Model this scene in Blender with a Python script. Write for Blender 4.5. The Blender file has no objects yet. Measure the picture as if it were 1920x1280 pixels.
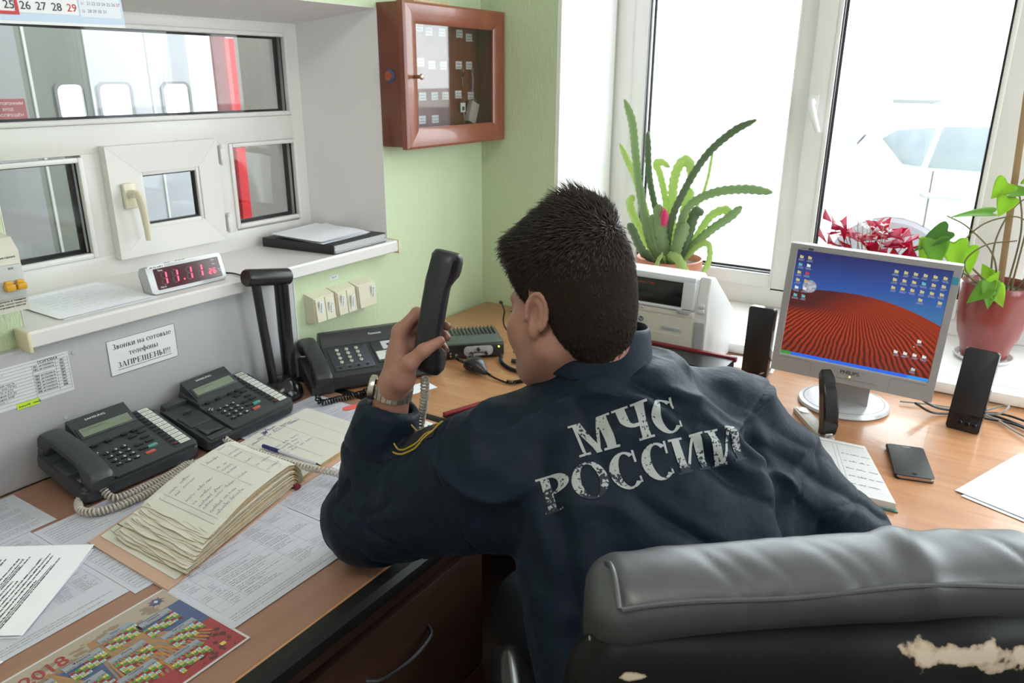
import bpy, bmesh, math, random
import numpy as np
from mathutils import Vector, Matrix
from mathutils.bvhtree import BVHTree
PI = math.pi
SC = bpy.context.scene
COL = SC.collection
random.seed(7)
RNG = np.random.default_rng(7)

# ------------------------------------------------------------------ camera
EYE = Vector((0.0, 0.0, 1.55))
cam_d = bpy.data.cameras.new('camera')
cam = bpy.data.objects.new('camera', cam_d)
COL.objects.link(cam)
cam.matrix_world = Matrix(((0.83824403, -0.18105652, 0.5143593, EYE.x),
                           (0.54527182, 0.26956217, -0.79373477, EYE.y),
                           (0.00505905, 0.94580906, 0.3246839, EYE.z),
                           (0, 0, 0, 1)))
cam_d.sensor_width = 36.0
cam_d.lens = 1450.15 / 1920 * 36.0
cam_d.clip_start = 0.02
cam_d.dof.use_dof = True
cam_d.dof.focus_distance = 1.35
cam_d.dof.aperture_fstop = 9.0
SC.camera = cam

# ------------------------------------------------------------------ exposure, sky, lamps
SC.view_settings.view_transform = 'Standard'
SC.view_settings.look = 'None'
SC.view_settings.gamma = 1.0
SC.view_settings.exposure = 1.15
world = bpy.data.worlds.new('overcast_sky')
SC.world = world
world.use_nodes = True
_bg = world.node_tree.nodes['Background']
_bg.inputs[0].default_value = (0.90, 0.955, 1.0, 1)
_bg.inputs[1].default_value = 4.6


def area_lamp(name, loc, size, power, color=(1, 1, 1), rot=(0, 0, 0), portal=False):
    d = bpy.data.lights.new(name, 'AREA')
    d.shape = 'RECTANGLE'
    d.size, d.size_y = size
    d.energy = power
    d.color = color
    if portal:
        d.cycles.is_portal = True
    o = bpy.data.objects.new(name, d)
    o.location = loc
    o.rotation_euler = rot
    COL.objects.link(o)
    return o


area_lamp('ceiling_fill_light', (-0.1, -0.2, 2.80), (0.55, 1.15), 5, (1.0, 0.95, 0.88))  # unseen lamp, added to fill the near side
area_lamp('garage_fill_light', (-2.75, 1.3, 3.9), (1.2, 2.0), 22, (1.0, 0.98, 0.95))  # added lamp without a fixture, there to light the garage
area_lamp('window_portal', (-0.03, 2.74, 1.72), (2.5, 1.85), 1, rot=(-PI / 2, 0, 0), portal=True)
area_lamp('added_window_portal', (1.78, 1.5, 1.72), (1.75, 1.25), 1, rot=(0, PI / 2, 0), portal=True)

# ------------------------------------------------------------------ materials
MATS = {}


def mat(name, color=(0.8, 0.8, 0.8), rough=0.5, metal=0.0, spec=0.5, emit=None, estr=1.0, bump=None, var=None, coat=0.0, trans=0.0):
    """bump = (scale, strength, distance); var = (scale, amount) mottles the colour."""
    if name in MATS:
        return MATS[name]
    m = bpy.data.materials.new(name)
    m.use_nodes = True
    nt = m.node_tree
    b = nt.nodes['Principled BSDF']
    b.inputs['Base Color'].default_value = (*color, 1)
    b.inputs['Roughness'].default_value = rough
    b.inputs['Metallic'].default_value = metal
    b.inputs['Specular IOR Level'].default_value = spec
    b.inputs['Coat Weight'].default_value = coat
    b.inputs['Transmission Weight'].default_value = trans
    if emit:
        b.inputs['Emission Color'].default_value = (*emit, 1)
        b.inputs['Emission Strength'].default_value = estr
    if bump or var:
        tc = nt.nodes.new('ShaderNodeTexCoord')
    if var:
        n = nt.nodes.new('ShaderNodeTexNoise')
        n.inputs['Scale'].default_value = var[0]
        n.inputs['Detail'].default_value = 5
        nt.links.new(tc.outputs['Object'], n.inputs['Vector'])
        mx = nt.nodes.new('ShaderNodeMix')
        mx.data_type = 'RGBA'
        k = var[1]
        mx.inputs['A'].default_value = (*[c * (1 - k) for c in color], 1)
        mx.inputs['B'].default_value = (*[min(1, c * (1 + k)) for c in color], 1)
        nt.links.new(n.outputs['Fac'], mx.inputs['Factor'])
        nt.links.new(mx.outputs['Result'], b.inputs['Base Color'])
    if bump:
        n = nt.nodes.new('ShaderNodeTexNoise')
        n.inputs['Scale'].default_value = bump[0]
        n.inputs['Detail'].default_value = 4
        nt.links.new(tc.outputs['Object'], n.inputs['Vector'])
        bp = nt.nodes.new('ShaderNodeBump')
        bp.inputs['Strength'].default_value = bump[1]
        bp.inputs['Distance'].default_value = bump[2]
        nt.links.new(n.outputs['Fac'], bp.inputs['Height'])
        nt.links.new(bp.outputs['Normal'], b.inputs['Normal'])
    MATS[name] = m
    return m


def nodes_of(m):
    nt = m.node_tree
    return nt, nt.nodes['Principled BSDF'], nt.nodes.new, nt.links.new


def wood(name, c1, c2, rough=0.4, scale=(1.2, 14, 14), coat=0.0, tex=3.0):
    m = mat(name, c1, rough, coat=coat)
    nt, b, N, L = nodes_of(m)
    tc = N('ShaderNodeTexCoord'); mp = N('ShaderNodeMapping')
    mp.inputs['Scale'].default_value = scale
    n = N('ShaderNodeTexNoise'); n.inputs['Scale'].default_value = tex; n.inputs['Detail'].default_value = 6
    n.inputs['Distortion'].default_value = 0.6
    r = N('ShaderNodeValToRGB')
    r.color_ramp.elements[0].position = 0.3; r.color_ramp.elements[0].color = (*c1, 1)
    r.color_ramp.elements[1].position = 0.72; r.color_ramp.elements[1].color = (*c2, 1)
    L(tc.outputs['Object'], mp.inputs['Vector']); L(mp.outputs['Vector'], n.inputs['Vector'])
    L(n.outputs['Fac'], r.inputs['Fac']); L(r.outputs['Color'], b.inputs['Base Color'])
    return m


def glass_mat(name, tint=(1, 1, 1), ior=1.5, boost=1.0):
    if name in MATS:
        return MATS[name]
    m = bpy.data.materials.new(name)
    m.use_nodes = True
    nt = m.node_tree
    nt.nodes.clear()
    N, L = nt.nodes.new, nt.links.new
    out = N('ShaderNodeOutputMaterial'); mix = N('ShaderNodeMixShader')
    tr = N('ShaderNodeBsdfTransparent'); tr.inputs[0].default_value = (*tint, 1)
    gl = N('ShaderNodeBsdfGlossy'); gl.inputs['Roughness'].default_value = 0.02
    lw = N('ShaderNodeLayerWeight'); lw.inputs['Blend'].default_value = 0.5
    pw = N('ShaderNodeMath'); pw.operation = 'POWER'; pw.inputs[1].default_value = 5.0
    ma = N('ShaderNodeMath'); ma.operation = 'MULTIPLY_ADD'; ma.use_clamp = True
    f0 = ((ior - 1) / (ior + 1)) ** 2
    ma.inputs[1].default_value = (1 - f0) * boost; ma.inputs[2].default_value = f0 * boost
    L(lw.outputs['Facing'], pw.inputs[0]); L(pw.outputs[0], ma.inputs[0]); L(ma.outputs[0], mix.inputs[0])
    L(tr.outputs[0], mix.inputs[1]); L(gl.outputs[0], mix.inputs[2]); L(mix.outputs[0], out.inputs[0])
    MATS[name] = m
    return m


# ------------------------------------------------------------------ mesh building
_text_cache = {}
_tc = bpy.data.curves.new('tmp_text', 'FONT')
_tc.resolution_u = 3


def text_mesh(s):
    key = s
    if key not in _text_cache:
        c = _tc.copy()
        c.body = s
        o = bpy.data.objects.new('tmp_text', c)
        me = o.to_mesh()
        v = np.array([p.co[:] for p in me.vertices]).reshape(-1, 3)
        f = [tuple(p.vertices) for p in me.polygons]
        o.to_mesh_clear()
        bpy.data.objects.remove(o); bpy.data.curves.remove(c)
        _text_cache[key] = (v, f)
    return _text_cache[key]


def rotz(a): return Matrix.Rotation(a, 4, 'Z')
def rotx(a): return Matrix.Rotation(a, 4, 'X')
def roty(a): return Matrix.Rotation(a, 4, 'Y')
def tr(x, y, z): return Matrix.Translation((x, y, z))


def frame(o, u, v):
    """Matrix whose X is u, Y is v (made square to u), at o."""
    u = Vector(u).normalized(); v = Vector(v); v = (v - u * v.dot(u)).normalized(); w = u.cross(v)
    return Matrix(((u.x, v.x, w.x, o[0]), (u.y, v.y, w.y, o[1]), (u.z, v.z, w.z, o[2]), (0, 0, 0, 1)))


class MB:
    def __init__(s, xf=None):
        s.V = []; s.F = []; s.I = []; s.xf = xf or Matrix.Identity(4)

    def add(s, verts, faces, m=0, xf=None):
        M = s.xf @ xf if xf is not None else s.xf
        k = len(s.V)
        s.V.extend((M @ Vector(v))[:] for v in verts)
        s.F.extend(tuple(i + k for i in f) for f in faces)
        s.I.extend([m] * len(faces))
        return s

    def quad(s, a, b, c, d, m=0): return s.add([a, b, c, d], [(0, 1, 2, 3)], m)

    def rect(s, x0, y0, x1, y1, z, m=0, xf=None):
        return s.add([(x0, y0, z), (x1, y0, z), (x1, y1, z), (x0, y1, z)], [(0, 1, 2, 3)], m, xf)

    def box(s, x0, y0, z0, x1, y1, z1, m=0, r=0.0, seg=2, xf=None):
        bm = bmesh.new()
        bmesh.ops.create_cube(bm, size=1)
        for v in bm.verts:
            v.co = ((x0 + x1) / 2 + v.co.x * (x1 - x0), (y0 + y1) / 2 + v.co.y * (y1 - y0), (z0 + z1) / 2 + v.co.z * (z1 - z0))
        if r > 0:
            bmesh.ops.bevel(bm, geom=list(bm.edges), offset=r, segments=seg, affect='EDGES', profile=0.5)
        return s.bm(bm, m, xf)

    def bm(s, bm, m=0, xf=None):
        bm.verts.index_update()
        s.add([v.co[:] for v in bm.verts], [tuple(v.index for v in f.verts) for f in bm.faces], m, xf)
        bm.free()
        return s

    def prism(s, poly, z0, z1, m=0, r=0.0, seg=2, xf=None, top=True):
        """poly: ccw (x,y) outline, extruded in z; r rounds all edges of the caps."""
        bm = bmesh.new()
        lo = [bm.verts.new((x, y, z0)) for x, y in poly]
        hi = [bm.verts.new((x, y, z1)) for x, y in poly]
        n = len(poly)
        bm.faces.new(lo[::-1]); bm.faces.new(hi)
        for i in range(n):
            bm.faces.new((lo[i], lo[(i + 1) % n], hi[(i + 1) % n], hi[i]))
        if r > 0:
            es = [e for e in bm.edges if abs(e.verts[0].co.z - e.verts[1].co.z) < 1e-9]
            bmesh.ops.bevel(bm, geom=es, offset=r, segments=seg, affect='EDGES', profile=0.5)
        return s.bm(bm, m, xf)

    def tube(s, pts, r, n=10, m=0, xf=None, closed=False, cap=True, flat=None):
        """round tube along pts; r number or list; flat=(a,b) makes elliptic sections."""
        P = [Vector(p) for p in pts]
        k = len(P)
        R = r if isinstance(r, (list, tuple, np.ndarray)) else [r] * k
        T = []
        for i in range(k):
            a = P[(i - 1) % k] if (closed or i > 0) else P[i]
            b = P[(i + 1) % k] if (closed or i < k - 1) else P[i]
            T.append((b - a).normalized())
        up = Vector((0, 0, 1)) if abs(T[0].z) < 0.9 else Vector((1, 0, 0))
        u = (up - T[0] * up.dot(T[0])).normalized()
        V = []
        for i in range(k):
            u = (u - T[i] * u.dot(T[i]))
            u = u.normalized() if u.length > 1e-8 else T[i].orthogonal().normalized()
            w = T[i].cross(u)
            for j in range(n):
                a = 2 * PI * j / n
                ca, sa = math.cos(a), math.sin(a)
                if flat: ca *= flat[0]; sa *= flat[1]
                V.append((P[i] + (u * ca + w * sa) * R[i])[:])
        F = []
        for i in range(k if closed else k - 1):
            i2 = (i + 1) % k
            for j in range(n):
                F.append((i * n + j, i * n + (j + 1) % n, i2 * n + (j + 1) % n, i2 * n + j))
        if not closed and cap:
            F.append(tuple(range(n))[::-1]); F.append(tuple((k - 1) * n + j for j in range(n)))
        return s.add(V, F, m, xf)

    def lathe(s, prof, n=32, m=0, xf=None):
        V = []; F = []
        k = len(prof)
        for r, z in prof:
            for j in range(n):
                a = 2 * PI * j / n
                V.append((r * math.cos(a), r * math.sin(a), z))
        for i in range(k - 1):
            for j in range(n):
                F.append((i * n + j, i * n + (j + 1) % n, (i + 1) * n + (j + 1) % n, (i + 1) * n + j))
        if prof[0][0] > 1e-6: F.append(tuple(range(n))[::-1])
        if prof[-1][0] > 1e-6: F.append(tuple((k - 1) * n + j for j in range(n)))
        return s.add(V, F, m, xf)

    def cyl(s, a, b, r, n=20, m=0, xf=None): return s.tube([a, b], r, n, m, xf)

    def ball(s, c, r, m=0, nu=16, nv=10, xf=None):
        rx, ry, rz = r if isinstance(r, (tuple, list)) else (r, r, r)
        prof = []
        V = []; F = []
        for i in range(nv + 1):
            t = PI * i / nv
            for j in range(nu):
                a = 2 * PI * j / nu
                V.append((c[0] + rx * math.sin(t) * math.cos(a), c[1] + ry * math.sin(t) * math.sin(a), c[2] - rz * math.cos(t)))
        for i in range(nv):
            for j in range(nu):
                F.append((i * nu + j, i * nu + (j + 1) % nu, (i + 1) * nu + (j + 1) % nu, (i + 1) * nu + j))
        return s.add(V, F, m, xf)

    def grid(s, fn, nu, nv, m=0, xf=None):
        V = [fn(i / nu, j / nv) for j in range(nv + 1) for i in range(nu + 1)]
        F = [(j * (nu + 1) + i, j * (nu + 1) + i + 1, (j + 1) * (nu + 1) + i + 1, (j + 1) * (nu + 1) + i) for j in range(nv) for i in range(nu)]
        return s.add(V, F, m, xf)

    def text(s, t, size, x, y, z=0.0, m=1, align='l', xf=None, bold=0.0, sx=1.0, fit=None, fn=None):
        """flat lettering in the local XY plane, baseline at y; size = letter em height; fn bends a point."""
        v, f = text_mesh(t)
        if not len(v): return s
        if bold:                                           # a heavier hand: the same letters struck three times
            b = bold * .55
            n = len(v)
            v = np.concatenate([v + np.array([dx, dy, dz]) for dx, dy, dz in ((-b, 0, 0), (b, 0, .00004), (0, b * .6, .00008), (0, -b * .6, .00012))]) + np.array([b, 0, 0])
            f = [tuple(i + k * n for i in q) for k in range(4) for q in f]
        w = v[:, 0].max()
        k = size
        if fit: sx = fit / (w * k)
        ox = {'l': 0, 'c': -w * k * sx / 2, 'r': -w * k * sx}[align]
        pts = [(x + ox + p[0] * k * sx, y + p[1] * k, z + p[2]) for p in v]
        if fn: pts = [fn(*p) for p in pts]
        return s.add(pts, f, m, xf)

    def build(s, name, mats, parent=None, sharp=35, smooth=True, solid=None, subsurf=0, world=False):
        if world:                                          # vertices are in room coordinates: bring them into the parent's
            q = parent; Mw = Matrix.Identity(4)
            while q is not None:
                Mw = Matrix.LocRotScale(q.location, q.rotation_euler, None) @ Mw; q = q.parent
            Mi = Mw.inverted()
            s.V = [(Mi @ Vector(v))[:] for v in s.V]
        me = bpy.data.meshes.new(name)
        me.from_pydata(s.V, [], s.F)
        for q in (mats if isinstance(mats, (list, tuple)) else [mats]):
            me.materials.append(q)
        me.polygons.foreach_set('material_index', s.I)
        if smooth:
            me.shade_smooth()
            if sharp: me.set_sharp_from_angle(angle=math.radians(sharp))
        me.update()
        return link(name, me, parent, solid, subsurf)


def link(name, me, parent=None, solid=None, subsurf=0):
    o = bpy.data.objects.new(name, me)
    COL.objects.link(o)
    if parent is not None: o.parent = parent
    if subsurf:
        q = o.modifiers.new('subdivision', 'SUBSURF'); q.levels = q.render_levels = subsurf
    if solid:
        q = o.modifiers.new('thickness', 'SOLIDIFY'); q.thickness = solid; q.offset = 0
    return o


def tag(o, label=None, cat=None, group=None, kind=None):
    if label: o['label'] = label
    if cat: o['category'] = cat
    if group: o['group'] = group
    if kind: o['kind'] = kind
    return o


def thing(name, label, cat, loc=(0, 0, 0), rz=0.0, group=None):
    o = bpy.data.objects.new(name, None)
    o.empty_display_size = 0.05
    o.location = loc; o.rotation_euler = (0, 0, rz)
    COL.objects.link(o)
    return tag(o, label, cat, group)


def struct(o, label=None, cat=None): return tag(o, label, cat, kind='structure')


def rrect(x0, y0, x1, y1, r, n=5):
    """rounded rectangle outline, ccw"""
    P = []
    for cx, cy, a0 in ((x1 - r, y0 + r, -PI / 2), (x1 - r, y1 - r, 0), (x0 + r, y1 - r, PI / 2), (x0 + r, y0 + r, PI)):
        for i in range(n + 1):
            a = a0 + PI / 2 * i / n
            P.append((cx + r * math.cos(a), cy + r * math.sin(a)))
    return P


def spline(pts, n=8, closed=False):
    """Catmull-Rom through pts"""
    P = [np.array(p, float) for p in pts]
    out = []
    k = len(P)
    for i in range(k if closed else k - 1):
        p1, p2 = P[i], P[(i + 1) % k]
        p0 = P[i - 1] if (i > 0 or closed) else 2 * p1 - p2
        p3 = P[(i + 2) % k] if (i + 2 < k or closed) else 2 * p2 - p1
        for j in range(n):
            t = j / n
            out.append(0.5 * ((2 * p1) + (-p0 + p2) * t + (2 * p0 - 5 * p1 + 4 * p2 - p3) * t * t + (-p0 + 3 * p1 - 3 * p2 + p3) * t ** 3))
    if not closed: out.append(P[-1])
    return out


def resample(pts, step):
    P = [np.array(p, float) for p in pts]
    d = [0.0]
    for a, b in zip(P, P[1:]): d.append(d[-1] + np.linalg.norm(b - a))
    n = max(2, int(d[-1] / step))
    t = np.linspace(0, d[-1], n)
    A = np.array(P)
    return np.stack([np.interp(t, d, A[:, i]) for i in range(3)], 1)


def coil(mb, path, rc, rw, pitch, m=0, n=6, per=9):
    """helical cord along path: coil radius rc, wire radius rw"""
    step = pitch / per
    P = resample(path, step)
    T = np.gradient(P, axis=0)
    T /= np.linalg.norm(T, axis=1, keepdims=True)
    u = np.cross(T[0], (0.0, 0.0, 1.0))
    u /= np.linalg.norm(u)
    out = []
    for i in range(len(P)):
        u = u - T[i] * u.dot(T[i]); u /= np.linalg.norm(u)
        w = np.cross(T[i], u)
        a = 2 * PI * i / per
        out.append(P[i] + rc * (math.cos(a) * u + math.sin(a) * w))
    mb.tube(out, rw, n, m)
    return mb


def scribble(mb, x0, y0, w, h, m=1, z=0.0, xf=None, rnd=random, lw=0.0006, fill=0.9):
    """a line of handwriting: joined zigzag pen strokes inside a w x h strip"""
    x = x0
    while x < x0 + w * fill:
        n = rnd.randint(3, 9)
        pts = []
        for i in range(n * 2):
            pts.append((x + h * 0.22 * i + rnd.uniform(-.1, .1) * h, y0 + (rnd.uniform(.45, .75) if i % 2 else rnd.uniform(0, .2)) * h * (1.6 if rnd.random() < .12 else 1)))
        V = []; F = []
        for (a, b), (c, d) in zip(pts, pts[1:]):
            L = math.hypot(c - a, d - b) or 1
            nx, ny = -(d - b) / L * lw / 2, (c - a) / L * lw / 2
            k = len(V)
            V += [(a - nx, b - ny, z), (c - nx, d - ny, z), (c + nx, d + ny, z), (a + nx, b + ny, z)]
            F.append((k, k + 1, k + 2, k + 3))
        mb.add(V, F, m, xf)
        x += h * 0.22 * n * 2 + h * rnd.uniform(.3, .8)
    return mb


def typed(mb, x0, y0, w, h, m=1, z=0.0, xf=None, rnd=random, fill=1.0):
    """a line of small print too small to read: word-long runs of little strokes"""
    x = x0
    V = []; F = []
    while x < x0 + w * fill:
        n = rnd.randint(2, 9)
        for i in range(n):
            if x > x0 + w: break
            k = len(V)
            cw = h * rnd.uniform(.3, .5); ch = h * rnd.choice((.62, .62, .62, .9))
            V += [(x, y0, z), (x + cw, y0, z), (x + cw, y0 + ch, z), (x, y0 + ch, z)]
            F.append((k, k + 1, k + 2, k + 3))
            x += cw + h * 0.16
        x += h * 0.45
    return mb.add(V, F, m, xf)


def line(mb, x0, y0, x1, y1, w, m=1, z=0.0, xf=None):
    L = math.hypot(x1 - x0, y1 - y0)
    nx, ny = -(y1 - y0) / L * w / 2, (x1 - x0) / L * w / 2
    return mb.add([(x0 - nx, y0 - ny, z), (x1 - nx, y1 - ny, z), (x1 + nx, y1 + ny, z), (x0 + nx, y0 + ny, z)], [(0, 1, 2, 3)], m, xf)


# heavy book serif for the notice, each letter made of straight and curved strokes on a unit cap height
def _q(x0, y0, x1, y1): return ('q', [(x0, y0), (x1, y0), (x1, y1), (x0, y1)])
def _s(x, h=.66, w=.16): return [_q(x, 0, x + w, h), _q(x - .07, 0, x + w + .07, .05), _q(x - .07, h - .05, x + w + .07, h)]
def _a(cx, cy, ro, so, ri, si, a0=0, a1=360): return ('a', (cx, cy, ro, so, ri, si, math.radians(a0), math.radians(a1)))


SERIF = {
    'н': (.84, _s(.10) + _s(.54) + [_q(.2, .31, .6, .37)]), 'и': (.84, _s(.10) + _s(.54) + [('q', [(.2, .05), (.28, .05), (.60, .61), (.52, .61)])]),
    'к': (.76, _s(.10) + [('q', [(.26, .30), (.34, .30), (.66, .64), (.52, .64)]), ('q', [(.52, 0), (.74, 0), (.42, .38), (.28, .38)])]),
    'о': (.74, [_a(.37, .33, .34, .345, .17, .29)]), 'с': (.66, [_a(.37, .33, .34, .345, .17, .29, 50, 310), _q(.50, .46, .62, .60)]),
    'т': (.78, _s(.31) + [_q(.04, .60, .74, .66), _q(.04, .46, .09, .66), _q(.69, .46, .74, .66)]), 'л': (.84, [('q', [(.08, 0), (.20, 0), (.40, .66), (.30, .66)]), _q(.25, .60, .60, .66)] + _s(.54)),
    'е': (.68, [_a(.37, .33, .34, .345, .17, .29, 0, 315), _q(.2, .31, .70, .37)]), 'а': (.70, [_a(.28, .19, .25, .20, .11, .14), _q(.42, 0, .57, .46), _q(.5, 0, .68, .05), _a(.32, .44, .25, .225, .11, .17, 0, 150)]),
    'в': (.70, _s(.10) + [_a(.22, .49, .33, .17, .15, .115, -90, 90), _a(.22, .18, .38, .18, .18, .125, -90, 90)]), 'ы': (1.0, _s(.10) + [_a(.22, .19, .32, .19, .14, .135, -90, 90)] + _s(.72)),
    'ф': (.92, [_a(.45, .33, .42, .345, .26, .29), _q(.37, -.26, .53, .98), _q(.28, -.26, .62, -.21)]), 'З': (.80, [_a(.34, .74, .32, .27, .13, .215, -80, 140), _a(.34, .26, .38, .275, .17, .22, -140, 85)]),
    'А': (1.02, [('q', [(.08, 0), (.15, 0), (.52, 1), (.44, 1)]), ('q', [(.68, 0), (.90, 0), (.56, 1), (.40, 1)]), _q(.28, .28, .76, .34), _q(0, 0, .28, .05), _q(.58, 0, 1.0, .05)]),
    'П': (1.06, _s(.10, 1, .19) + _s(.74, 1, .19) + [_q(.2, .945, .8, 1)]), 'Р': (.88, _s(.10, 1, .19) + [_a(.26, .74, .52, .265, .30, .21, -90, 90)]),
    'Е': (.94, _s(.10, 1, .19) + [_q(.2, .945, .82, 1), _q(.77, .74, .82, 1), _q(.2, 0, .84, .055), _q(.79, 0, .84, .27), _q(.2, .47, .58, .53), _q(.54, .38, .58, .62)]),
    'м': (1.0, _s(.10, .66, .10) + _s(.70) + [('q', [(.38, 0), (.50, 0), (.28, .66), (.12, .66)]), ('q', [(.40, 0), (.46, 0), (.74, .66), (.68, .66)])]), 'б': (.74, [_a(.37, .31, .34, .32, .17, .265), _a(.40, .36, .36, .60, .20, .52, 80, 180)]),
    'ь': (.70, _s(.10) + [_a(.22, .19, .36, .19, .17, .135, -90, 90)]),
    'Щ': (1.48, _s(.10, 1, .19) + _s(.58, 1, .19) + _s(1.06, 1, .19) + [_q(.2, 0, 1.36, .055), _q(1.32, -.2, 1.37, .055)]), 'Н': (1.06, _s(.10, 1, .19) + _s(.74, 1, .19) + [_q(.2, .47, .8, .53)]),
    'Ы': (1.26, _s(.10, 1, .19) + [_a(.26, .28, .42, .285, .20, .23, -90, 90)] + _s(.94, 1, .19)), '!': (.40, [('q', [(.17, .28), (.23, .28), (.30, 1), (.10, 1)]), _a(.20, .09, .09, .09, .0, .0)]), ' ': (.36, [])}


def serif(mb, t, cap, xc, y, z, m=1, fit=None):
    """centred line of serif lettering, cap height cap, squeezed or stretched to the width fit"""
    total = sum(SERIF[c][0] for c in t)
    k = (fit / total) if fit else cap
    x = xc - total * k / 2
    for c in t:
        for kind, d in SERIF[c][1]:
            if kind == 'q':
                mb.add([(x + px * k, y + py * cap, z) for px, py in d], [(0, 1, 2, 3)], m)
            else:
                cx, cy, ro, so, ri, si, a0, a1 = d
                n = 20
                V = []
                for i in range(n + 1):
                    a = a0 + (a1 - a0) * i / n
                    V += [(x + (cx + ri * math.cos(a)) * k, y + (cy + si * math.sin(a)) * cap, z), (x + (cx + ro * math.cos(a)) * k, y + (cy + so * math.sin(a)) * cap, z)]
                mb.add(V, [(2 * i, 2 * i + 1, 2 * i + 3, 2 * i + 2) for i in range(n)], m)
        x += SERIF[c][0] * k

# ================================================================== the room
def wallpaper(name, c):
    m = mat(name, c, 0.75, spec=0.25)
    nt, b, N, L = nodes_of(m)
    tc = N('ShaderNodeTexCoord'); mp = N('ShaderNodeMapping'); mp.inputs['Scale'].default_value = (190, 190, 34)
    n = N('ShaderNodeTexNoise'); n.inputs['Scale'].default_value = 1.0; n.inputs['Detail'].default_value = 3
    n.inputs['Distortion'].default_value = 1.2
    bp = N('ShaderNodeBump'); bp.inputs['Strength'].default_value = 0.65; bp.inputs['Distance'].default_value = 0.004
    L(tc.outputs['Object'], mp.inputs['Vector']); L(mp.outputs['Vector'], n.inputs['Vector'])
    L(n.outputs['Fac'], bp.inputs['Height']); L(bp.outputs['Normal'], b.inputs['Normal'])
    return m


GREEN = wallpaper('green_wallpaper', (0.60, 0.70, 0.47))
PLASTER = mat('white_plaster', (0.77, 0.74, 0.735), 0.7, spec=0.2, var=(9, 0.03), bump=(60, 0.08, 0.002))
PVC = mat('white_pvc', (0.84, 0.82, 0.80), 0.3, spec=0.45)
CEIL = mat('ceiling_paint', (0.8, 0.8, 0.78), 0.8)
GASKET = mat('black_gasket', (0.012, 0.012, 0.012), 0.5)
GLASS = glass_mat('window_glass', (0.90, 0.92, 0.91), 1.5, 0.9)
CREAM = mat('cream_plastic', (0.76, 0.70, 0.54), 0.35)
WHITEP = mat('white_plastic', (0.78, 0.76, 0.71), 0.35)
BLACKP = mat('black_plastic', (0.014, 0.014, 0.015), 0.32)
INK = mat('black_ink', (0.02, 0.02, 0.022), 0.6)
GREYINK = mat('grey_print', (0.19, 0.19, 0.21), 0.6)
CHROME = mat('steel', (0.62, 0.61, 0.58), 0.25, 1.0)

LINO = mat('linoleum', (0.24, 0.19, 0.15), 0.45, var=(6, 0.2))
struct(MB().box(-1.97, -1.7, -0.1, 1.8, 2.8, 0.0).build('floor', LINO))
struct(MB().box(-1.97, -1.7, 2.92, 1.8, 2.8, 3.02).build('ceiling', CEIL))

# left wall: an opening with splayed white reveals around the inner window
OY0, OY1, OZ0, OZ1 = 0.705, 1.783, 1.04, 1.73         # at the room face (x -1.62)
IY0, IY1, IZ1 = 0.64, 1.70, 1.69                       # at the frame (x -1.863)
XW, XF = -1.62, -1.863
w = MB()
w.box(-1.97, -1.7, 0, XW, OY0, 2.92).box(-1.97, OY1, 0, XW, 2.8, 2.92)
w.box(-1.97, OY0, 0, XW, OY1, OZ0).box(-1.97, OY0, OZ1, XW, OY1, 2.92)
struct(w.build('wall_left', GREEN, sharp=20))
w = MB()
e = 0.001


def wedge(mb, a, b, m=0):
    """reveal lining: quads from the room face to the frame, with body behind"""
    mb.add(a + b, [(0, 1, 2, 3), (4, 7, 6, 5), (0, 4, 5, 1), (1, 5, 6, 2), (2, 6, 7, 3), (3, 7, 4, 0)], m)


wedge(w, [(XW + e, OY1 - e, OZ0), (XW + e, OY1 - e, OZ1 - e), (XF, IY1, IZ1), (XF, IY1, OZ0)],
      [(XW + e, OY1 + .0005, OZ0), (XW + e, OY1 + .0005, OZ1 - e), (XF, OY1, IZ1), (XF, OY1, OZ0)])
wedge(w, [(XW + e, OY0 + e, OZ1 - e), (XF, IY0, IZ1), (XF, IY1, IZ1), (XW + e, OY1 - e, OZ1 - e)],
      [(XW + e, OY0 + e, OZ1 + .0005), (XF, IY0, OZ1), (XF, IY1, OZ1), (XW + e, OY1 - e, OZ1 + .0005)])
wedge(w, [(XW + e, OY0 + e, OZ0), (XF, IY0, OZ0), (XF, IY0, IZ1), (XW + e, OY0 + e, OZ1 - e)],
      [(XW + e, OY0 - .0005, OZ0), (XF, IY0 - .02, OZ0), (XF, IY0 - .02, IZ1), (XW + e, OY0 - .0005, OZ1 - e)])
struct(w.build('trim_1', PLASTER))

# back wall with a wide, deep window opening
BX0, BX1, BZ0, BZ1 = -1.32, 1.22, 0.75, 2.66
w = MB()
w.box(XW, 2.295, 0, BX0, 2.8, 2.92).box(BX1, 2.295, 0, 1.8, 2.8, 2.92)
w.box(BX0, 2.295, 0, BX1, 2.8, BZ0).box(BX0, 2.295, BZ1, BX1, 2.8, 2.92)
struct(w.build('wall_back', GREEN, sharp=20))
w = MB()
w.box(BX0, 2.297, BZ0, BX0 + .012, 2.69, BZ1).box(BX1 - .012, 2.297, BZ0, BX1, 2.69, BZ1).box(BX0, 2.297, BZ1 - .012, BX1, 2.69, BZ1)
struct(w.build('trim_2', mat('white_reveal', (.88, .87, .86), .6)))
w = MB().box(1.6, -1.7, 0, 1.8, .9, 2.92).box(1.6, 2.12, 0, 1.8, 2.295, 2.92).box(1.6, .9, 0, 1.8, 2.12, .85).box(1.6, .9, 2.6, 1.8, 2.12, 2.92)
struct(w.build('wall_right', CEIL, sharp=20))
struct(MB().box(-1.62, -1.7, 0, 1.6, -1.55, 2.92).build('wall_front', CEIL, sharp=20))
struct(MB().box(-1.62, 2.275, 0, 1.6, 2.295, 0.08).build('baseboard_back', mat('brown_baseboard', (.16, .08, .05), .5)))

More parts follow.
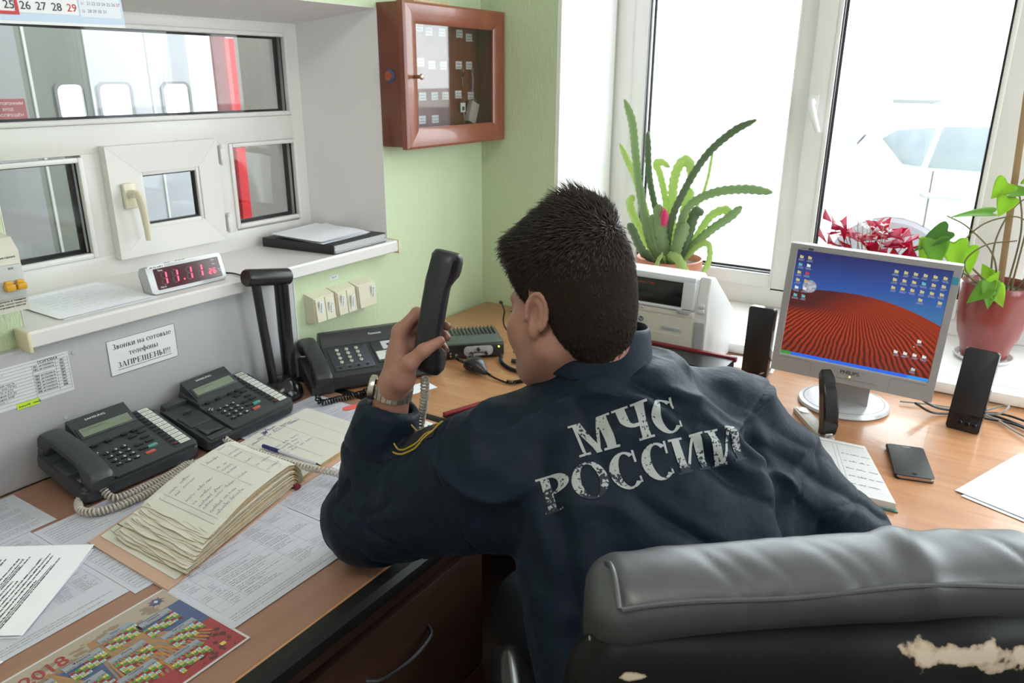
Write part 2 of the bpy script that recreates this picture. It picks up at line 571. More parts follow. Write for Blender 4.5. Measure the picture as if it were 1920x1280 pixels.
# ------------------------------------------------------------------ inner window
win1 = thing('window_1', 'white plastic inner window with a small opening hatch, looking into the garage', 'window')
struct(win1)


def ring(mb, y0, z0, y1, z1, wd, xa, xb, m=0, r=0.004):
    """rectangular frame in a plane of constant x: outer y0..y1 z0..z1, member width wd (number or l,r,b,t), thickness xa..xb"""
    l, rr, b, t = wd if isinstance(wd, tuple) else (wd,) * 4
    mb.box(xa, y0, z0, xb, y0 + l, z1, m, r).box(xa, y1 - rr, z0, xb, y1, z1, m, r)
    mb.box(xa, y0 + l, z0, xb, y1 - rr, z0 + b, m, r).box(xa, y0 + l, z1 - t, xb, y1 - rr, z1, m, r)
    return mb


f = MB()
xa = -1.935
f.box(xa, IY0 - .02, 1.068, XF, .70, 1.70, 0, .003)                       # left post
f.box(xa, 1.655, 1.068, XF, 1.715, 1.70, 0, .003)                         # right post
f.box(xa, .69, 1.068, XF, 1.66, 1.125, 0, .003)                           # bottom rail
f.box(xa, .69, 1.66, XF, 1.66, 1.70, 0, .003)                             # top rail
f.box(xa, .69, 1.368, XF, 1.66, 1.437, 0, .003)                           # transom
f.box(xa, 1.006, 1.12, XF, 1.062, 1.37, 0, .003)                          # mullions
f.box(xa, 1.372, 1.12, XF, 1.424, 1.37, 0, .003)
# glazing beads, a step in front of each pane
for y0, z0, y1, z1 in ((.70, 1.437, 1.66, 1.664), (.69, 1.125, 1.008, 1.364), (1.42, 1.13, 1.664, 1.368)):
    ring(f, y0, z0, y1, z1, .012, XF - .012, XF - .0005 + .006, 0, .003)
PVC1 = mat('greyed_white_pvc', (.76, .735, .71), .32)  # greyer tone of the street window's white
f.build('frame', PVC1, win1)
g = MB()
for y0, z0, y1, z1 in ((.70, 1.442, 1.655, 1.659), (.70, 1.132, 1.002, 1.359), (1.426, 1.136, 1.658, 1.364)):
    ring(g, y0, z0, y1, z1, .006, XF - .016, XF - .008, 0, 0)
    ring(g, y0 + .002, z0, y1 - .004, z1, .012, XF - .036, XF - .030, 0, 0)
g.build('gasket', GASKET, win1)
for y0, z0, y1, z1 in ((.70, 1.442, 1.655, 1.659), (.70, 1.132, 1.002, 1.359), (1.426, 1.136, 1.658, 1.364)):
    MB().box(XF - .034, y0, z0, XF - .012, y1, z1).build('pane', GLASS, win1)
ca = MB()
CX = -1.838
yy0, zz0, yy1, zz1 = 1.052, 1.112, 1.366, 1.386
P = [(yy0, zz0), (yy1, zz0), (yy1, zz1), (yy0, zz1)]
Q = [(1.135, 1.178), (1.305, 1.178), (1.305, 1.318), (1.135, 1.318)]
for i in range(4):                                         # mitred leaf, four members
    j = (i + 1) % 4
    g_ = .0004
    a, b, c, d = P[i], P[j], Q[j], Q[i]
    V = [(CX, *a), (CX, *b), (CX - .003, *c), (CX - .003, *d), (XF - .01, *a), (XF - .01, *b), (XF - .01, *c), (XF - .01, *d)]
    cc = np.mean([v for v in V], 0)
    V = [tuple(np.array(v) + (cc - np.array(v)) * np.array([0, .002, .002])) for v in V]
    ca.add(V, [(3, 2, 1, 0), (4, 5, 6, 7), (0, 1, 5, 4), (1, 2, 6, 5), (2, 3, 7, 6), (3, 0, 4, 7)])
ring(ca, 1.131, 1.174, 1.309, 1.322, .013, CX - .018, CX - .006, 0, .002)
cas = ca.build('casement', PVC1, win1)
g = MB()
ring(g, 1.143, 1.186, 1.297, 1.311, .005, CX - .026, CX - .014, 0, 0)
g.build('gasket', GASKET, cas)
MB().box(CX - .03, 1.143, 1.186, CX - .02, 1.297, 1.311).build('pane', GLASS, cas)
h = MB()
h.box(CX, 1.078, 1.235, CX + .012, 1.110, 1.297, 0, .004)
h.cyl((CX + .01, 1.094, 1.272), (CX + .04, 1.094, 1.272), .010)
h.tube(spline([(CX + .038, 1.094, 1.278), (CX + .043, 1.097, 1.262), (CX + .043, 1.101, 1.235), (CX + .041, 1.105, 1.20), (CX + .040, 1.107, 1.158)], 6), [.011] * 12 + [.010] * 8 + [.009] * 5, 12, flat=(1, .8))
h.build('handle', CREAM, cas)
for z in (1.345, 1.160):
    q = MB()
    q.box(XF, 1.372, z - .028, CX + .004, 1.388, z + .022, 0, .003)
    q.cyl((CX + .003, 1.376, z - .03), (CX + .003, 1.376, z - .018), .005).cyl((CX + .003, 1.376, z + .014), (CX + .003, 1.376, z + .026), .005)
    q.build('hinge', PVC1, win1)
s = MB()
s.prism([(XF + .0, 0), (-1.575, 0), (-1.570, .004), (-1.570, .030), (-1.574, .035), (XF, .035)], -.69, -1.778, xf=Matrix(((1, 0, 0, 0), (0, 0, -1, 0), (0, 1, 0, 1.036), (0, 0, 0, 1))))
sill1 = s.build('sill', mat('greyed_white_sill', (.74, .72, .70), .3, var=(14, .02)), win1)  # greyer tone of the street sill's white
sill1['label'] = 'white window board'
q = MB()
for y in (.686, 1.779):
    q.box(XW + .002, y - .004, 1.030, -1.566, y + .004, 1.073, 0, .003)
q.build('end_cap', mat('yellowed_plastic', (.72, .65, .45), .45), sill1)

# ------------------------------------------------------------------ street window
win2 = thing('window_2', 'large white street window over the deep sill', 'window')
struct(win2)
WY = 2.70


def ringy(mb, x0, z0, x1, z1, wd, ya, yb, m=0, r=0.004):
    l, rr, b, t = wd if isinstance(wd, tuple) else (wd,) * 4
    mb.box(x0, ya, z0, x0 + l, yb, z1, m, r).box(x1 - rr, ya, z0, x1, yb, z1, m, r)
    mb.box(x0 + l, ya, z0, x1 - rr, yb, z0 + b, m, r).box(x0 + l, ya, z1 - t, x1 - rr, yb, z1, m, r)
    return mb


f = MB()
ringy(f, BX0 + .005, .783, BX1 - .005, BZ1 - .005, (.085, .085, .07, .06), WY, WY + .075)
for x in (-.64, .075):
    f.box(x - .035, WY, .84, x + .035, WY + .075, BZ1 - .06, 0, .004)
ringy(f, -1.238, .85, -.672, BZ1 - .062, (.05, .004, .045, .05), WY - .004, WY + .06)
f.build('frame', PVC, win2)
panes = [(-1.184, .900, -.670, 2.54, WY + .004)]
for x0, x1 in ((-.618, .054), (.096, 1.14)):               # opening sashes stand a little proud
    s = MB()
    wl = .072 if x0 < 0 else .072
    ringy(s, x0, .838, x1, 2.615, (wl, .15 if x0 < 0 else wl, .064, .07), WY - .018, WY + .058)
    ringy(s, x0 + wl - .012, .89, x1 - (.15 if x0 < 0 else wl) + .012, 2.558, .013, WY - .021, WY - .005, 0, .003)
    sash = s.build('sash', PVC, win2)
    panes.append((x0 + wl, .902, x1 - (.15 if x0 < 0 else wl), 2.545, WY - .012))
    if x0 < 0:
        h = MB()
        h.box(-.612, WY - .030, 1.43, -.582, WY - .018, 1.50, 0, .004)
        h.cyl((-.597, WY - .02, 1.475), (-.597, WY - .05, 1.475), .010)
        h.tube([(-.600, WY - .05, 1.485), (-.597, WY - .055, 1.465), (-.582, WY - .055, 1.425), (-.567, WY - .053, 1.385)], [.010, .011, .010, .008], 12)
        h.build('handle', mat('white_handle', (.85, .85, .85), .3), sash)
g = MB()
for x0, z0, x1, z1, y in panes:
    ringy(g, x0, z0, x1, z1, .005, y - .002, y + .008, 0, 0)
    ringy(g, x0, z0, x1, z1, .009, y + .03, y + .036, 0, 0)
g.build('gasket', GASKET, win2)
for x0, z0, x1, z1, y in panes:
    MB().box(x0, y + .008, z0, x1, y + .03, z1).build('pane', GLASS, win2)
s = MB()
mat('white_sill', (.88, .87, .85), .28, var=(14, .02))
s.box(-1.42, 2.237, .7515, 1.32, 2.298, .783, 0, .006).box(BX0 + .012, 2.29, .7515, BX1 - .012, WY + .01, .783)
s.build('sill', mat('white_sill'), win2)['label'] = 'deep white window board'

added_win3 = thing('added_window_3', 'white window added unseen in the right-hand wall to brighten the left wall', 'window')
struct(added_win3)  # unseen window, added to bring more light onto the left wall
f = MB()
ring(f, .9, .85, 2.12, 2.6, .06, 1.66, 1.73)
ring(f, .96, .91, 1.51, 2.54, .05, 1.65, 1.72); ring(f, 1.51, .91, 2.06, 2.54, .05, 1.65, 1.72)
f.build('frame', PVC, added_win3)
for y0, y1 in ((1.01, 1.46), (1.56, 2.01)): MB().box(1.68, y0, .96, 1.69, y1, 2.49).build('pane', GLASS, added_win3)

# ------------------------------------------------------------------ unseen ceiling lamp, added as fill for the near side
t = thing('ceiling_fill_lamp', 'flat white ceiling lamp added out of view as fill light', 'lamp', (-.1, -.2, 2.92))
MB().box(-.32, -.64, -.07, .32, .64, 0, 0, .01).build('housing', PVC, t)
MB().box(-.30, -.62, -.085, .30, .62, -.068, 0, .006).build('diffuser', mat('fill_lamp_diffuser', (.9, .9, .88), .5, emit=(1, .96, .9), estr=1.2), t)

# ------------------------------------------------------------------ garage seen through the inner window
GREYW = mat('garage_wall', (.34, .345, .36), .6, var=(1.2, .12))
w = MB()
w.box(-7.0, -2.5, -.1, -1.97, 4.5, 0)
struct(w.build('floor.001', mat('garage_concrete', (.25, .24, .23), .6, var=(2, .2))))
w = MB()
w.box(-7, -2.6, 0, -1.97, -2.5, 4.2).box(-7, 4.5, 0, -1.97, 4.6, 4.2).box(-7, -2.5, 4.2, -1.97, 4.5, 4.3)
w.box(-7.1, -2.5, 0, -7, 4.5, 4.2)
struct(w.build('wall_garage', GREYW))
struct(MB().box(-2.46, 1.95, 0, -1.972, 2.25, 4.2).build('wall_pier', mat('taupe_paint', (.58, .53, .50), .7)))


# ================================================================== desks
OAK = wood('orange_oak_veneer', (.46, .205, .092), (.57, .285, .14), .33, (14, 1.3, 14), .15)
OAKX = wood('orange_oak_veneer_across', (.46, .205, .092), (.57, .285, .14), .33, (1.3, 14, 14), .15)
SHADEDW = wood('shaded_brown_veneer', (.040, .015, .009), (.060, .024, .014), .5, (14, 1.3, 14))  # brown veneer darkened, putting the shade below the desks into its colour
EDGE = mat('black_edging', (.010, .010, .010), .5, spec=.3, bump=(220, .25, .001))
desk1 = thing('desk', 'brown office desk with black rounded edge along the grey panel, covered in sheets of paper', 'desk', (-1.19, .55, 0))
o = desk1.location


def at(mb, x, y, z): return tr(-o.x, -o.y, 0)


X = tr(-o.x, -o.y, 0)
MB(X).box(-1.591, -.30, .715, -.790, 1.346, .750, 0, .002).build('desk_top', OAK, desk1)
e = MB(X)
prof = [(-.790, .712), (-.770, .712), (-.760, .718), (-.755, .729), (-.757, .742), (-.767, .7502), (-.790, .7506)]
n = len(prof)
e.add([(x, -.30, z) for x, z in prof] + [(x, 1.346, z) for x, z in prof],
      [(i, (i + 1) % n, (i + 1) % n + n, i + n) for i in range(n)] + [tuple(range(n))[::-1], tuple(range(n, 2 * n))])
e.build('edge_band', EDGE, desk1)
MB(X).box(-1.58, 1.13, .0, -.83, 1.155, .714, 0, .001).build('side_panel', SHADEDW, desk1)
MB(X).box(-1.57, -.30, .0, -1.55, 1.13, .714).build('back_panel', SHADEDW, desk1)
# drawer pedestal under the left desk
ped = thing('drawer_pedestal', 'shade-darkened brown drawer pedestal under the paper-covered desk, with bow handles', 'drawer unit', (-1.1, .85, 0))
P = tr(1.1, -.85, 0)
MB(P).box(-1.5, .585, .06, -.815, 1.125, .70, 0, .002).build('body', SHADEDW, ped)
MB(P).box(-.814, .590, .655, -.800, 1.12, .698, 0, .002).build('top_rail', SHADEDW, ped)
for z0, z1 in ((.345, .640), (.07, .335)):
    d = MB(P).box(-.814, .590, z0, -.796, 1.12, z1, 0, .003).build('drawer', SHADEDW, ped)
    zc = z1 - .085
    MB(P).tube(spline([(-.797, .77, zc), (-.775, .79, zc), (-.765, .855, zc), (-.775, .92, zc), (-.797, .94, zc)], 6), .0042, 10).build('handle', mat('dark_steel', (.10, .10, .11), .4, 1.0), d)

desk2 = thing('desk', 'orange oak office desk along the street window, carrying the monitor and printer', 'desk', (-.3, 1.8, 0))
X = tr(.3, -1.8, 0)
MB(X).box(-1.60, 1.372, .715, 1.25, 2.292, .750, 0, .002).build('desk_top', OAKX, desk2)
e = MB(X)
prof = [(1.372, .712), (1.356, .712), (1.349, .720), (1.3475, .735), (1.351, .746), (1.360, .7502), (1.372, .7505)]
e.add([(-1.60, y, z) for y, z in prof] + [(1.25, y, z) for y, z in prof],
      [(i, i + n, (i + 1) % n + n, (i + 1) % n) for i in range(n)] + [tuple(range(n)), tuple(range(n, 2 * n))[::-1]])
e.build('edge_band', EDGE, desk2)
m = MB(X)
m.box(-1.58, 1.95, .1, 1.23, 1.97, .714)
m.build('modesty_panel', SHADEDW, desk2)
for x in (-1.59, 1.22):
    MB(X).box(x, 1.40, 0, x + .025, 2.26, .714, 0, .001).build('side_panel', SHADEDW, desk2)

# brown see-through vinyl laid over the left desk
cv = MB()
cv.grid(lambda u, v: (-1.588 + u * .793, -.28 + v * 1.615, .7508 + .0002 * math.sin(9 * u + 5 * v)), 8, 12)
COVER = wood('brown_vinyl', (.30, .155, .105), (.35, .19, .135), .33, (14, 1.0, 14), .0)
tag(cv.build('desk_cover', COVER), 'glossy brown vinyl cover lying over the left desk top', 'desk cover')

# grey partition panel standing on the desk against the left wall
GREYL = mat('grey_laminate', (.44, .435, .45), .38, var=(3, .04))
pt = thing('partition_panel', 'grey laminate panel standing on the desk below the inner window board', 'panel', (-1.60, .6, .75))
p = MB(tr(1.60, -.6, -.75))
p.box(-1.612, -.25, .752, -1.592, 1.372, 1.0345, 0, .002)
p.build('board', GREYL, pt)
MB(tr(1.60, -.6, -.75)).box(-1.6125, 1.3722, .752, -1.5915, 1.3745, 1.0345).build('edge_strip', PVC, pt)
for y, z in ((.735, .868), (.775, 1.0)):
    MB(tr(1.60, -.6, -.75)).cyl((-1.592, y, z), (-1.5905, y, z), .0045, 16).build('screw_cap', mat('grey_cap', (.5, .5, .52), .4), pt)

# ------------------------------------------------------------------ paper
PAPER = mat('paper_white', (.76, .76, .80), .55, spec=.25)
PAPERL = mat('paper_under_vinyl', (.57, .575, .65), .42, spec=.3)
PAPERB = mat('paper_bright', (.88, .89, .94), .6, spec=.2)
BLUEINK = mat('blue_ink', (.045, .04, .26), .6)
RED = mat('red_print', (.55, .03, .035), .5)


def sheet(name, label, cat, a, u, v, w, h, fill=None, m=PAPERL, ink=mat('faint_print', (.30, .30, .345), .6), z=None, group=None, thick=.0003, curl=None, inks=(), seed=0):
    """paper rectangle: corner a, directions u (text runs along u) and v (up the page), w x h; fill(mb, xf, rnd) prints on it"""
    M = frame(a, u, v)
    mb = MB()
    root = thing(name, label, cat, a, 0, group) if False else None
    if curl:
        mb.grid(lambda s, t: (s * w, t * h, curl(s, t)), 14, 14)
    else:
        mb.box(0, 0, 0, w, h, thick)
    rnd = random.Random(seed + 3)
    if fill:
        k = MB()
        fill(k, w, h, rnd)
        if curl:
            k.V = [(x, y, curl(x / w, y / h) + .0004) for x, y, _ in k.V]
        else:
            k.V = [(x, y, thick + .00015) for x, y, _ in k.V]
        mb.add(k.V, k.F, 0); mb.I[-len(k.I):] = k.I
    ob = mb.build(name, [m, ink, *inks], sharp=0, smooth=bool(curl))
    ob.matrix_world = M
    return tag(ob, label, cat, group)


def table_print(cols, rows, margin=.012, text_h=.0032, dense=.75, foot=0):
    def fn(k, w, h, rnd):
        x0, x1, y0, y1 = margin, w - margin, margin + foot, h - margin
        for i in range(foot and 3):
            typed(k, x0, margin + i * text_h * 2, x1 - x0, text_h, rnd=rnd, fill=(.9, .7, .95)[i])
        ys = np.linspace(y0, y1, rows + 1)
        xs = [x0 + (x1 - x0) * c for c in cols]
        for y in ys: line(k, x0, y, x1, y, .0005)
        for x in xs: line(k, x, y0, x, y1, .0005)
        for r in range(rows):
            for a, b in zip(xs, xs[1:]):
                if rnd.random() > dense: continue
                nl = max(1, int((ys[1] - ys[0]) / (text_h * 1.7)))
                for q in range(nl):
                    if (b - a) < .02:
                        typed(k, a + .003, ys[r] + .0015 + q * text_h * 1.7, min(.008, b - a - .005), text_h, rnd=rnd); break
                    typed(k, a + .003, ys[r] + .0015 + q * text_h * 1.7, (b - a - .006) * rnd.uniform(.4, .95), text_h, rnd=rnd)
    return fn


def prose_print(lh=.006, th=.0034, margin=.012, fill=.95, hand=False):
    def fn(k, w, h, rnd):
        y = h - margin - th
        while y > margin:
            f_ = rnd.choice((fill, fill, fill * .95, fill * .6))
            typed(k, margin, y, (w - 2 * margin) * f_, th, rnd=rnd)
            y -= lh if rnd.random() > .08 else lh * 1.8
    return fn


Zp = .7516
sheet('paper_sheet', 'typed sheet under the vinyl at the far left edge, beside the wall panel', 'paper', (-1.415, .395, Zp), (0, 1, 0), (-1, 0, 0), .207, .165, prose_print(.0065, .0033), seed=1)
# big duty table sheet behind the loose page
sheet('paper_sheet', 'wide table sheet lying between front phone and ledger, coiled cord across it', 'paper', (-1.099, .25, Zp + .0004), (0, 1, 0), (-1, 0, 0), .302, .314,
      table_print((0, .28, .36, .75, .88, 1), 40, .01, .0032, .75, .05), seed=2)
sheet('paper_sheet', 'wide table sheet under the left phones, half hidden by the ledger', 'paper', (-1.085, .553, Zp), (0, 1, 0), (-1, 0, 0), .43, .32, table_print((0, .3, .42, .7, .8, 1), 34, .01, .0032, .8), seed=3)
sheet('paper_sheet', 'large pale form sheet at the front of the desk between ledger and elbow', 'paper', (-.881, .585, Zp + .0008), (0, 1, 0), (-1, 0, 0), .285, .235,
      table_print((0, .1, .2, .62, .82, 1), 9, .012, .003, .8, .035), seed=4)
sheet('paper_sheet', 'small dense table card lying between ledger and left sleeve', 'paper', (-.999, .872, Zp + .0004), (0, 1, 0), (-1, 0, 0), .21, .148, table_print((0, .12, .45, .7, 1), 9, .006, .0032, .9), seed=5)
sheet('paper_sheet', 'white ruled sheet on the desk between raised forearm and desk joint', 'paper', (-1.056, 1.035, Zp + .001), (0, 1, 0), (-1, 0, 0), .296, .21, prose_print(.009, .003), PAPER, seed=6)
sheet('paper_sheet', 'pale typed sheet behind the ledger, beside the second desk phone', 'paper', (-1.262, 1.02, Zp + .0012), (0, 1, 0), (-1, 0, 0), .28, .195, prose_print(.0055, .003), PAPERL, seed=7)


def loose(k, w, h, rnd):
    y = h - .016
    i = 0
    while y > .035:
        typed(k, .012, y, (w - .03) * rnd.choice((.97, .93, .9, .6)), .0036, rnd=rnd)
        if i % 7 == 3: line(k, .012, y - .003, w * .75, y - .003, .0011)
        y -= .0075; i += 1


sheet('paper_sheet', 'loose white typed page at the left edge of the photo, lifted at its corners', 'paper', (-1.120, .165, .753), Vector((-.055, 1, 0)), (-1, -.055, 0), .235, .30, None, PAPER, curl=lambda s, t: .002, seed=8) if False else None
_u = Vector((-.57, .82, 0)); _v = Vector((-.82, -.57, 0))
pg = sheet('paper_sheet', 'loose white typed page with its near corner lifted, left of the ledger', 'paper', (-1.126, .400, .754), (-.59, .81, 0), (-.81, -.59, 0), .235, .297, loose, PAPERB, INK,
           curl=lambda s, t: .0025 + .012 * max(0, s - .55) ** 2 + .010 * max(0, .3 - s) ** 2, seed=9)
sheet('paper_sheet', 'loose white page lying flat under the lifted typed page', 'paper', (-1.128, .396, .7531), (-.57, .82, 0), (-.82, -.57, 0), .23, .29, None, PAPERB, seed=10)
sheet('paper_sheet', 'white slip at the bottom left corner beside the colour calendar', 'paper', (-1.06, .215, .7533), (-.25, .97, 0), (-.97, -.25, 0), .148, .16, prose_print(.012, .003, .02), PAPERB, seed=11)
sheet('paper_slip', 'small white slip on the oak desk behind the wristwatch', 'paper', (-1.255, 1.425, .7508), (.3, .95, 0), (-.95, .3, 0), .10, .055, None, PAPERB, seed=12)
tab = MB().prism(rrect(-.022, -.012, .022, .012, .010), 0, .0012)
t_ = tab.build('sticky_tab', mat('coral_plastic', (.85, .12, .12), .45)); t_.matrix_world = tr(-1.318, 1.288, .7538) @ rotz(1.2)
tag(t_, 'small coral red tab lying on paper behind the dark sleeve cuff', 'tab')

# ------------------------------------------------------------------ 2018 wall-sheet calendar on the desk
cal = MB()
CW, CH = .297, .214
C_ = dict(cream=2, blue=3, red=4, gold=5, grn=6, yel=7, cel=8, slate=9, dark=10, white=11, tan=12)
cal.box(0, 0, 0, CW, CH, .0003, 11)
zz = .0005
b_ = .004
cal.rect(b_, CH * .78, CW - b_, CH - b_, zz, 2)
cal.rect(b_, CH * .42, CW - b_, CH * .78, zz, 3)
cal.rect(b_, b_, CW - b_, CH * .42, zz, 4)
rnd = random.Random(5)
for i in range(70):                                   # weathered blotches along the cream band and the lower edge
    x = rnd.uniform(b_, CW - .03); y = rnd.uniform(CH * .76, CH - .02)
    k = rnd.randint(5, 8); R_ = rnd.uniform(.002, .008)
    cal.add([(min(CW - b_, max(b_, x + R_ * 2 * math.cos(2 * PI * q / k) * rnd.uniform(.5, 1))), min(CH - b_, y + R_ * math.sin(2 * PI * q / k) * rnd.uniform(.5, 1)), zz + .0001 + i * 1e-6) for q in range(k)], [tuple(range(k))], 12)
for i in range(26):
    x = rnd.uniform(CW * .75, CW - .012); y = rnd.uniform(.008, CH * .3)
    k = 7; R_ = rnd.uniform(.002, .007)
    cal.add([(x + R_ * math.cos(2 * PI * q / k) * rnd.uniform(.5, 1), y + R_ * math.sin(2 * PI * q / k) * rnd.uniform(.5, 1), zz + .0001 + i * 1e-6) for q in range(k)], [tuple(range(k))], 10)
for sx, sy, dx, dy in ((.09, .175, -.01, -.15), (.155, .19, .05, -.14), (.20, .16, .03, -.12), (.05, .13, .03, -.12)):   # golden plumes
    for q in range(16):
        a = (q - 8) * .06
        c, s_ = math.cos(a), math.sin(a)
        ex, ey = sx + dx * c - dy * s_, sy + dx * s_ + dy * c
        ex = min(CW - .006, max(.006, ex)); ey = max(.006, ey)
        line(cal, sx, sy, ex, ey, .0035, 5 if q % 2 else 12, zz + .0002 + q * 1e-6)
cal.text('2018', .032, .058, CH - .040, zz + .0004, 4, bold=.03)
cal.text('НАДЁЖНОСТЬ ПРОФЕССИОНАЛОВ РОССИИ', .0125, .03, CH - .052, zz + .0004, 12, fit=.175, bold=.02)
for q in range(8):                                    # round badge in the corner
    a = q * PI / 4
    cal.add([(.268 + .013 * math.cos(a + d) * r, CH - .022 + .011 * math.sin(a + d) * r, zz + .0004) for d, r in ((-.25, .6), (0, 1.15), (.25, .6), (PI, .0))], [(0, 1, 2, 3)], 4)
cal.add([(.268 + .009 * math.cos(q * PI / 8), CH - .022 + .008 * math.sin(q * PI / 8), zz + .0006) for q in range(16)], [tuple(range(16))], 3)
cal.add([(.268 + .004 * math.cos(q * PI / 2) * (1 if q % 2 else .9), CH - .022 + .004 * math.sin(q * PI / 2), zz + .0007) for q in range(4)], [(0, 1, 2, 3)], 11)
cal.rect(.262, .020, .270, .027, zz + .0005, 7)
MON = ['Январь', 'Февраль', 'Март', 'Апрель', 'Май', 'Июнь', 'Июль', 'Август', 'Сентябрь', 'Октябрь', 'Ноябрь', 'Декабрь']
LEN = [31, 28, 31, 30, 31, 30, 31, 31, 30, 31, 30, 31]
START = [0, 3, 3, 6, 1, 4, 6, 2, 5, 0, 3, 5]
POS = [(.035, .118), (.105, .122), (.165, .138), (.215, .118), (.020, .068), (.082, .074), (.150, .084), (.222, .066), (.012, .02), (.072, .028), (.135, .036), (.195, .018)]
for mI in range(12):
    X0, Y0 = POS[mI]; cw, chh = .0078, .0056
    cal.rect(X0, Y0 + 5.9 * chh, X0 + 7 * cw, Y0 + 8.2 * chh, zz + .0008, 9)
    cal.text(MON[mI], .0062, X0 + 3.5 * cw, Y0 + 7.1 * chh, zz + .001, 1, 'c')
    cal.text('Пн Вт Ср Чт Пт Сб Вс', .0036, X0 + .002, Y0 + 6.1 * chh, zz + .001, 1, fit=6.6 * cw)
    for d in range(LEN[mI]):
        q = d + START[mI]; r_, c_ = divmod(q, 7)
        x, y = X0 + c_ * cw, Y0 + (4.9 - r_) * chh
        cal.rect(x + .0003, y + .0003, x + cw - .0003, y + chh - .0003, zz + .0008, (4, 6, 7, 8)[d % 4])
        cal.text(str(d + 1), .0042, x + cw / 2, y + .0012, zz + .001, 1, 'c')
pm = lambda n_, c: mat(n_, c, .3)
co = cal.build('calendar_sheet', [pm('cal_white', (.6, .6, .62)), INK, pm('cal_cream', (.40, .335, .27)), pm('cal_blue', (.07, .10, .22)), pm('cal_red', (.33, .045, .05)), pm('cal_gold', (.42, .20, .06)), pm('cal_green', (.13, .33, .08)),
                                  pm('cal_yellow', (.62, .55, .14)), pm('cal_cyan', (.45, .62, .66)), pm('cal_slate', (.30, .32, .37)), pm('cal_dark', (.10, .03, .03)), pm('cal_white'  , (.6, .6, .62)), pm('cal_tan', (.27, .20, .15))], smooth=False)
co.matrix_world = frame((-.8445, .290, Zp + .0004), (0, 1, 0), (-1, 0, 0))
tag(co, 'colourful 2018 sheet calendar lying at the front edge of the left desk', 'calendar')

# ------------------------------------------------------------------ sheets taped to the grey panel
sg = MB()
sg.box(0, 0, 0, .166, .082, .0003)
for a in ((.001, .001, .165, .001), (.165, .001, .165, .081), (.165, .081, .001, .081), (.001, .081, .001, .001)): line(sg, *a, .0011, 1, .0006)
serif(sg, 'Звонки на сотовые', .0125, .083, .0590, .0006, 1, .142)
serif(sg, 'телефоны', .0125, .083, .0385, .0006, 1, .072)
serif(sg, 'ЗАПРЕЩЕНЫ!!!', .0125, .083, .0160, .0006, 1, .130)
line(sg, .017, .0115, .149, .0115, .0011, 1, .0006)
so = sg.build('paper_sign', [mat('sign_paper', (.80, .80, .83), .5), INK], smooth=False)
so.matrix_world = frame((-1.5916, .8445, .9215), (0, 1, 0), (0, 0, 1))
tag(so, 'white paper sign with bold black Cyrillic print on the grey panel', 'sign')

ro = MB()
RW, RH = .21, .086
ro.box(0, 0, 0, RW, RH, .0003)
ty = np.linspace(.0075, .0815, 12)
for y in ty: line(ro, 0.002, y, RW - .003, y, .0004, 1, .0006)
for x in (RW - .003, RW - .028, RW - .074, .002): line(ro, x, ty[0], x, ty[-2], .0004, 1, .0006)
ro.text('ОСИПОВКА', .0074, RW - .022, ty[-2] + .0012, .0006, 1, 'r', bold=.02, fit=.04)
codes = ['081', '082', '083', '084', '085', '086', '087', '080', '088']
names = ['081 автомобиль', '082 автомобиль', '', '084 автомобиль', '085 автомобиль', '086 автомобиль', '087 автомобиль', '080 автомобиль', '088 автомобиль']
left = ['10.10.2016 г.', '', '', 'Дежурная часть', 'АЦ, (ПК или ППК)', 'АЦЛ, (ПК и КО)', 'Пожарная АЛ-30', 'Пожарная АНР', 'Контрол. г.']
for i in range(9):
    y = ty[-3 - i] + .0014
    ro.text(codes[i], .0062, RW - .0155, y, .0006, 1, 'c', bold=.01)
    if names[i]:
        ro.text(names[i][:3], .0062, RW - .072, y, .0006, 1, bold=.01)
        serif(ro, 'автомобиль', .0046, RW - .0455, y, .0006, 1, .030)
    if left[i]: ro.text(left[i], .0062, .05, y, .0006, 1, bold=.0)
yb = MB()
rr = ro.build('duty_roster', [mat('roster_paper', (.70, .70, .73), .5), INK], smooth=False)
rr.matrix_world = frame((-1.5916, .7635 - RW, .9215), (0, 1, 0), (0, 0, 1))
tag(rr, 'printed duty table sheet on the grey panel at the left edge', 'paper')
yb = MB().box(0, 0, 0, .043, .0125, .0003)
scribble(yb, .003, .003, .037, .006, 1, .0006, rnd=random.Random(2), lw=.0007)
yo = yb.build('sticky_note', [mat('lime_paper', (.55, .78, .05), .5), INK], smooth=False)
yo.matrix_world = frame((-1.5910, .648, .9160), (0, 1, 0), (0, 0, 1))
tag(yo, 'narrow lime yellow note stuck on the lower edge of the table sheet', 'sticky note')

# ================================================================== desk phones
PH = mat('charcoal_phone_plastic', (.038, .043, .048), .42, bump=(900, .08, .0004))
PHK = mat('phone_key', (.02, .021, .023), .4)
LCD = mat('phone_display', (.20, .245, .17), .25)
LEGEND = mat('white_legend', (.78, .78, .76), .5)
CORDW = mat('pale_grey_cord', (.50, .46, .40), .4)


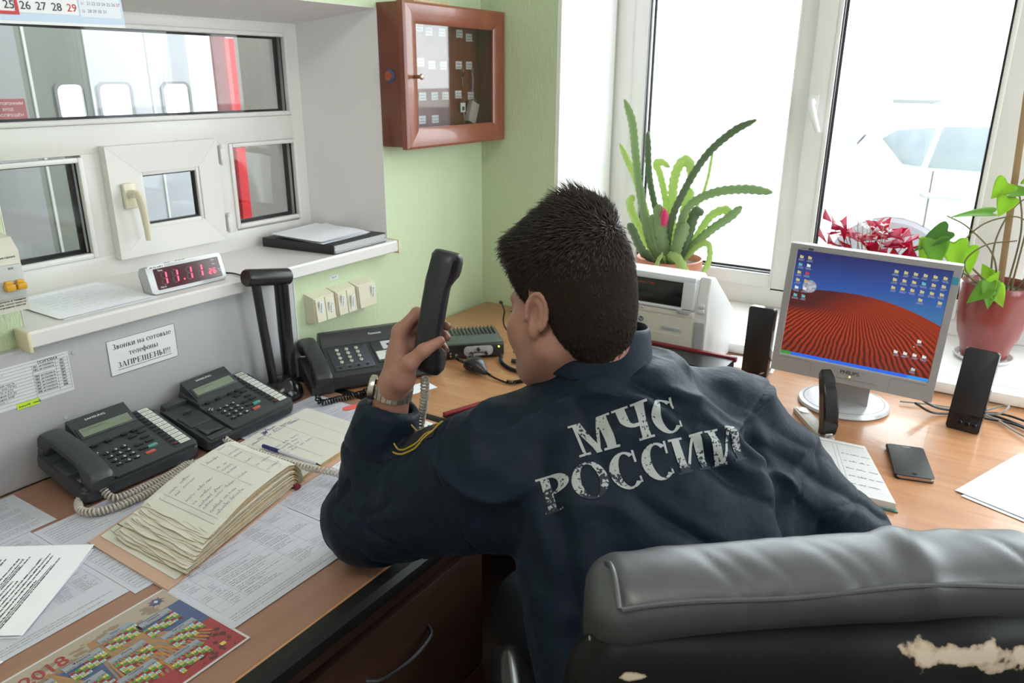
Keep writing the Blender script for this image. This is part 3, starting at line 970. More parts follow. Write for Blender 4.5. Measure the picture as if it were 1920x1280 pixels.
def handset_mesh(L=.205, w=.047):
    """handset lying along +Y, ear and mouth pieces hanging to -Z; origin at the middle of its back's underside"""
    mb = MB()
    N_ = 28
    rows = []
    for i in range(N_ + 1):
        t = i / N_
        y = (t - .5) * L
        a = abs(t - .5) * 2
        top = .030 - .016 * a ** 2.4                         # bowed back
        bot = .004 if a < .52 else .004 - .030 * min(1, (a - .52) / .14) * (1 if a < .9 else max(.35, 1 - (a - .9) * 5))
        ww = w * (.86 + .14 * min(1, max(0, (a - .45) / .2)))
        if a > .93: ww *= 1 - (a - .93) * 2.4; top -= (a - .93) * .08
        rows.append((y, top, bot, ww))
    prof = [(-.5, .25), (-.5, .72), (-.40, .93), (-.22, 1.0), (.22, 1.0), (.40, .93), (.5, .72), (.5, .25), (.42, .04), (.2, 0), (-.2, 0), (-.42, .04)]
    n = len(prof)
    V = []
    for y, tp, bt, ww in rows:
        for px, pz in prof: V.append((px * ww, y, bt + (tp - bt) * pz))
    F = [(i * n + j, (i + 1) * n + j, (i + 1) * n + (j + 1) % n, i * n + (j + 1) % n) for i in range(N_) for j in range(n)]
    F += [tuple(range(n)), tuple(N_ * n + j for j in range(n))[::-1]]
    mb.add(V, F)
    return mb


def phone(label, loc, rz, with_handset):
    t = thing('desk_phone', label, 'telephone', loc, rz, 'charcoal key phones along the grey panel')
    tilt = rotx(math.radians(14)) @ Matrix.Diagonal((1, .77, 1, 1))
    W, D = .258, .225
    b = MB(tilt)
    # wedge body: left cradle lane lower, main deck, raised display hood at the back
    b.prism(rrect(0, 0, W, D, .014), .006, .032, 0, .006, 3)
    b.prism(rrect(.066, .004, W - .003, D - .004, .010), .03, .040, 0, .004, 2)
    b.prism([(.066, .150), (.204, .150), (.204, .232), (.190, .246), (.080, .246), (.066, .240)], .03, .046, 0, .005, 2)
    # display hood, sloping up
    hood = [(.072, .158, .046), (.200, .158, .046), (.200, .246, .0685), (.072, .246, .0685)]
    b.add(hood + [(x, y, .03) for x, y, z in hood], [(0, 1, 2, 3), (0, 4, 5, 1), (1, 5, 6, 2), (2, 6, 7, 3), (3, 7, 4, 0)])
    # cradle: cups for ear and mouth ends with a rib between
    b.box(.004, .004, .028, .064, .026, .037, 0, .004)
    b.box(.004, .085, .028, .064, .150, .036, 0, .004)
    b.box(.004, .200, .012, .066, .224, .044, 0, .005)
    b.prism([(.022, .150), (.044, .150), (.040, .158), (.026, .158)], .034, .044, 0, .002)
    for iy in range(9):                                    # loudspeaker grille dots
        for ix in range(9):
            b.lathe([(.0011, 0), (.0011, .0004)], 6, 1, xf=tr(.0165 + ix * .0042, .094 + iy * .0058, .0362))
    b.build('body', [PH, PHK], t)
    # feet: front pads and the rear stand
    MB().box(.012, .010, 0, .05, .035, .012, 0, .002).build('foot', PHK, t)
    MB().box(W - .05, .010, 0, W - .012, .035, .012, 0, .002).build('foot', PHK, t)
    MB().box(.03, D * .75 - .055, 0, W - .03, D * .75 - .035, .042, 0, .002).build('stand', PHK, t)
    d_ = MB(tilt)
    d_.grid(lambda p, q: (.010 + .048 * p, .030 + .05 * q, .0375 - .0045 * (1 - (2 * p - 1) ** 2) * (1 - (2 * q - 1) ** 2)), 8, 8)
    d_.build('cradle_dish', mat('gloss_charcoal', (.03, .033, .037), .15), t)
    s = MB(tilt)
    M = frame((.078, .178, .0516), (1, 0, 0), (0, .078, .020))
    s.box(-.002, -.003, .0, .118, .036, .0014, 0, .0006, xf=M)
    s.rect(.004, .003, .112, .030, .0018, 1, xf=M)
    s.text('11 11 00', .011, .07, .010, .0020, 2, xf=M, fit=.036)
    for i in range(9): s.rect(.008 + i * .006, .019, .012 + i * .006, .026, .0020, 2, xf=M)
    s.build('display', [PH, LCD, mat('lcd_digit', (.13, .165, .11), .4)], t)
    l = MB(tilt)
    M2 = frame((.106, .228, .0650), (1, 0, 0), (0, .094, .024))
    l.text('SAMSUNG', .0085, 0, 0, .0006, 0, xf=M2, bold=.03, sx=1.15)
    l.build('lettering', [LEGEND], t)
    # keys
    keys = [(.086 + c * .019, .098 - r * .020, .014, .0085, k) for r, row in enumerate(('123', '456', '789', '*0#')) for c, k in enumerate(row)]
    for x, y, w_, h_, k in keys:
        q = MB(tilt)
        q.prism(rrect(x, y, x + w_, y + h_, .003), .0395, .0435, 0, .001)
        if k: q.text(k, .0105, x + w_ / 2 + .0015, y + .0012, .0437, 1, 'c', bold=.03)
        q.build('key', [PHK, LEGEND], t)
    for x, y, c in ((.150, .036, 'r'), (.166, .058, 'g'), (.148, .062, 0), (.148, .083, 0), (.172, .083, 0), (.172, .104, 0), (.154, .124, 0), (.178, .130, 0)):
        q = MB(tilt)
        w_ = .021 if c else .019
        q.prism(rrect(x, y, x + w_, y + .0095, .002), .0395, .0435, 0, .001)
        if not c: typed(q, x + .003, y + .0105, .014, .003, 1, .0405, rnd=random.Random(int(x * 999)))
        q.build('key', [mat('red_key', (.50, .10, .09), .45) if c == 'r' else mat('green_key', (.10, .33, .26), .45) if c == 'g' else PHK, LEGEND], t)['label'] = {'r': 'red key', 'g': 'green key', 0: 'black function key'}[c]
    for i, x in enumerate((.082, .112, .148, .170)):
        q = MB(tilt)
        q.prism(rrect(x, .1485 - .004, x + .015, .157 - .004, .003), .0395, .046, 0, .001)
        q.build('key', PHK, t)
    nv = MB(tilt)
    nv.ball((.0745, .113, .041), (.0085, .008, .004), 0, 14, 8)
    for a in range(4): nv.rect(-.0018, .0035, .0018, .006, .0052, 1, xf=tr(.0745, .113, .0405) @ rotz(a * PI / 2))
    nv.build('navigation_key', [PHK, LEGEND], t)
    # strip of direct-dial keys with paper legends at the right
    st = MB(tilt)
    st.box(.207, .020, .036, .250, .233, .0412, 0, .0015)
    for i in range(12):
        y = .024 + i * .0172
        st.rect(.2235, y + .001, .2475, y + .0155, .0416, 1)
        typed(st, .226, y + .006, .016, .003, 2, .0418, rnd=random.Random(i))
    sp = st.build('key_strip', [PH, mat('legend_paper', (.70, .70, .64), .5), GREYINK], t)
    for i in range(12):
        y = .024 + i * .0172
        q = MB(tilt)
        q.prism(rrect(.209, y + .004, .2215, y + .0125, .002), .040, .0438, 0, .001)
        if i == 0: q.rect(.212, y + .007, .218, y + .0095, .0440, 1)
        q.build('key', [PHK, mat('red_lamp', (.6, .02, .02), .4)], sp)
    if with_handset:
        h = handset_mesh(.196, .050)
        hs = h.build('handset', PH, t)
        hs.matrix_local = rotx(math.radians(14)) @ tr(.0335, .086, .0545)
    return t


p1 = phone('charcoal key phone with its handset resting on it, nearest the left edge', (-1.408, .652, .7525), PI / 2, True)
p2 = phone('charcoal key phone with empty handset cradle, farther along the grey panel', (-1.398, .928, .7525), PI / 2 + .06, False)
c = MB()
path = spline([(-1.408, .690, .790), (-1.395, .690, .772), (-1.380, .698, .762), (-1.372, .730, .7615), (-1.370, .775, .7615), (-1.378, .83, .7615), (-1.386, .862, .7615), (-1.376, .872, .7625), (-1.366, .850, .7625), (-1.352, .790, .762), (-1.344, .74, .762), (-1.345, .69, .762), (-1.360, .650, .762), (-1.388, .636, .762), (-1.420, .648, .763), (-1.43, .662, .768)], 10)
coil(c, path, .0062, .0023, .0068)
tag(c.build('phone_cord', CORDW, p1, world=True), None)

# handset cord of the second phone runs over the ledger to the handset in the hand
c = MB()
path = spline([(-1.392, .975, .772), (-1.392, .968, .776), (-1.372, .966, .774), (-1.33, .966, .7725), (-1.28, .969, .7725), (-1.20, .973, .7725), (-1.13, .982, .7735), (-1.08, .996, .772), (-1.02, 1.005, .763), (-.95, 1.01, .763), (-.89, .99, .775), (-.86, .972, .83), (-.815, .945, .91), (-.785, .926, .99), (-.758, .906, 1.05), (-.742, .890, 1.094)], 10)
coil(c, path, .0058, .0022, .0085)
c.build('handset_cord', CORDW, p2, world=True)

# ================================================================== ledger
LB = mat('ledger_board', (.56, .36, .27), .6)
PG = mat('ledger_page', (.68, .655, .59), .7, spec=.2)
PGE = mat('ledger_page_edge', (.47, .34, .18), .8, spec=.1, var=(45, .5))
RULE = mat('page_rule', (.33, .34, .36), .7)
ld = thing('ledger', 'thick open handwritten ledger with curled page stack, in front of the phones', 'book', (-1.21, .93, .752))
X0, X1 = -.165, .088                                       # spine runs along x here
cv_ = MB()
sk = -.095                                                 # skew of the left half


def SK(x, y): return (x + (-sk) * (-min(0, y)) * 0.0 + (.33 and (-y) * .26 if y < 0 else 0), y)


cv_.prism([SK(X0, -.34)[::1], SK(X1 - .012, -.345), (X1, 0.0), (X0, -.004)], .0005, .0035)
cv_.build('cover', LB, ld)
MB().prism([(X0, .004), (X1, .004), (X1 - .03, .30), (X0 - .03, .285)], .0005, .0035).build('cover', LB, ld)
MB().tube([(X0, 0, .006), (X1 + .004, 0, .006)], .007, 8, flat=(.8, 1.2)).build('spine', mat('ledger_cloth', (.16, .015, .03), .7), ld)
en = MB()
en.prism([SK(X0 + .008, -.318), SK(X1 - .02, -.322), (X1 - .006, -.01), (X0 + .006, -.01)], .0036, .0050)
M = tr(0, 0, 0)
for i in range(4):
    a = SK(X0 + .022, -.30 + i * .06); line(en, a[0], a[1], a[0] - .016, a[1] + .06, .0008, 1, .0056)
    typed(en, a[0] - .02, a[1] + .02, .018, .0035, 1, .0056)
    line(en, a[0] - .012, a[1] + .002, a[0] + .03, a[1] - .002, .0007, 1, .0056)
en.build('endpaper', [PG, INK], ld)
# the swollen block of turned pages: leaves curl over the spine and end in a ragged fan
lv = random.Random(4)
NL = 34
for i in range(NL):
    u = i / (NL - 1)
    lm = MB()
    zb = .006 + .050 * u
    yend = -(.305 - .070 * u ** 1.2) - lv.uniform(0, .006)
    xa, xb = X0 + .036 + .012 * lv.random() + .012 * u, X1 - .004 - .006 * lv.random()
    top = i == NL - 1
    wob = lv.uniform(0, 6)
    N_ = 18

    def prof(t, u=u, zb=zb, yend=yend, wob=wob):
        # t 0 at the spine .. 1 at the fan
        a = min(1, t / .16)
        if t < .16:
            ang = PI * .5 * a
            y = .020 * u - (.034 * (1 - math.cos(ang))) * (0.4 + .6 * u) + .004
            z = .006 + (zb - .004) * math.sin(ang)
        else:
            s_ = (t - .16) / .84
            y0 = .020 * u - .034 * (0.4 + .6 * u) + .004
            y = y0 + (yend - y0) * s_
            z = zb + .002 + .006 * math.sin(s_ * PI) * (.3 + u) - .016 * u * s_ ** 1.5 + .0006 * math.sin(s_ * 9 + wob)
        return y, z

    def fn(p, q):
        y, z = prof(q)
        x = xa + (xb - xa) * p + (-y * .26 if y < 0 else 0)
        e_ = .0014 * math.sin(p * 17 + wob) * q * q + (.0020 * math.sin(p * 5 + wob * 2) if q > .9 else 0)
        return (x, y + (e_ if q > .95 else 0), z + (.0010 * math.sin(p * 7 + wob) + (.003 * (abs(p - .5) * 2) ** 3 * (lv.random() if q == 1 else .5)) * (1 if q > .9 else 0)))
    lm.grid(fn, 12, N_)
    n0 = len(lm.V)
    # body down to the leaf below
    for (x, y, z) in list(lm.V): lm.V.append((x, y, z - .0016))
    W_ = 13
    for j in range(N_):
        for s_ in (0, 12):
            a, b_ = j * W_ + s_, (j + 1) * W_ + s_
            lm.F.append((a, b_, b_ + n0, a + n0)); lm.I.append(1)
    for p in range(12):
        a = N_ * W_ + p
        lm.F.append((a, a + 1, a + 1 + n0, a + n0)); lm.I.append(1)
    if top:
        k = MB()
        pw = xb - xa
        H = .26

        def put(x, y): return x, y
        rnd = random.Random(9)
        pr = MB()
        for r in range(30):                                 # printed feint rules run along the page
            x = .022 + r * (pw - .04) / 30
            line(pr, .02, x, .21, x, .0003, 2)
        for y in (.018, .030, .21, .125, .175): line(pr, y, .016, y, pw - .014, .0005, 4)
        line(pr, .018, .016, .21, .016, .0005, 4); line(pr, .018, pw - .014, .21, pw - .014, .0005, 4)
        for r in range(11):
            for (a, b) in ((.036, .085), (.13, .04), (.18, .028)):
                if rnd.random() < .62: scribble(pr, a, .024 + r * .017 + rnd.uniform(-.003, .003), b * rnd.uniform(.5, 1), .009, 3, rnd=rnd, lw=.0005)
        for (s_, x, _) in pr.V:                              # lay on the top leaf; s_ from the fan end
            q = 1 - s_ / .262
            q = max(0, min(1, q))
            y, z = prof(q)
            k.V.append((xb - x + (-y * .26 if y < 0 else 0), y, z + .0010 + .0010 * math.sin((1 - x / pw) * 7 + wob)))
        lm.add(k.V, pr.F); lm.I[-len(pr.F):] = pr.I
        lm.build('page', [PG, PGE, RULE, BLUEINK, INK], ld)
    else:
        lm.build('page', [PG, PGE], ld)
# right hand half: thinner block with a written page
rp = MB()


def rfn(p, q, dz=0.0):
    y = .006 + .275 * q
    x = X0 + .01 + (X1 - X0 - .022) * p - y * .11
    z = .007 + .003 * (1 - math.exp(-q * 30)) + .003 * math.sin(q * 3) + dz
    return (x, y, z)


rp.grid(rfn, 10, 16)
n0 = len(rp.V); W_ = 11
for (x, y, z) in list(rp.V): rp.V.append((x, y, .0036))
for j in range(16):
    for s_ in (0, 10): a, b = j * W_ + s_, (j + 1) * W_ + s_; rp.F.append((a, b, b + n0, a + n0)); rp.I.append(1)
for p in range(10): a = 16 * W_ + p; rp.F.append((a, a + 1, a + 1 + n0, a + n0)); rp.I.append(1)
pr = MB(); rnd = random.Random(12)
for r in range(32): line(pr, .05, .02 + r * .0062, .262, .02 + r * .0062, .0003, 2)
for y in (.05, .108, .165, .215): line(pr, y, .02, y, .218, .0005, 4)
for r in range(4): scribble(pr, .055, .10 + r * .014, .15 * rnd.uniform(.5, 1), .009, 3, rnd=rnd, lw=.0005)
for r in range(6): scribble(pr, .06 + r * .025, .205 + rnd.uniform(-.006, .006), .03, .010, 3, rnd=rnd, lw=.0007)
for r in range(3): scribble(pr, .11, .214 + r * .004, .02, .012, 3, rnd=rnd, lw=.0012)
vv = []
for (s_, x, _) in pr.V: vv.append(rfn(1 - x / .238, min(1, s_ / .275), .0007))
rp.add(vv, pr.F); rp.I[-len(pr.F):] = pr.I
rp.build('page', [PG, PGE, RULE, BLUEINK, INK], ld)
# pen lying in the fold
pn = thing('pen', 'clear ballpoint pen with blue cap lying in the ledger fold', 'pen', (-1.281, 1.002, .7685), .08)
MB().tube([(0.02, 0, 0), (.13, 0, -.004)], .0034, 10).build('barrel', mat('clear_plastic', (.62, .63, .70), .2), pn)
MB().tube([(-.025, 0, .0015), (.022, 0, 0)], .0043, 10).build('cap', mat('navy_plastic', (.02, .025, .16), .35), pn)
MB().tube([(.13, 0, -.004), (.142, 0, -.0046)], [.003, .0008], 8).build('tip', mat('black_tip', (.02, .02, .02), .3), pn)

# ================================================================== on the inner window board
SILL = 1.0712
t = thing('digital_clock', 'silver digital clock with red LED digits on the inner window board', 'clock', (-1.610, .981, SILL), PI / 2 - .035)
# local: x along the front, y back, face leaning back
fx = frame((0, 0, .002), (1, 0, 0), (0, .30, 1))
ck = MB()
Wc, Hc = .196, .066
ck.prism(rrect(0, 0, Wc, Hc, .006), -.034, 0, 0, .003, xf=fx)
ck.prism(rrect(0.002, .004, Wc - .002, Hc - .008, .004), -.040, -.033, 1, .001, xf=fx)
SILV = mat('silver_plastic', (.50, .50, .51), .34, .35)
ck.build('case', [SILV, mat('dark_grey_plastic', (.10, .10, .10), .5)], t)
d = MB()
d.prism(rrect(.016, .008, Wc - .010, Hc - .009, .003), -.001, .0006, 0, 0, xf=fx)
DIM = mat('clock_segment_off', (.05, .006, .010), .3)


def seg7(mb, ch, x, y, w, h, m_on, m_off=None, slant=.10, th=None, z=.0010):
    th = th or h * .09
    S = {'0': 'abcdef', '1': 'bc', '2': 'abged', '3': 'abgcd', '4': 'fgbc', '5': 'afgcd', '6': 'afgedc', '7': 'abc', '8': 'abcdefg', '9': 'abcdfg'}[ch]
    seg = dict(a=(0, h, w, h), b=(w, h / 2, w, h), c=(w, 0, w, h / 2), d=(0, 0, w, 0), e=(0, 0, 0, h / 2), f=(0, h / 2, 0, h), g=(0, h / 2, w, h / 2))
    for k, (a, b, c, d_) in seg.items():
        on = k in S
        if not on and m_off is None: continue
        L = math.hypot(c - a, d_ - b); g = th * .6
        ux, uy = (c - a) / L, (d_ - b) / L
        line(mb, x + a + ux * g + slant * (b + uy * g), y + b + uy * g, x + c - ux * g + slant * (d_ - uy * g), y + d_ - uy * g, th, m_on if on else m_off, z, fx)


for x, ch in ((.040, '1'), (.068, '1'), (.104, '1'), (.132, '1')):
    seg7(d, ch, x - .010, .018, .012, .029, 1, 2, th=.0030)
for x, ch in ((.1525, '2'), (.164, '6')): seg7(d, ch, x, .020, .0065, .011, 1, None, th=.0015)
d.box(.0845, .020, .0008, .0875, .0225, .0012, 1, xf=fx)
for s_, x, y, sz in (('Time', .026, .050, .006), ('Alarm', .022, .0115, .006), ('Date', .164, .050, .005), ('Min', .166, .040, .005), ('°C', .1755, .022, .009)): d.text(s_, sz, x, y, .0010, 3, xf=fx, bold=.02)
d.build('display', [mat('clock_window', (.06, .006, .012), .12), mat('red_led', (.8, .02, .03), .4, emit=(1, .03, .07), estr=3.2), DIM, LEGEND], t)
q = MB()
q.box(.006, Hc - .0085, .0002, .046, Hc - .0015, .0008, 0, xf=fx)
typed(q, .009, Hc - .0068, .032, .0038, 1, .0010, fx, random.Random(1))
q.build('label', [mat('label_white', (.8, .8, .8), .5), INK], t)['label'] = 'white paper label'
for x in (.058, .066, .086, .094, .104): MB().box(x, Hc - .002, -.020, x + .005, Hc + .002, -.012, 0, .001, xf=fx).build('button', mat('dark_grey_plastic'), t)
c = MB().tube(spline([(-1.640, 1.172, 1.084), (-1.648, 1.20, 1.076), (-1.628, 1.214, 1.0745), (-1.596, 1.212, 1.0745), (-1.570, 1.21, 1.075)], 8), .0022, 8)
c.build('cord', BLACKP, t, world=True)

p_ = sheet('paper_sheet', 'white handwritten sheet lying on the inner window board beside the clock', 'paper', (-1.600, .765, 1.0722), (0, 1, -.0), (-1, .12, 0), .212, .232,
           lambda k, w, h, rnd: [scribble(k, .02 + rnd.uniform(0, .02), h - .04 - r * .022, .15 * rnd.uniform(.5, 1), .007, 1, rnd=rnd, lw=.0005) for r in range(8)], PAPERB, mat('pencil', (.45, .45, .52), .6), seed=20,
           curl=lambda s, t_: .0010 + .004 * t_ * t_ * 0 + .003 * max(0, .2 - s))
p_ = sheet('paper_sheet', 'white sheet lying directly under the handwritten one on the window board', 'paper', (-1.594, .772, 1.0716), (.03, 1, 0), (-1, .03, 0), .21, .225, None, PAPERB, seed=21)

t = thing('document_binder', 'black document folder full of pages on the inner window board', 'folder', (-1.60, 1.52, SILL), .0)
BK = mat('black_board', (.018, .018, .02), .5)
fp = [(.018, 0), (.012, .222), (-.225, .195), (-.235, -.035)]
MB().prism(fp, .0005, .003).build('cover', BK, t)
bb = MB()
for k in range(9):
    z = .0032 + k * .0024
    o_ = random.Random(k).uniform(-.003, .003)
    bb.prism([(x * .97 + o_, y * .97 + .003 + o_) for x, y in fp], z, z + .0022)
bb.build('pages', mat('folder_pages', (.55, .55, .56), .6), t)
MB().prism(fp, .025, .0275).build('cover', BK, t)
MB().prism([(.0185, -.002), (-.236, -.037), (-.237, -.033), (.018, .002)], .0005, .0275, 0, .001).build('spine', BK, t)
for k, (dx, dy, a, rz) in enumerate(((.0, .0, .002, .03), (-.01, .006, .004, -.04), (-.006, -.002, .006, .06))):
    cu = random.Random(k)
    pp = MB().grid(lambda s, t_: (-.012 - .195 * s, -.01 + .19 * t_, .0285 + k * .0030 + .004 * abs(math.sin(s * 4)) * t_ + .004 * s * s), 10, 8, xf=tr(dx, dy, 0) @ rotz(rz))
    o2 = pp.build('paper_sheet', PAPERB, None, sharp=0)
    o2.location = t.location
    tag(o2, ('white sheet lying lowest on the black folder', 'white sheet in the middle of the pile on the black folder', 'topmost curled white sheet on the black folder')[k], 'paper')

# ================================================================== on the left wall
t = thing('circuit_breaker', 'cream circuit breaker box with two yellow toggles at the left edge', 'switch', (XW, .655, 1.19), 0)
b = MB(tr(-XW, -.655, -1.19))
b.add([(XW, .610, 1.120), (XW, .697, 1.120), (XW, .697, 1.262), (XW, .610, 1.262), (-1.557, .612, 1.122), (-1.557, .694, 1.122), (-1.557, .694, 1.236), (-1.557, .612, 1.236), (-1.572, .692, 1.260), (-1.572, .612, 1.260)],
      [(4, 5, 6, 7), (0, 1, 5, 4), (1, 2, 8, 6, 5), (7, 6, 8, 9), (2, 3, 9, 8), (0, 4, 7, 9, 3)])
b.build('cover', mat('breaker_ivory', (.62, .59, .50), .45), t)
q = MB(tr(-XW, -.655, -1.19))
q.box(-1.560, .630, 1.150, -1.549, .6915, 1.212, 0, .0015)
q.build('module', mat('breaker_grey', (.50, .51, .50), .45), t)
for y in (.652, .672):
    MB(tr(-XW, -.655, -1.19)).box(-1.551, y, 1.166, -1.536, y + .017, 1.178, 0, .002).box(-1.549, y + .002, 1.176, -1.541, y + .015, 1.184, 0, .002).build('toggle', mat('amber_plastic', (.66, .34, .02), .4), t)
q = MB(tr(-XW, -.655, -1.19))
M = frame((-1.5487, .632, 1.2), (0, 1, 0), (0, 0, 1))
q.text('AEK', .006, .008, .004, .0003, 0, xf=M).text('BEK', .006, .034, .004, .0003, 0, xf=M)
q.build('lettering', INK, t, smooth=False)
q = MB(tr(-XW, -.655, -1.19))
M = frame((-1.5568, .632, 1.132), (0, 1, 0), (0, 0, 1))
q.text('Включать в темное', .0052, 0, .010, .0004, 0, xf=M, fit=.058, bold=.02).text('Время суток вместе', .0052, 0, .0045, .0004, 0, xf=M, fit=.058, bold=.02).text('с основным светом', .0052, .004, -.001, .0004, 0, xf=M, fit=.052, bold=.02)
q.build('lettering', INK, t, smooth=False)
q = MB(tr(-XW, -.655, -1.19))
M = frame((-1.5568, .632, 1.222), (0, 1, 0), (0, 0, 1))
q.text('освещение гаража', .0055, .004, .002, .0004, 0, xf=M, fit=.05, bold=.02)
q.build('lettering', INK, t, smooth=False)

# three surface switches in a row
IVORY = mat('ivory_switch', (.70, .66, .52), .38)
wl = random.Random(3)
LBL = {0: ('Дворик', 'Гараж'), 1: ('Сигнал', 'Тревога'), 2: ('Фасад',)}
desc = ('ivory wall switch with two white labels, nearest the grey panel edge', 'middle ivory wall switch with a peeling paper strip', 'single-label ivory wall switch at the right of the row')
for i in range(3):
    y0 = 1.430 + i * .0855
    t = thing('wall_switch', desc[i], 'switch', (XW, y0 + .042, .928), 0, 'ivory switches on the green wall')
    b = MB(tr(-XW, -(y0 + .042), -.928))
    b.add([(XW, y0, .886), (XW, y0 + .083, .886), (XW, y0 + .083, .972), (XW, y0, .972), (XW + .034, y0 + .003, .890), (XW + .034, y0 + .080, .890), (XW + .034, y0 + .080, .962), (XW + .034, y0 + .003, .962)],
          [(4, 5, 6, 7), (0, 1, 5, 4), (1, 2, 6, 5), (2, 3, 7, 6), (3, 0, 4, 7)])
    b.build('box', IVORY, t, sharp=20)
    n_ = 1 if i == 2 else 2
    for k in range(n_):
        ya = y0 + .005 + k * .0735 / n_; yb = ya + .072 / n_ - .001
        r_ = MB(tr(-XW, -(y0 + .042), -.928))
        r_.add([(XW + .033, ya, .893), (XW + .033, yb, .893), (XW + .033, yb, .960), (XW + .033, ya, .960), (XW + .044, ya + .001, .894), (XW + .044, yb - .001, .894), (XW + .038, yb - .001, .959), (XW + .038, ya + .001, .959)],
               [(4, 5, 6, 7), (0, 1, 5, 4), (1, 2, 6, 5), (2, 3, 7, 6), (3, 0, 4, 7)])
        rk = r_.build('rocker', IVORY, t, sharp=20)
        l_ = MB()
        ym = (yb - .014) if i == 2 else (ya + yb) / 2
        M = frame((XW + .0445 if i != 1 or k == 0 else XW + .047, ym - .0075, .953 if k == 0 else .945), (-.09, 0, -1), (0, 1, .12 if (i == 1 and k) else 0))
        l_.box(0, 0, 0, .042 if not (i == 1 and k) else .052, .015, .0006, 0)
        l_.text(LBL[i][k], .0075, .005, .0045, .0009, 1, fit=.03)
        l_.xf = Matrix.Identity(4)
        Q = MB(tr(-XW, -(y0 + .042), -.928) @ M); Q.V = [(Q.xf @ Vector(v))[:] for v in l_.V]; Q.F = l_.F; Q.I = l_.I
        Q.build('label', [mat('label_white'), INK], rk)['label'] = 'white paper label'
q = MB().box(0, 0, 0, .030, .011, .0003); q.text('СМ №', .0068, .004, .003, .0006, 1, bold=.02)
o_ = q.build('paper_label', [mat('label_white'), mat('violet_ink', (.12, .09, .30), .6)], smooth=False)
o_.matrix_world = frame((XW + .0006, 1.534, .990), (0, 1, 0), (0, 0, 1))
tag(o_, 'tiny white paper label on green wall above the wall switches', 'label')

# tear-off calendar hanging over the top of the opening
t = thing('wall_calendar', 'pale blue quarter calendar hanging over the inner window at the top left', 'calendar', (-1.608, .80, 1.9), 0)
M = tr(1.608, -.80, -1.9) @ frame((-1.6075, .590, 1.636), (0, 1, .012), (-.035, 0, 1))
k = MB(M)
k.box(0, -.002, -.0012, .417, .42, 0)
k.rect(.0, .0035, .417, .42, .0004, 2)
k.rect(.0, .018, .324, .16, .0008, 0)
k.rect(.327, .015, .412, .12, .0008, 5)
for i, s_ in enumerate(('23', '24', '25', '26', '27', '28', '29')):
    k.text(s_, .020, .137 + i * .029, .024, .0012, 3 if i == 6 else 1, 'c', bold=.015)
for r, row in enumerate((('28', '29', '30', '31', '', '', ''), ('21', '22', '23', '24', '25', '26', '27'), ('14', '15', '16', '17', '18', '19', '20'))):
    for i, s_ in enumerate(row):
        if s_: k.text(s_, .0082, .346 + i * .0103, .024 + r * .014, .0012, 3 if i == 6 else 4, 'c')
    k.text(('22', '21', '20')[r], .006, .331, .024 + r * .014, .0012, 4)
k.build('sheet', [mat('label_white'), mat('dark_ink', (.03, .03, .05), .5), mat('pale_blue_card', (.55, .66, .80), .5), RED, GREYINK, mat('bluish_paper', (.72, .76, .82), .5)], t, smooth=False)
k = MB(M)
for a in ((.172, .014, .211, .0195), (.172, .053, .211, .058), (.172, .0195, .1775, .053), (.2055, .0195, .211, .053)): k.box(a[0], a[1], .0016, a[2], a[3], .0024)
k.build('date_marker', RED, t)['label'] = 'red date frame'

# ================================================================== key cabinet in the corner
CHERRY = wood('cherry_wood', (.17, .042, .022), (.225, .062, .033), .32, (9, 9, 1.2), .2)
CHERRYF = wood('cherry_frame', (.225, .060, .032), (.285, .082, .046), .3, (2, 9, 2), .3)
ky = thing('key_cabinet', 'cherry wood key cabinet with glazed door, hung in the corner', 'cabinet', (XW, 2.03, 1.35), 0)
X = tr(-XW, -2.03, -1.35)
KY0, KY1, KZ0, KZ1 = 1.783, 2.285, 1.349, 1.745
b = MB(X)
b.box(XW, KY0, KZ0, -1.540, KY0 + .016, KZ1, 0, .001).box(XW, KY1 - .016, KZ0, -1.540, KY1, KZ1, 0, .001)
b.box(XW, KY0 + .016, KZ0, -1.540, KY1 - .016, KZ0 + .016).box(XW, KY0 + .016, KZ1 - .016, -1.540, KY1 - .016, KZ1)
b.box(XW, KY0 + .016, KZ0 + .016, -1.612, KY1 - .016, KZ1 - .016)
b.build('body', CHERRY, ky)
dr = MB(X)
y0, y1, z0, z1 = 1.780, 2.290, 1.343, 1.747
yi0, yi1, zi0, zi1 = 1.846, 2.236, 1.402, 1.690
P = [(y0, z0), (y1, z0), (y1, z1), (y0, z1)]; Q = [(yi0, zi0), (yi1, zi0), (yi1, zi1), (yi0, zi1)]
pr_ = [(0, -1.539), (0, -1.521), (.12, -1.517), (.45, -1.518), (.85, -1.524), (1.0, -1.530), (1.0, -1.539)]
for i in range(4):
    j = (i + 1) % 4
    V = []
    for f_, x in pr_:
        a = (P[i][0] + (Q[i][0] - P[i][0]) * f_, P[i][1] + (Q[i][1] - P[i][1]) * f_)
        c = (P[j][0] + (Q[j][0] - P[j][0]) * f_, P[j][1] + (Q[j][1] - P[j][1]) * f_)
        V += [(x, *a), (x, *c)]
    n = len(pr_)
    dr.add(V, [(2 * k, 2 * k + 1, 2 * ((k + 1) % n) + 1, 2 * ((k + 1) % n)) for k in range(n)])
door = dr.build('door', CHERRYF, ky, sharp=25)
MB(X).box(-1.5365, yi0 - .006, zi0 - .006, -1.5335, yi1 + .006, zi1 + .006).build('pane', glass_mat('cabinet_glass', (.93, .93, .93), 1.55, 1.2), door)
MB(X).cyl((-1.520, 1.822, 1.546), (-1.498, 1.822, 1.546), .0052, 14, 0).ball((-1.494, 1.822, 1.546), (.005, .0085, .0085), 0).build('knob', mat('brass_knob', (.45, .38, .28), .3, 1.0), door)
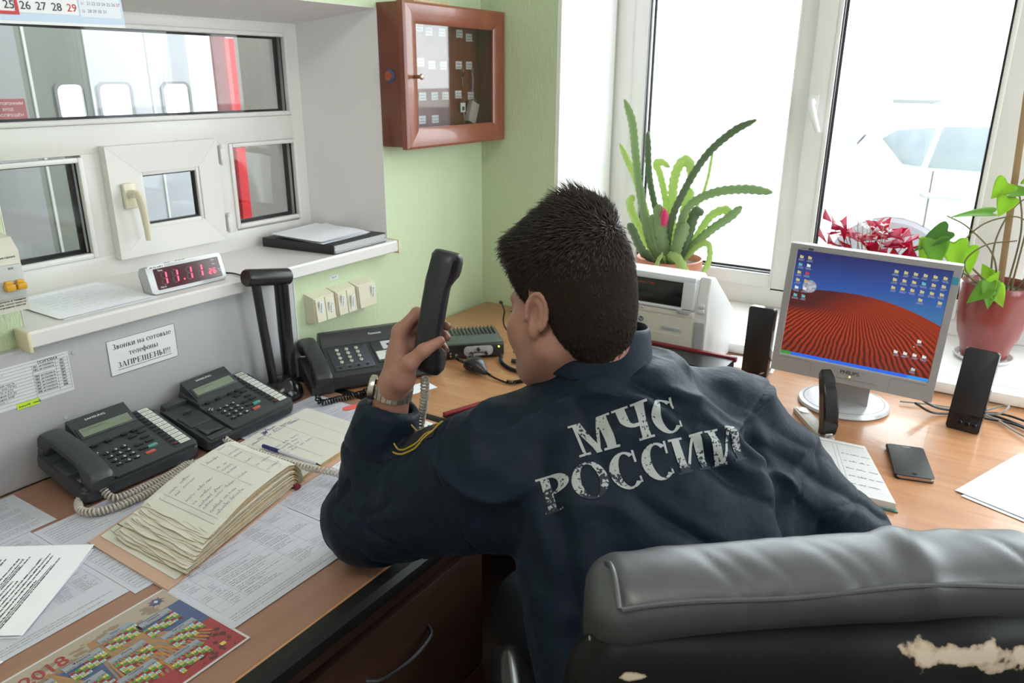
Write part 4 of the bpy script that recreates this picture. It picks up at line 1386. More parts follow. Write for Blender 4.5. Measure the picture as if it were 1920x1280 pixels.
MB(X).lathe([(.018, 0), (.018, .004), (.016, .006)], 24, 0, xf=tr(-1.578, KY0, 1.548) @ rotx(PI / 2)).box(-1.592, KY0 - .008, 1.545, -1.564, KY0 - .0055, 1.551, 1).lathe([(.013, .0055), (.013, .0075)], 24, 1, xf=tr(-1.580, KY0, 1.548) @ rotx(PI / 2)).build('magnet', [mat('blue_plastic', (.03, .10, .25), .4), mat('orange_print', (.48, .10, .05), .4)], ky)['label'] = 'round blue and red badge'
XB = -1.611
kl = MB(X)
LAB = [(1.945, 1.600), (1.990, 1.690), (2.055, 1.690), (1.945, 1.700), (2.058, 1.592), (2.146, 1.690), (2.198, 1.680), (2.140, 1.594), (2.197, 1.594), (2.000, 1.593), (1.875, 1.60), (1.88, 1.50), (2.010, 1.500), (2.065, 1.50), (2.135, 1.503), (2.205, 1.498), (1.95, 1.50), (1.945, 1.430), (2.01, 1.430)]
lr = random.Random(8)
for (y, z) in LAB:
    w_, h_ = (.034, .024)
    kl.add([(XB, y, z - h_), (XB, y + w_, z - h_), (XB, y + w_, z), (XB, y, z)], [(0, 1, 2, 3)], 0)
    for q in range(2): typed(kl, .003, .005 + q * .009, w_ - .008, .004, 1, .0006, frame((XB, y, z - h_), (0, 1, 0), (0, 0, 1)), lr)
kl.build('label', [mat('label_white'), GREYINK], ky)['label'] = 'white name labels'
hk = [(1.892, 1.575), (1.96, 1.57), (2.016, 1.565), (2.075, 1.565), (2.155, 1.665), (2.213, 1.655), (2.157, 1.568), (2.214, 1.568), (2.157, 1.478), (2.220, 1.474)]
for y, z in hk: MB(X).tube([(XB, y, z), (XB + .014, y, z), (XB + .017, y, z + .005)], .0013, 6).build('hook', CHROME, ky)


def keyset(label, y, z, kind):
    t = thing('key', label, 'key', (XB + .012, y, z), 0)
    MB().tube([(0.002, .007 * math.sin(2 * PI * i / 16), -.007 + .008 * math.cos(2 * PI * i / 16)) for i in range(16)], .0009, 6, closed=True).build('ring', CHROME, t)
    if kind == 0:
        MB().prism(rrect(-.006, -.028, .006, -.012, .004), -.001, .001, xf=Matrix(((0, 0, 1, 0.003), (1, 0, 0, 0), (0, 1, 0, 0), (0, 0, 0, 1)))).build('bow', BLACKP, t)
        MB().box(.002, -.0022, -.058, .0035, .0022, -.026, 0, .0004).build('blade', CHROME, t)
    elif kind == 1:
        MB().tube([(.002, 0, -.014), (.003, .002, -.04), (.002, -.001, -.075)], [.004, .005, .004], 8, flat=(.4, 1)).build('strap', mat('lilac_strap', (.26, .16, .26), .6), t)
    elif kind == 2:
        MB().box(.0, -.013, -.048, .004, .013, -.018, 0, .002).box(.004, -.006, -.042, .0045, .006, -.030, 1).build('fob', [mat('label_white'), BLACKP], t)
        MB().box(.001, -.003, -.09, .0028, .003, -.048, 0, .0006, xf=rotx(.12)).build('blade', CHROME, t)
    else:
        MB().box(-.006, -.020, -.085, .014, .022, -.016, 0, .002, xf=rotx(-.38)).build('fob', [mat('fob_wood', (.52, .47, .42), .5)], t)
    return t


keyset('black-headed key hanging on the middle row of the cabinet', 2.157, 1.573, 0)
keyset('key ring with a lilac strap, right of the black-headed key', 2.214, 1.573, 1)
keyset('key with a square white fob on the bottom row of the cabinet', 2.157, 1.483, 2)
keyset('key on a large pale block fob at the lower right of the cabinet', 2.223, 1.480, 3)
q = MB(tr(1.585, -2.0, -1.747))
q.box(-1.612, 1.86, 1.7452, -1.545, 2.02, 1.757, 0, .002)
qo = q.build('wooden_box', wood('pale_wood', (.50, .32, .16), (.58, .40, .22), .5)); qo.location = (-1.585, 2.0, 1.747)
tag(qo, 'flat pale wooden box lying on top of the key cabinet', 'box')

# ================================================================== corner of the desks: lamp, fax, radio
GLOSSB = mat('gloss_black', (.010, .010, .011), .18)
t = thing('desk_lamp', 'black folded desk lamp with cylindrical top joint, by the panel edge', 'lamp', (-1.520, 1.245, .7518))
MB().lathe([(.050, 0), (.052, .006), (.051, .018), (.044, .034), (.030, .048), (.018, .056), (0, .058)], 32).build('base', GLOSSB, t)
W_ = tr(1.520, -1.245, -.7518)
MB(W_).tube([(-1.527, 1.224, .79), (-1.530, 1.212, .94), (-1.530, 1.202, 1.07)], .0115, 14).build('arm', BLACKP, t)
MB(W_).tube([(-1.523, 1.276, .785), (-1.526, 1.277, .80), (-1.530, 1.279, .92), (-1.530, 1.280, 1.05)], [.014, .0175, .0185, .0185], 18).build('lamp_head', GLOSSB, t)
MB(W_).tube([(-1.530, 1.174, 1.0845), (-1.530, 1.178, 1.084), (-1.530, 1.302, 1.062), (-1.530, 1.305, 1.0615)], [.019, .0215, .0215, .019], 20).build('hinge', BLACKP, t)

# fax telephone turned to the corner
FX = mat('fax_plastic', (.028, .030, .032), .38, bump=(700, .06, .0004))
FXP = mat('fax_panel', (.040, .046, .056), .4)
t = thing('fax_machine', 'black fax telephone with keypad and side handset in the corner', 'telephone', (-1.425, 1.335, .7515), math.radians(60))
prof = [(0, .012), (.006, .005), (.160, .005), (.168, .012), (.170, .108), (.160, .120), (.140, .121), (.124, .108), (.116, .090), (.012, .050), (.002, .042)]
TX = lambda x0: Matrix(((0, 0, 1, x0), (1, 0, 0, 0), (0, 1, 0, 0), (0, 0, 0, 1)))
b = MB()
b.prism(prof, 0, .305, 0, .004, 2, xf=TX(0))
b.prism([(0.0, .004), (.150, .004), (.152, .060), (.130, .064), (.020, .038), (0, .030)], -.060, .002, 0, .004, 2, xf=TX(0))
b.build('body', FX, t)
sl = math.atan2(.040, .104)
PM = frame((.012, .016, .0525), (1, 0, 0), (0, .104, .040))
k = MB().prism(rrect(0, 0, .110, .098, .006), -.001, .0012, 0, .0008, xf=PM)
pk = k.build('keypad', FXP, t)
for r, row in enumerate(('123', '456', '789', '*0#')):
    for c, ch in enumerate(row):
        q = MB().lathe([(.0052, .001), (.005, .004), (.004, .0048), (0, .005)], 14, 0, xf=PM @ tr(.024 + c * .027, .084 - r * .017, 0))
        q.text(ch, .0062, .024 + c * .027, .0818 - r * .017, .0054, 1, 'c', xf=PM, bold=.02)
        q.build('key', [mat('ivory_key', (.52, .50, .40), .4), INK], pk)
for c in range(4):
    q = MB().lathe([(.004, .001), (.0038, .003), (0, .0034)], 12, 0, xf=PM @ tr(.016 + c * .025, .012, 0))
    q.rect(.008 + c * .025, .019, .024 + c * .025, .0205, .0016, 1, xf=PM)
    q.build('key', [PHK, GREYINK], pk)
k = MB().prism(rrect(.122, .012, .282, .102, .004), -.001, .0014, 0, .0008, xf=PM)
pk2 = k.build('control_panel', FXP, t)
q = MB()
q.rect(.150, .062, .278, .096, .0020, 0, xf=PM).rect(.165, .076, .262, .084, .0024, 1, xf=PM)
q.build('display', [mat('lcd_grey', (.50, .53, .55), .3), BLACKP], pk2)
q = MB()
q.rect(.126, .020, .278, .056, .0020, 0, xf=PM)
for x in (.150, .175, .200, .225):
    for y in (.046, .034): q.add([(x, y, .0024), (x + .006, y, .0024), (x + .003, y + .004, .0024)], [(0, 1, 2)], 1, PM)
q.build('label', [mat('panel_card', (.60, .61, .58), .5), INK], pk2)
q = MB().lathe([(.008, .001), (.0078, .0045), (0, .005)], 18, 0, xf=PM @ tr(.148, .004, 0)); q.build('start_key', mat('pale_key', (.55, .55, .52), .4), pk2)
l = MB().text('Panasonic', .0095, 0, 0, .0006, 0, xf=frame((.135, .1215, .1075), (1, 0, 0), (0, .016, .0132)), bold=.02)
l.build('lettering', LEGEND, t)
h = handset_mesh(.205, .050)
hs = h.build('handset', FX, t)
hs.matrix_local = tr(-.032, .062, .076) @ rotx(math.radians(13))
q = MB().tube([(.302, .03, .012), (.306, .03, .05), (.307, .05, .058), (.306, .11, .085)], .004, 8); q.build('side_trim', mat('grey_trim', (.25, .26, .28), .3), t)
c = MB()
wp = lambda x, y, z: (x, y, z)
path = spline([(-1.405, 1.262, .780), (-1.397, 1.252, .768), (-1.385, 1.262, .762), (-1.372, 1.30, .7615), (-1.352, 1.352, .7605), (-1.343, 1.395, .7605), (-1.338, 1.432, .760), (-1.330, 1.462, .760), (-1.322, 1.46, .7605), (-1.332, 1.415, .7615), (-1.352, 1.37, .7615)], 8)
coil(c, path, .0065, .0023, .0075)
c.build('handset_cord', GLOSSB, t, world=True)

# two way radio with hand microphone
t = thing('radio_transceiver', 'dark finned radio transceiver with grey dial plate behind the microphone', 'radio', (-1.345, 1.698, .751), math.radians(45))
CASE = mat('radio_case', (.085, .105, .095), .42, bump=(500, .1, .0005))
b = MB()
b.box(0, .004, .006, .186, .150, .046, 0, .003)
for i in range(14): b.box(.016 + i * .012, .080, .046, .020 + i * .012, .150, .052, 0, .001)
b.build('case', CASE, t)
b = MB().box(.002, -.008, .004, .184, .006, .045, 0, .003)
b.build('front_panel', BLACKP, t)
q = MB().prism(rrect(.062, .010, .150, .040, .012), -.0025, 0, 0, .0008, xf=Matrix(((1, 0, 0, 0), (0, 0, 1, -.008), (0, 1, 0, 0), (0, 0, 0, 1))))
q.build('dial_plate', mat('worn_plate', (.34, .34, .33), .5, var=(60, .4)), t)
for x, z, r in ((.084, .018, .005), (.105, .031, .005), (.128, .018, .005)): MB().cyl((x, -.009, z), (x, -.020, z), r, 16).build('knob', BLACKP, t)
MB().box(.090, -.0125, .019, .122, -.0105, .022, 0, .0008).build('slider', BLACKP, t)
MB().ball((.168, -.0085, .034), .0023, 0).build('indicator', mat('green_led', (.3, .8, .1), .4, emit=(.5, 1, .05), estr=4), t)
for x, z in ((.022, .014), (.022, .022)): MB().cyl((x, -.009, z), (x, -.013, z), .003, 12).build('socket', CHROME, t)
for x in (.02, .166): MB().cyl((x, .03, 0), (x, .03, .008), .006, 12).build('foot', BLACKP, t); MB().cyl((x, .12, 0), (x, .12, .008), .006, 12).build('foot', BLACKP, t)
MB().box(.15, .149, .01, .17, .165, .03, 0, .003).build('plug', BLACKP, t)

t = thing('hand_microphone', 'black hand microphone lying on the oak desk in front of the radio', 'microphone', (-1.205, 1.668, .751), math.radians(-15))
prof = []
m = MB()
rows = [(-.034, .010, .006), (-.032, .021, .013), (-.020, .027, .020), (0, .027, .023), (.016, .023, .021), (.030, .015, .016), (.040, .009, .011), (.050, .006, .008)]
V = []
nn = 20
for x, ry, h_ in rows:
    for j in range(nn):
        a = 2 * PI * j / nn
        ca, sa = math.cos(a), math.sin(a)
        V.append((x, ry * math.copysign(abs(ca) ** .7, ca), h_ + .004 + h_ * .9 * math.copysign(abs(sa) ** .75, sa)))
F = [(i * nn + j, (i + 1) * nn + j, (i + 1) * nn + (j + 1) % nn, i * nn + (j + 1) % nn) for i in range(len(rows) - 1) for j in range(nn)] + [tuple(range(nn)), tuple((len(rows) - 1) * nn + j for j in range(nn))[::-1]]
m.add(V, F)
m.build('body', mat('mic_black', (.018, .019, .021), .28), t, subsurf=1)
for x, y in ((-.024, -.008), (-.012, .006), (-.026, .006)): MB().lathe([(.0034, .038), (.003, .046), (0, .0465)], 12, 0, xf=tr(x, y, 0)).build('rivet', mat('dull_steel', (.32, .32, .33), .35, 1.0), t)
MB().box(-.014, -.028, .012, .014, -.022, .030, 0, .003).build('talk_key', BLACKP, t)
c = MB().tube(spline([(-1.158, 1.658, .762), (-1.13, 1.652, .757), (-1.10, 1.648, .7545), (-1.08, 1.645, .7545)], 6), [.004] * 4 + [.0028] * 15, 8)
coil(c, spline([(-1.085, 1.646, .757), (-1.062, 1.655, .757), (-1.05, 1.69, .757), (-1.07, 1.725, .757), (-1.13, 1.735, .757), (-1.18, 1.765, .758), (-1.205, 1.80, .764)], 8), .0045, .0018, .0045)
c.build('cord', GLOSSB, t, world=True)
c = MB()
coil(c, spline([(-1.30, 1.705, .772), (-1.292, 1.690, .776), (-1.275, 1.684, .770), (-1.255, 1.684, .766), (-1.243, 1.680, .768)], 8), .0036, .0016, .005)
c.build('cord', GLOSSB, t, world=True)
# loose black cable with an inline bead in the wall corner
t = thing('gooseneck_microphone', 'thin black gooseneck microphone rising beside the radio, near the face', 'microphone', (-1.34, 1.99, .751))
W_ = tr(1.34, -1.99, -.751)
MB(W_).tube(spline([(-1.20, 1.86, .756), (-1.18, 1.90, .7555), (-1.21, 1.95, .756), (-1.27, 1.98, .758), (-1.318, 1.995, .775), (-1.330, 2.0, .80), (-1.326, 2.0, .83), (-1.338, 2.0, .858)], 8), .0028, 8).build('wire', BLACKP, t)
MB(W_).ball((-1.339, 2.0, .858), (.007, .007, .0055)).build('bead', BLACKP, t)
t = thing('cable_tube', 'straight dark conduit lying on the oak desk behind the microphone', 'cable', (-1.06, 1.86, .751))
MB(tr(1.06, -1.86, -.751)).tube([(-1.16, 1.79, .758), (-1.08, 1.80, .758), (-.965, 1.83, .758)], .0065, 10).build('tube', BLACKP, t)

# ================================================================== the oak desk: pad, folder, printer, monitor, speakers ...
REDB = mat('dark_red_board', (.21, .012, .020), .4)
t = thing('desk_pad', 'black desk pad with dark red raised rim in front of the man', 'desk pad', (-1.095, 1.385, .751))
a = Vector((-1.097, 1.378)); u = Vector((.28, .81)).normalized(); v = Vector((u.y, -u.x))
PMx = tr(1.095, -1.385, -.751) @ Matrix(((u.x, v.x, 0, a.x), (u.y, v.y, 0, a.y), (0, 0, 1, .7505), (0, 0, 0, 1)))
MB().box(0, 0, 0, .48, .40, .004, 0, .001, xf=PMx).build('board', BLACKP, t)
q = MB(PMx)
q.box(0, 0, .004, .48, .012, .012, 0, .002).box(0, .388, .004, .48, .40, .012, 0, .002).box(.468, .012, .004, .48, .388, .012, 0, .002)
q.build('rim', REDB, t)
t = thing('box_file', 'dark red box file with black sides lying in front of the printer', 'folder', (-.74, 1.92, .751))
MB(tr(.74, -1.92, -.751)).box(-.895, 1.865, .7515, -.562, 1.972, .830).build('box', BLACKP, t)
MB(tr(.74, -1.92, -.751)).box(-.90, 1.966, .822, -.556, 1.980, .836, 0, .002).build('rim', REDB, t)
sheet('paper_sheet', 'white sheet on the oak desk between printer and left speaker', 'paper', (-.635, 2.12, .7508), (.98, .1, 0), (-.1, .98, 0), .14, .10, None, PAPERB, seed=31)

# laser printer
PBE = mat('printer_beige', (.62, .58, .50), .45); PWH = mat('printer_white', (.76, .76, .76), .4); PGR = mat('printer_grey', (.42, .42, .45), .45)
PX0, PX1, PY0, PY1, PZ0, PZ1 = -1.005, -.655, 1.99, 2.232, .751, 1.038
t = thing('laser_printer', 'beige and white laser printer on the oak desk, partly behind the head', 'printer', (-.83, 2.11, .751))
X = tr(.83, -2.11, -.751)
b = MB(X)
# side profile (y,z): sloped top front
sp = [(PY0, PZ0 + .006), (PY0 + .004, PZ0), (PY1, PZ0), (PY1, PZ1 - .14), (PY1 - .02, PZ1 - .13), (PY0 + .06, PZ1 - .002), (PY0 + .012, PZ1 - .012), (PY0 + .002, PZ1 - .05)]
b.prism(sp, PX0 + .030, PX1 - .032, 0, .004, 2, xf=TX(0))
b.build('body', PWH, t)
for x0, x1 in ((PX0, PX0 + .032), (PX1 - .034, PX1)):
    q = MB(X); q.prism([(PY0 - .002, PZ0), (PY1, PZ0), (PY1, PZ1 - .14), (PY0 + .06, PZ1 - .012), (PY0 + .02, PZ1 - .006), (PY0 + .004, PZ1 - .05), (PY0 + .002, PZ0 + .165)], x0, x1, 0, .008, 3, xf=TX(0)); q.build('side_cover', [PWH], t)
    q = MB(X); q.prism([(PY0 - .004, PZ0 + .002), (PY0 + .06, PZ0 + .002), (PY0 + .06, PZ0 + .150), (PY0 - .004, PZ0 + .158)], x0 + .001, x1 - .001, 0, .006, 3, xf=TX(0)); q.build('grey_cheek', PGR, t)
q = MB(X); q.box(PX0 + .034, PY0 - .006, PZ0 + .030, PX1 - .036, PY0 + .01, PZ0 + .168, 0, .003); fl = q.build('front_flap', PBE, t)
q = MB(X); q.box(PX0 + .075, PY0 - .0075, PZ0 + .030, PX1 - .065, PY0 - .004, PZ0 + .112, 0, .002); q.build('feed_door', mat('printer_beige_dark', (.54, .50, .43), .5), fl)
q = MB(X); q.box(PX0 + .050, PY0 - .0072, PZ0 + .0, PX1 - .060, PY0 + .0, PZ0 + .060, 0, .002); q.build('paper_slot', BLACKP, t)
q = MB(X); q.box(PX0 + .034, PY0 - .008, PZ0 + .166, PX1 - .036, PY0 + .012, PZ0 + .185, 0, .004); q.build('lip', mat('printer_cream', (.72, .70, .64), .4), t)
SLM = tr(0, PY0 - .004, PZ0 + .190) @ rotx(-.10)
q = MB(X @ SLM); q.box(PX0 + .05, -.006, .004, PX1 - .072, .02, .072, 0, .003); op = q.build('output_slot', GLOSSB, t)
q = MB(X @ SLM)
q.text('hp LaserJet', .009, PX0 + .16, .056, -.0066, 0, xf=Matrix.Identity(4)) if False else None
q = MB(X @ SLM); q.text('LaserJet 1320', .0075, 0, 0, 0, 0, xf=frame((PX0 + .135, -.0066, .058), (1, 0, 0), (0, 0, 1)), fit=.06); q.build('lettering', mat('red_print'), op)
q = MB(X @ SLM); q.box(PX0 + .046, -.010, -.004, PX1 - .068, .012, .004, 0, .002).box(PX0 + .046, -.009, .072, PX1 - .036, .03, .092, 0, .006).box(PX1 - .072, -.010, .0, PX1 - .036, .03, .078, 0, .004); q.build('top_frame', mat('printer_silver', (.66, .69, .74), .3), t)
q = MB(X); q.box(PX1 - .082, PY0 - .016, PZ0 + .178, PX1 - .045, PY0 + .0, PZ0 + .190, 0, .003); q.build('latch', PGR, t)
q = MB(X); q.ball((PX0 + .165, PY0 - .010, PZ0 + .179), (.004, .004, .004)); q.build('guide_pin', CHROME, t)
for z in (.185, .200): MB(X).prism(rrect(PX1 - .026, PZ0 + z, PX1 - .008, PZ0 + z + .011, .003), 0, .006, 0, .001, xf=Matrix(((1, 0, 0, 0), (0, 0, 1, PY0 - .004), (0, 1, 0, 0), (0, 0, 0, 1)))).build('button', PWH, t)
q = MB(X); q.box(PX1 - .125, PY0 - .0082, PZ0 + .122, PX1 - .066, PY0 - .0055, PZ0 + .134, 0, .001)
q.text('hp LaserJet 1320', .0062, 0, 0, 0, 1, xf=frame((PX1 - .121, PY0 - .0085, PZ0 + .126), (1, 0, 0), (0, 0, 1)), fit=.05)
q.build('name_plate', [mat('plate_grey', (.55, .56, .60), .3), GREYINK], fl)
q = MB(X); q.prism(rrect(PX0 + .150, PZ0 + .134, PX0 + .172, PZ0 + .151, .003), 0, .002, 0, 0, xf=Matrix(((1, 0, 0, 0), (0, 0, -1, PY0 - .0058), (0, 1, 0, 0), (0, 0, 0, 1))))
FM = frame((PX0 + .161, PY0 - .0080, PZ0 + .1425), (1, 0, 0), (0, 0, 1))
q.lathe([(.0075, .0), (.0075, .0004)], 24, 1, xf=FM); q.text('hp', .0115, .000, -.0025, .0007, 0, 'c', xf=FM, bold=.02)
q.build('badge', [mat('plate_grey'), mat('badge_dark', (.06, .07, .10), .3)], fl)

# ------------------------------------------------------------------ monitor
SILM = mat('monitor_silver', (.40, .385, .39), .36, .25)
t = thing('computer_monitor', 'silver flat monitor showing a red dune desktop on the oak desk', 'monitor', (-.285, 2.0, .751))
base = tr(.285, -2.0, -.751)
MONM = base @ tr(-.268, 1.928, .836) @ rotz(.040) @ rotx(-.055) @ roty(.032)
MW, MH = .372, .327
FMX = MONM @ Matrix(((1, 0, 0, 0), (0, 0, -1, 0), (0, 1, 0, 0), (0, 0, 0, 1)))     # x right, y up, z to the viewer
bz = MB(FMX)
x0, x1, y0_, y1_ = -MW / 2 + .0175, MW / 2 - .0175, .047, MH - .015
P = [(-MW / 2, 0), (MW / 2, 0), (MW / 2, MH), (-MW / 2, MH)]; Q = [(x0, y0_), (x1, y0_), (x1, y1_), (x0, y1_)]
for i in range(4):
    j = (i + 1) % 4
    V = []
    for f_, z in ((0, -.030), (0, -.003), (.03, 0), (.93, -.0005), (1, -.004), (1, -.030)):
        V += [(P[i][0] + (Q[i][0] - P[i][0]) * f_, P[i][1] + (Q[i][1] - P[i][1]) * f_, z), (P[j][0] + (Q[j][0] - P[j][0]) * f_, P[j][1] + (Q[j][1] - P[j][1]) * f_, z)]
    bz.add(V, [(2 * k, 2 * k + 1, 2 * k + 3, 2 * k + 2) for k in range(5)])
bzo = bz.build('bezel', SILM, t, sharp=25)
bk = MB(FMX)
bk.box(-MW / 2, 0, -.034, MW / 2, MH, -.028).box(-.13, .05, -.062, .13, .26, -.033, 0, .01)
bk.build('back_cover', SILM, t)
sc = MB(FMX); sc.rect(x0 - .002, y0_ - .002, x1 + .002, y1_ + .002, -.0045, 0)


def screen_mat():
    """the desktop picture: night-blue sky over a rippled red dune, worked out from the screen's own u,v"""
    m = mat('lit_screen', (.01, .01, .01), .35, spec=.4)
    nt, b, N, L = nodes_of(m)
    uv = N('ShaderNodeUVMap'); uv.uv_map = 'uv'
    sx = N('ShaderNodeSeparateXYZ'); L(uv.outputs[0], sx.inputs[0])

    def math_(op, a, b_=None, c=None, clamp=False):
        q = N('ShaderNodeMath'); q.operation = op; q.use_clamp = clamp
        for i, k in enumerate((a, b_, c)):
            if k is None: continue
            if isinstance(k, (int, float)): q.inputs[i].default_value = k
            else: L(k, q.inputs[i])
        return q.outputs[0]
    U, V = sx.outputs[0], sx.outputs[1]
    cb = N('ShaderNodeCombineXYZ'); L(U, cb.inputs[0]); L(V, cb.inputs[1])
    # sky
    r1 = N('ShaderNodeValToRGB'); e = r1.color_ramp.elements
    e[0].position = .50; e[0].color = (.045, .17, .36, 1); e[1].position = .98; e[1].color = (.022, .026, .13, 1)
    q = e.new(.72); q.color = (.03, .085, .33, 1)
    L(math_('ADD', V, math_('MULTIPLY', math_('SUBTRACT', .5, U), .10)), r1.inputs[0])
    # crest line of the dune
    d = math_('SUBTRACT', U, .42)
    crest = math_('SUBTRACT', .672, math_('MULTIPLY', math_('MULTIPLY', d, d), math_('ADD', .48, math_('MULTIPLY', math_('LESS_THAN', d, 0), -.20))))
    below = math_('SUBTRACT', crest, V)                     # >0 on sand
    # ripples: bands that bend to the right and tighten with distance
    n = N('ShaderNodeTexNoise'); n.inputs['Scale'].default_value = 3.2; n.inputs['Detail'].default_value = 3; L(cb.outputs[0], n.inputs['Vector'])
    n2 = N('ShaderNodeTexNoise'); n2.inputs['Scale'].default_value = 16; n2.inputs['Detail'].default_value = 3; L(cb.outputs[0], n2.inputs['Vector'])
    wob = math_('ADD', math_('MULTIPLY', n.outputs['Fac'], .26), math_('MULTIPLY', n2.outputs['Fac'], .035))
    ang = math_('ARCTAN2', math_('SUBTRACT', U, .44), math_('SUBTRACT', .80, V))
    ph = math_('ADD', math_('MULTIPLY', ang, 135.0), math_('MULTIPLY', wob, 70.0))
    rip = math_('MULTIPLY_ADD', math_('SINE', ph), .5, .5)
    rip = math_('POWER', rip, .8)
    fade = math_('MULTIPLY', math_('SUBTRACT', below, .02), 4.5, clamp=True)
    lit = N('ShaderNodeMix'); lit.data_type = 'RGBA'
    lit.inputs['A'].default_value = (.060, .005, .005, 1); lit.inputs['B'].default_value = (.42, .048, .014, 1)
    L(math_('MULTIPLY_ADD', math_('SUBTRACT', rip, .62), fade, .62), lit.inputs['Factor'])
    # dusk on the left flank
    sh = math_('MULTIPLY', math_('MULTIPLY', math_('SUBTRACT', V, .41), 13.0, clamp=True), math_('MULTIPLY', math_('SUBTRACT', math_('SUBTRACT', .70, math_('MULTIPLY', below, 1.3)), U), 2.6, clamp=True))
    sh = math_('MULTIPLY', sh, .85)
    lo = math_('MULTIPLY', math_('SUBTRACT', .30, V), 1.6, clamp=True)
    dk = N('ShaderNodeMix'); dk.data_type = 'RGBA'
    L(math_('MAXIMUM', sh, lo), dk.inputs['Factor']); L(lit.outputs['Result'], dk.inputs['A']); dk.inputs['B'].default_value = (.045, .012, .016, 1)
    mx = N('ShaderNodeMix'); mx.data_type = 'RGBA'
    L(math_('MULTIPLY', below, 160.0, clamp=True), mx.inputs['Factor']); L(r1.outputs[0], mx.inputs['A']); L(dk.outputs['Result'], mx.inputs['B'])
    # moon
    mu = math_('MULTIPLY', math_('SUBTRACT', U, .127), 1.25); mv = math_('SUBTRACT', V, .673)
    rr_ = math_('SQRT', math_('ADD', math_('MULTIPLY', mu, mu), math_('MULTIPLY', mv, mv)))
    mm = N('ShaderNodeMix'); mm.data_type = 'RGBA'
    n3 = N('ShaderNodeTexNoise'); n3.inputs['Scale'].default_value = 26; L(cb.outputs[0], n3.inputs['Vector'])
    r3 = N('ShaderNodeValToRGB'); r3.color_ramp.elements[0].position = .35; r3.color_ramp.elements[0].color = (.16, .19, .26, 1); r3.color_ramp.elements[1].position = .65; r3.color_ramp.elements[1].color = (.50, .52, .56, 1)
    L(n3.outputs['Fac'], r3.inputs[0])
    L(math_('LESS_THAN', rr_, .058), mm.inputs['Factor']); L(mx.outputs['Result'], mm.inputs['A']); L(r3.outputs[0], mm.inputs['B'])
    # task bar
    tb = N('ShaderNodeMix'); tb.data_type = 'RGBA'
    r4 = N('ShaderNodeValToRGB'); e = r4.color_ramp.elements; e[0].position = 0; e[0].color = (.04, .28, .05, 1); e[1].position = .078; e[1].color = (.02, .14, .78, 1); r4.color_ramp.interpolation = 'CONSTANT'
    q = e.new(.86); q.color = (.03, .28, .80, 1)
    L(U, r4.inputs[0])
    L(math_('LESS_THAN', V, .036), tb.inputs['Factor']); L(mm.outputs['Result'], tb.inputs['A']); L(r4.outputs[0], tb.inputs['B'])
    L(tb.outputs['Result'], b.inputs['Emission Color'])
    b.inputs['Emission Strength'].default_value = SCREEN_POWER
    return m


SCREEN_POWER = 0.46
so = sc.build('screen', screen_mat(), t, sharp=0)
uvl = so.data.uv_layers.new(name='uv')
for i, c in enumerate(((0, 0), (1, 0), (1, 1), (0, 1))): uvl.data[i].uv = c
SWX, SWY = x1 - x0, y1_ - y0_
ir = random.Random(6)
em = lambda n_, c: mat(n_, (0, 0, 0), .5, emit=c, estr=SCREEN_POWER)
IM = [em('icon_folder', (.55, .48, .20)), em('icon_white', (.75, .75, .70)), em('icon_teal', (.12, .45, .50)), em('icon_text', (.22, .26, .36)), em('icon_red', (.5, .05, .06)), em('icon_orange', (.6, .35, .08)), em('icon_mint', (.35, .65, .55))]


def icon(u, v, m=0, lab=True):
    ic = MB(FMX)
    x, y = x0 + u * SWX, y0_ + v * SWY
    ic.rect(x - .0042, y, x + .0042, y + .0060, -.0038, m)
    ic.rect(x - .0042, y + .0060, x - .0005, y + .0074, -.0038, m)
    if lab:
        for k in range(2): ic.rect(x - .0085 * ir.uniform(.5, 1), y - .0035 - k * .0028, x + .0085 * ir.uniform(.5, 1), y - .0020 - k * .0028, -.0038, 3)
    ic.build("icon", IM, so, sharp=0)


for r in range(6):
    icon(.035, .925 - r * .072, (0, 2, 0, 0, 1, 2)[r]); icon(.092, .925 - r * .072, (0, 1, 4, 5, 1, 2)[r])
for r, cols in enumerate(((.665, .725, .785, .845, .905, .965), (.665, .725, .785, .845, .905, .965), (.665, .725, .785, .845, .905, .965), (.845, .965))):
    for c_ in cols: icon(c_, .915 - r * .072, 2 if (r == 1 and c_ == .845) else 0)
for c_ in (.765, .825, .885, .945): icon(c_, .205, 1)
icon(.895, .335, 1); icon(.895, .075, 6)
ic = MB(FMX)
ic.add([(x0 + .865 * SWX, y0_ + .30 * SWY, -.0037), (x0 + .868 * SWX, y0_ + .285 * SWY, -.0037), (x0 + .876 * SWX, y0_ + .289 * SWY, -.0037)], [(0, 1, 2)], 1)
ic.build('pointer', IM, so, sharp=0)
q = MB(FMX); q.text('PHILIPS', .0125, 0, .0275, .0006, 0, 'c', bold=.03, sx=1.1); q.build('lettering', mat('dark_grey_print', (.06, .06, .065), .5), bzo)
q = MB(FMX); q.text('170S', .005, -MW / 2 + .026, MH - .011, .0006, 1).rect(-MW / 2 + .042, MH - .0125, -MW / 2 + .054, MH - .0075, .0006, 0); q.build('model_mark', [mat('dark_grey_print'), GREYINK], bzo)
q = MB(FMX); q.rect(MW / 2 - .016, MH - .045, MW / 2 - .003, MH - .028, .0006, 0); q.build('energy_sticker', mat('cyan_sticker', (.05, .28, .42), .4), bzo)['label'] = 'cyan sticker'
for i in range(7):
    MB(FMX).box(-.064 + i * .0185, .0135, -.001, -.0465 + i * .0185, .0185, .0006, 0, .0004).build('button', mat('monitor_key', (.30, .29, .29), .4), bzo)
MB(FMX).ball((.002, .0215, 0), .0015).build('indicator', mat('amber_led', (.8, .7, .1), .4, emit=(1, .8, .1), estr=3), bzo)
q = MB(FMX)
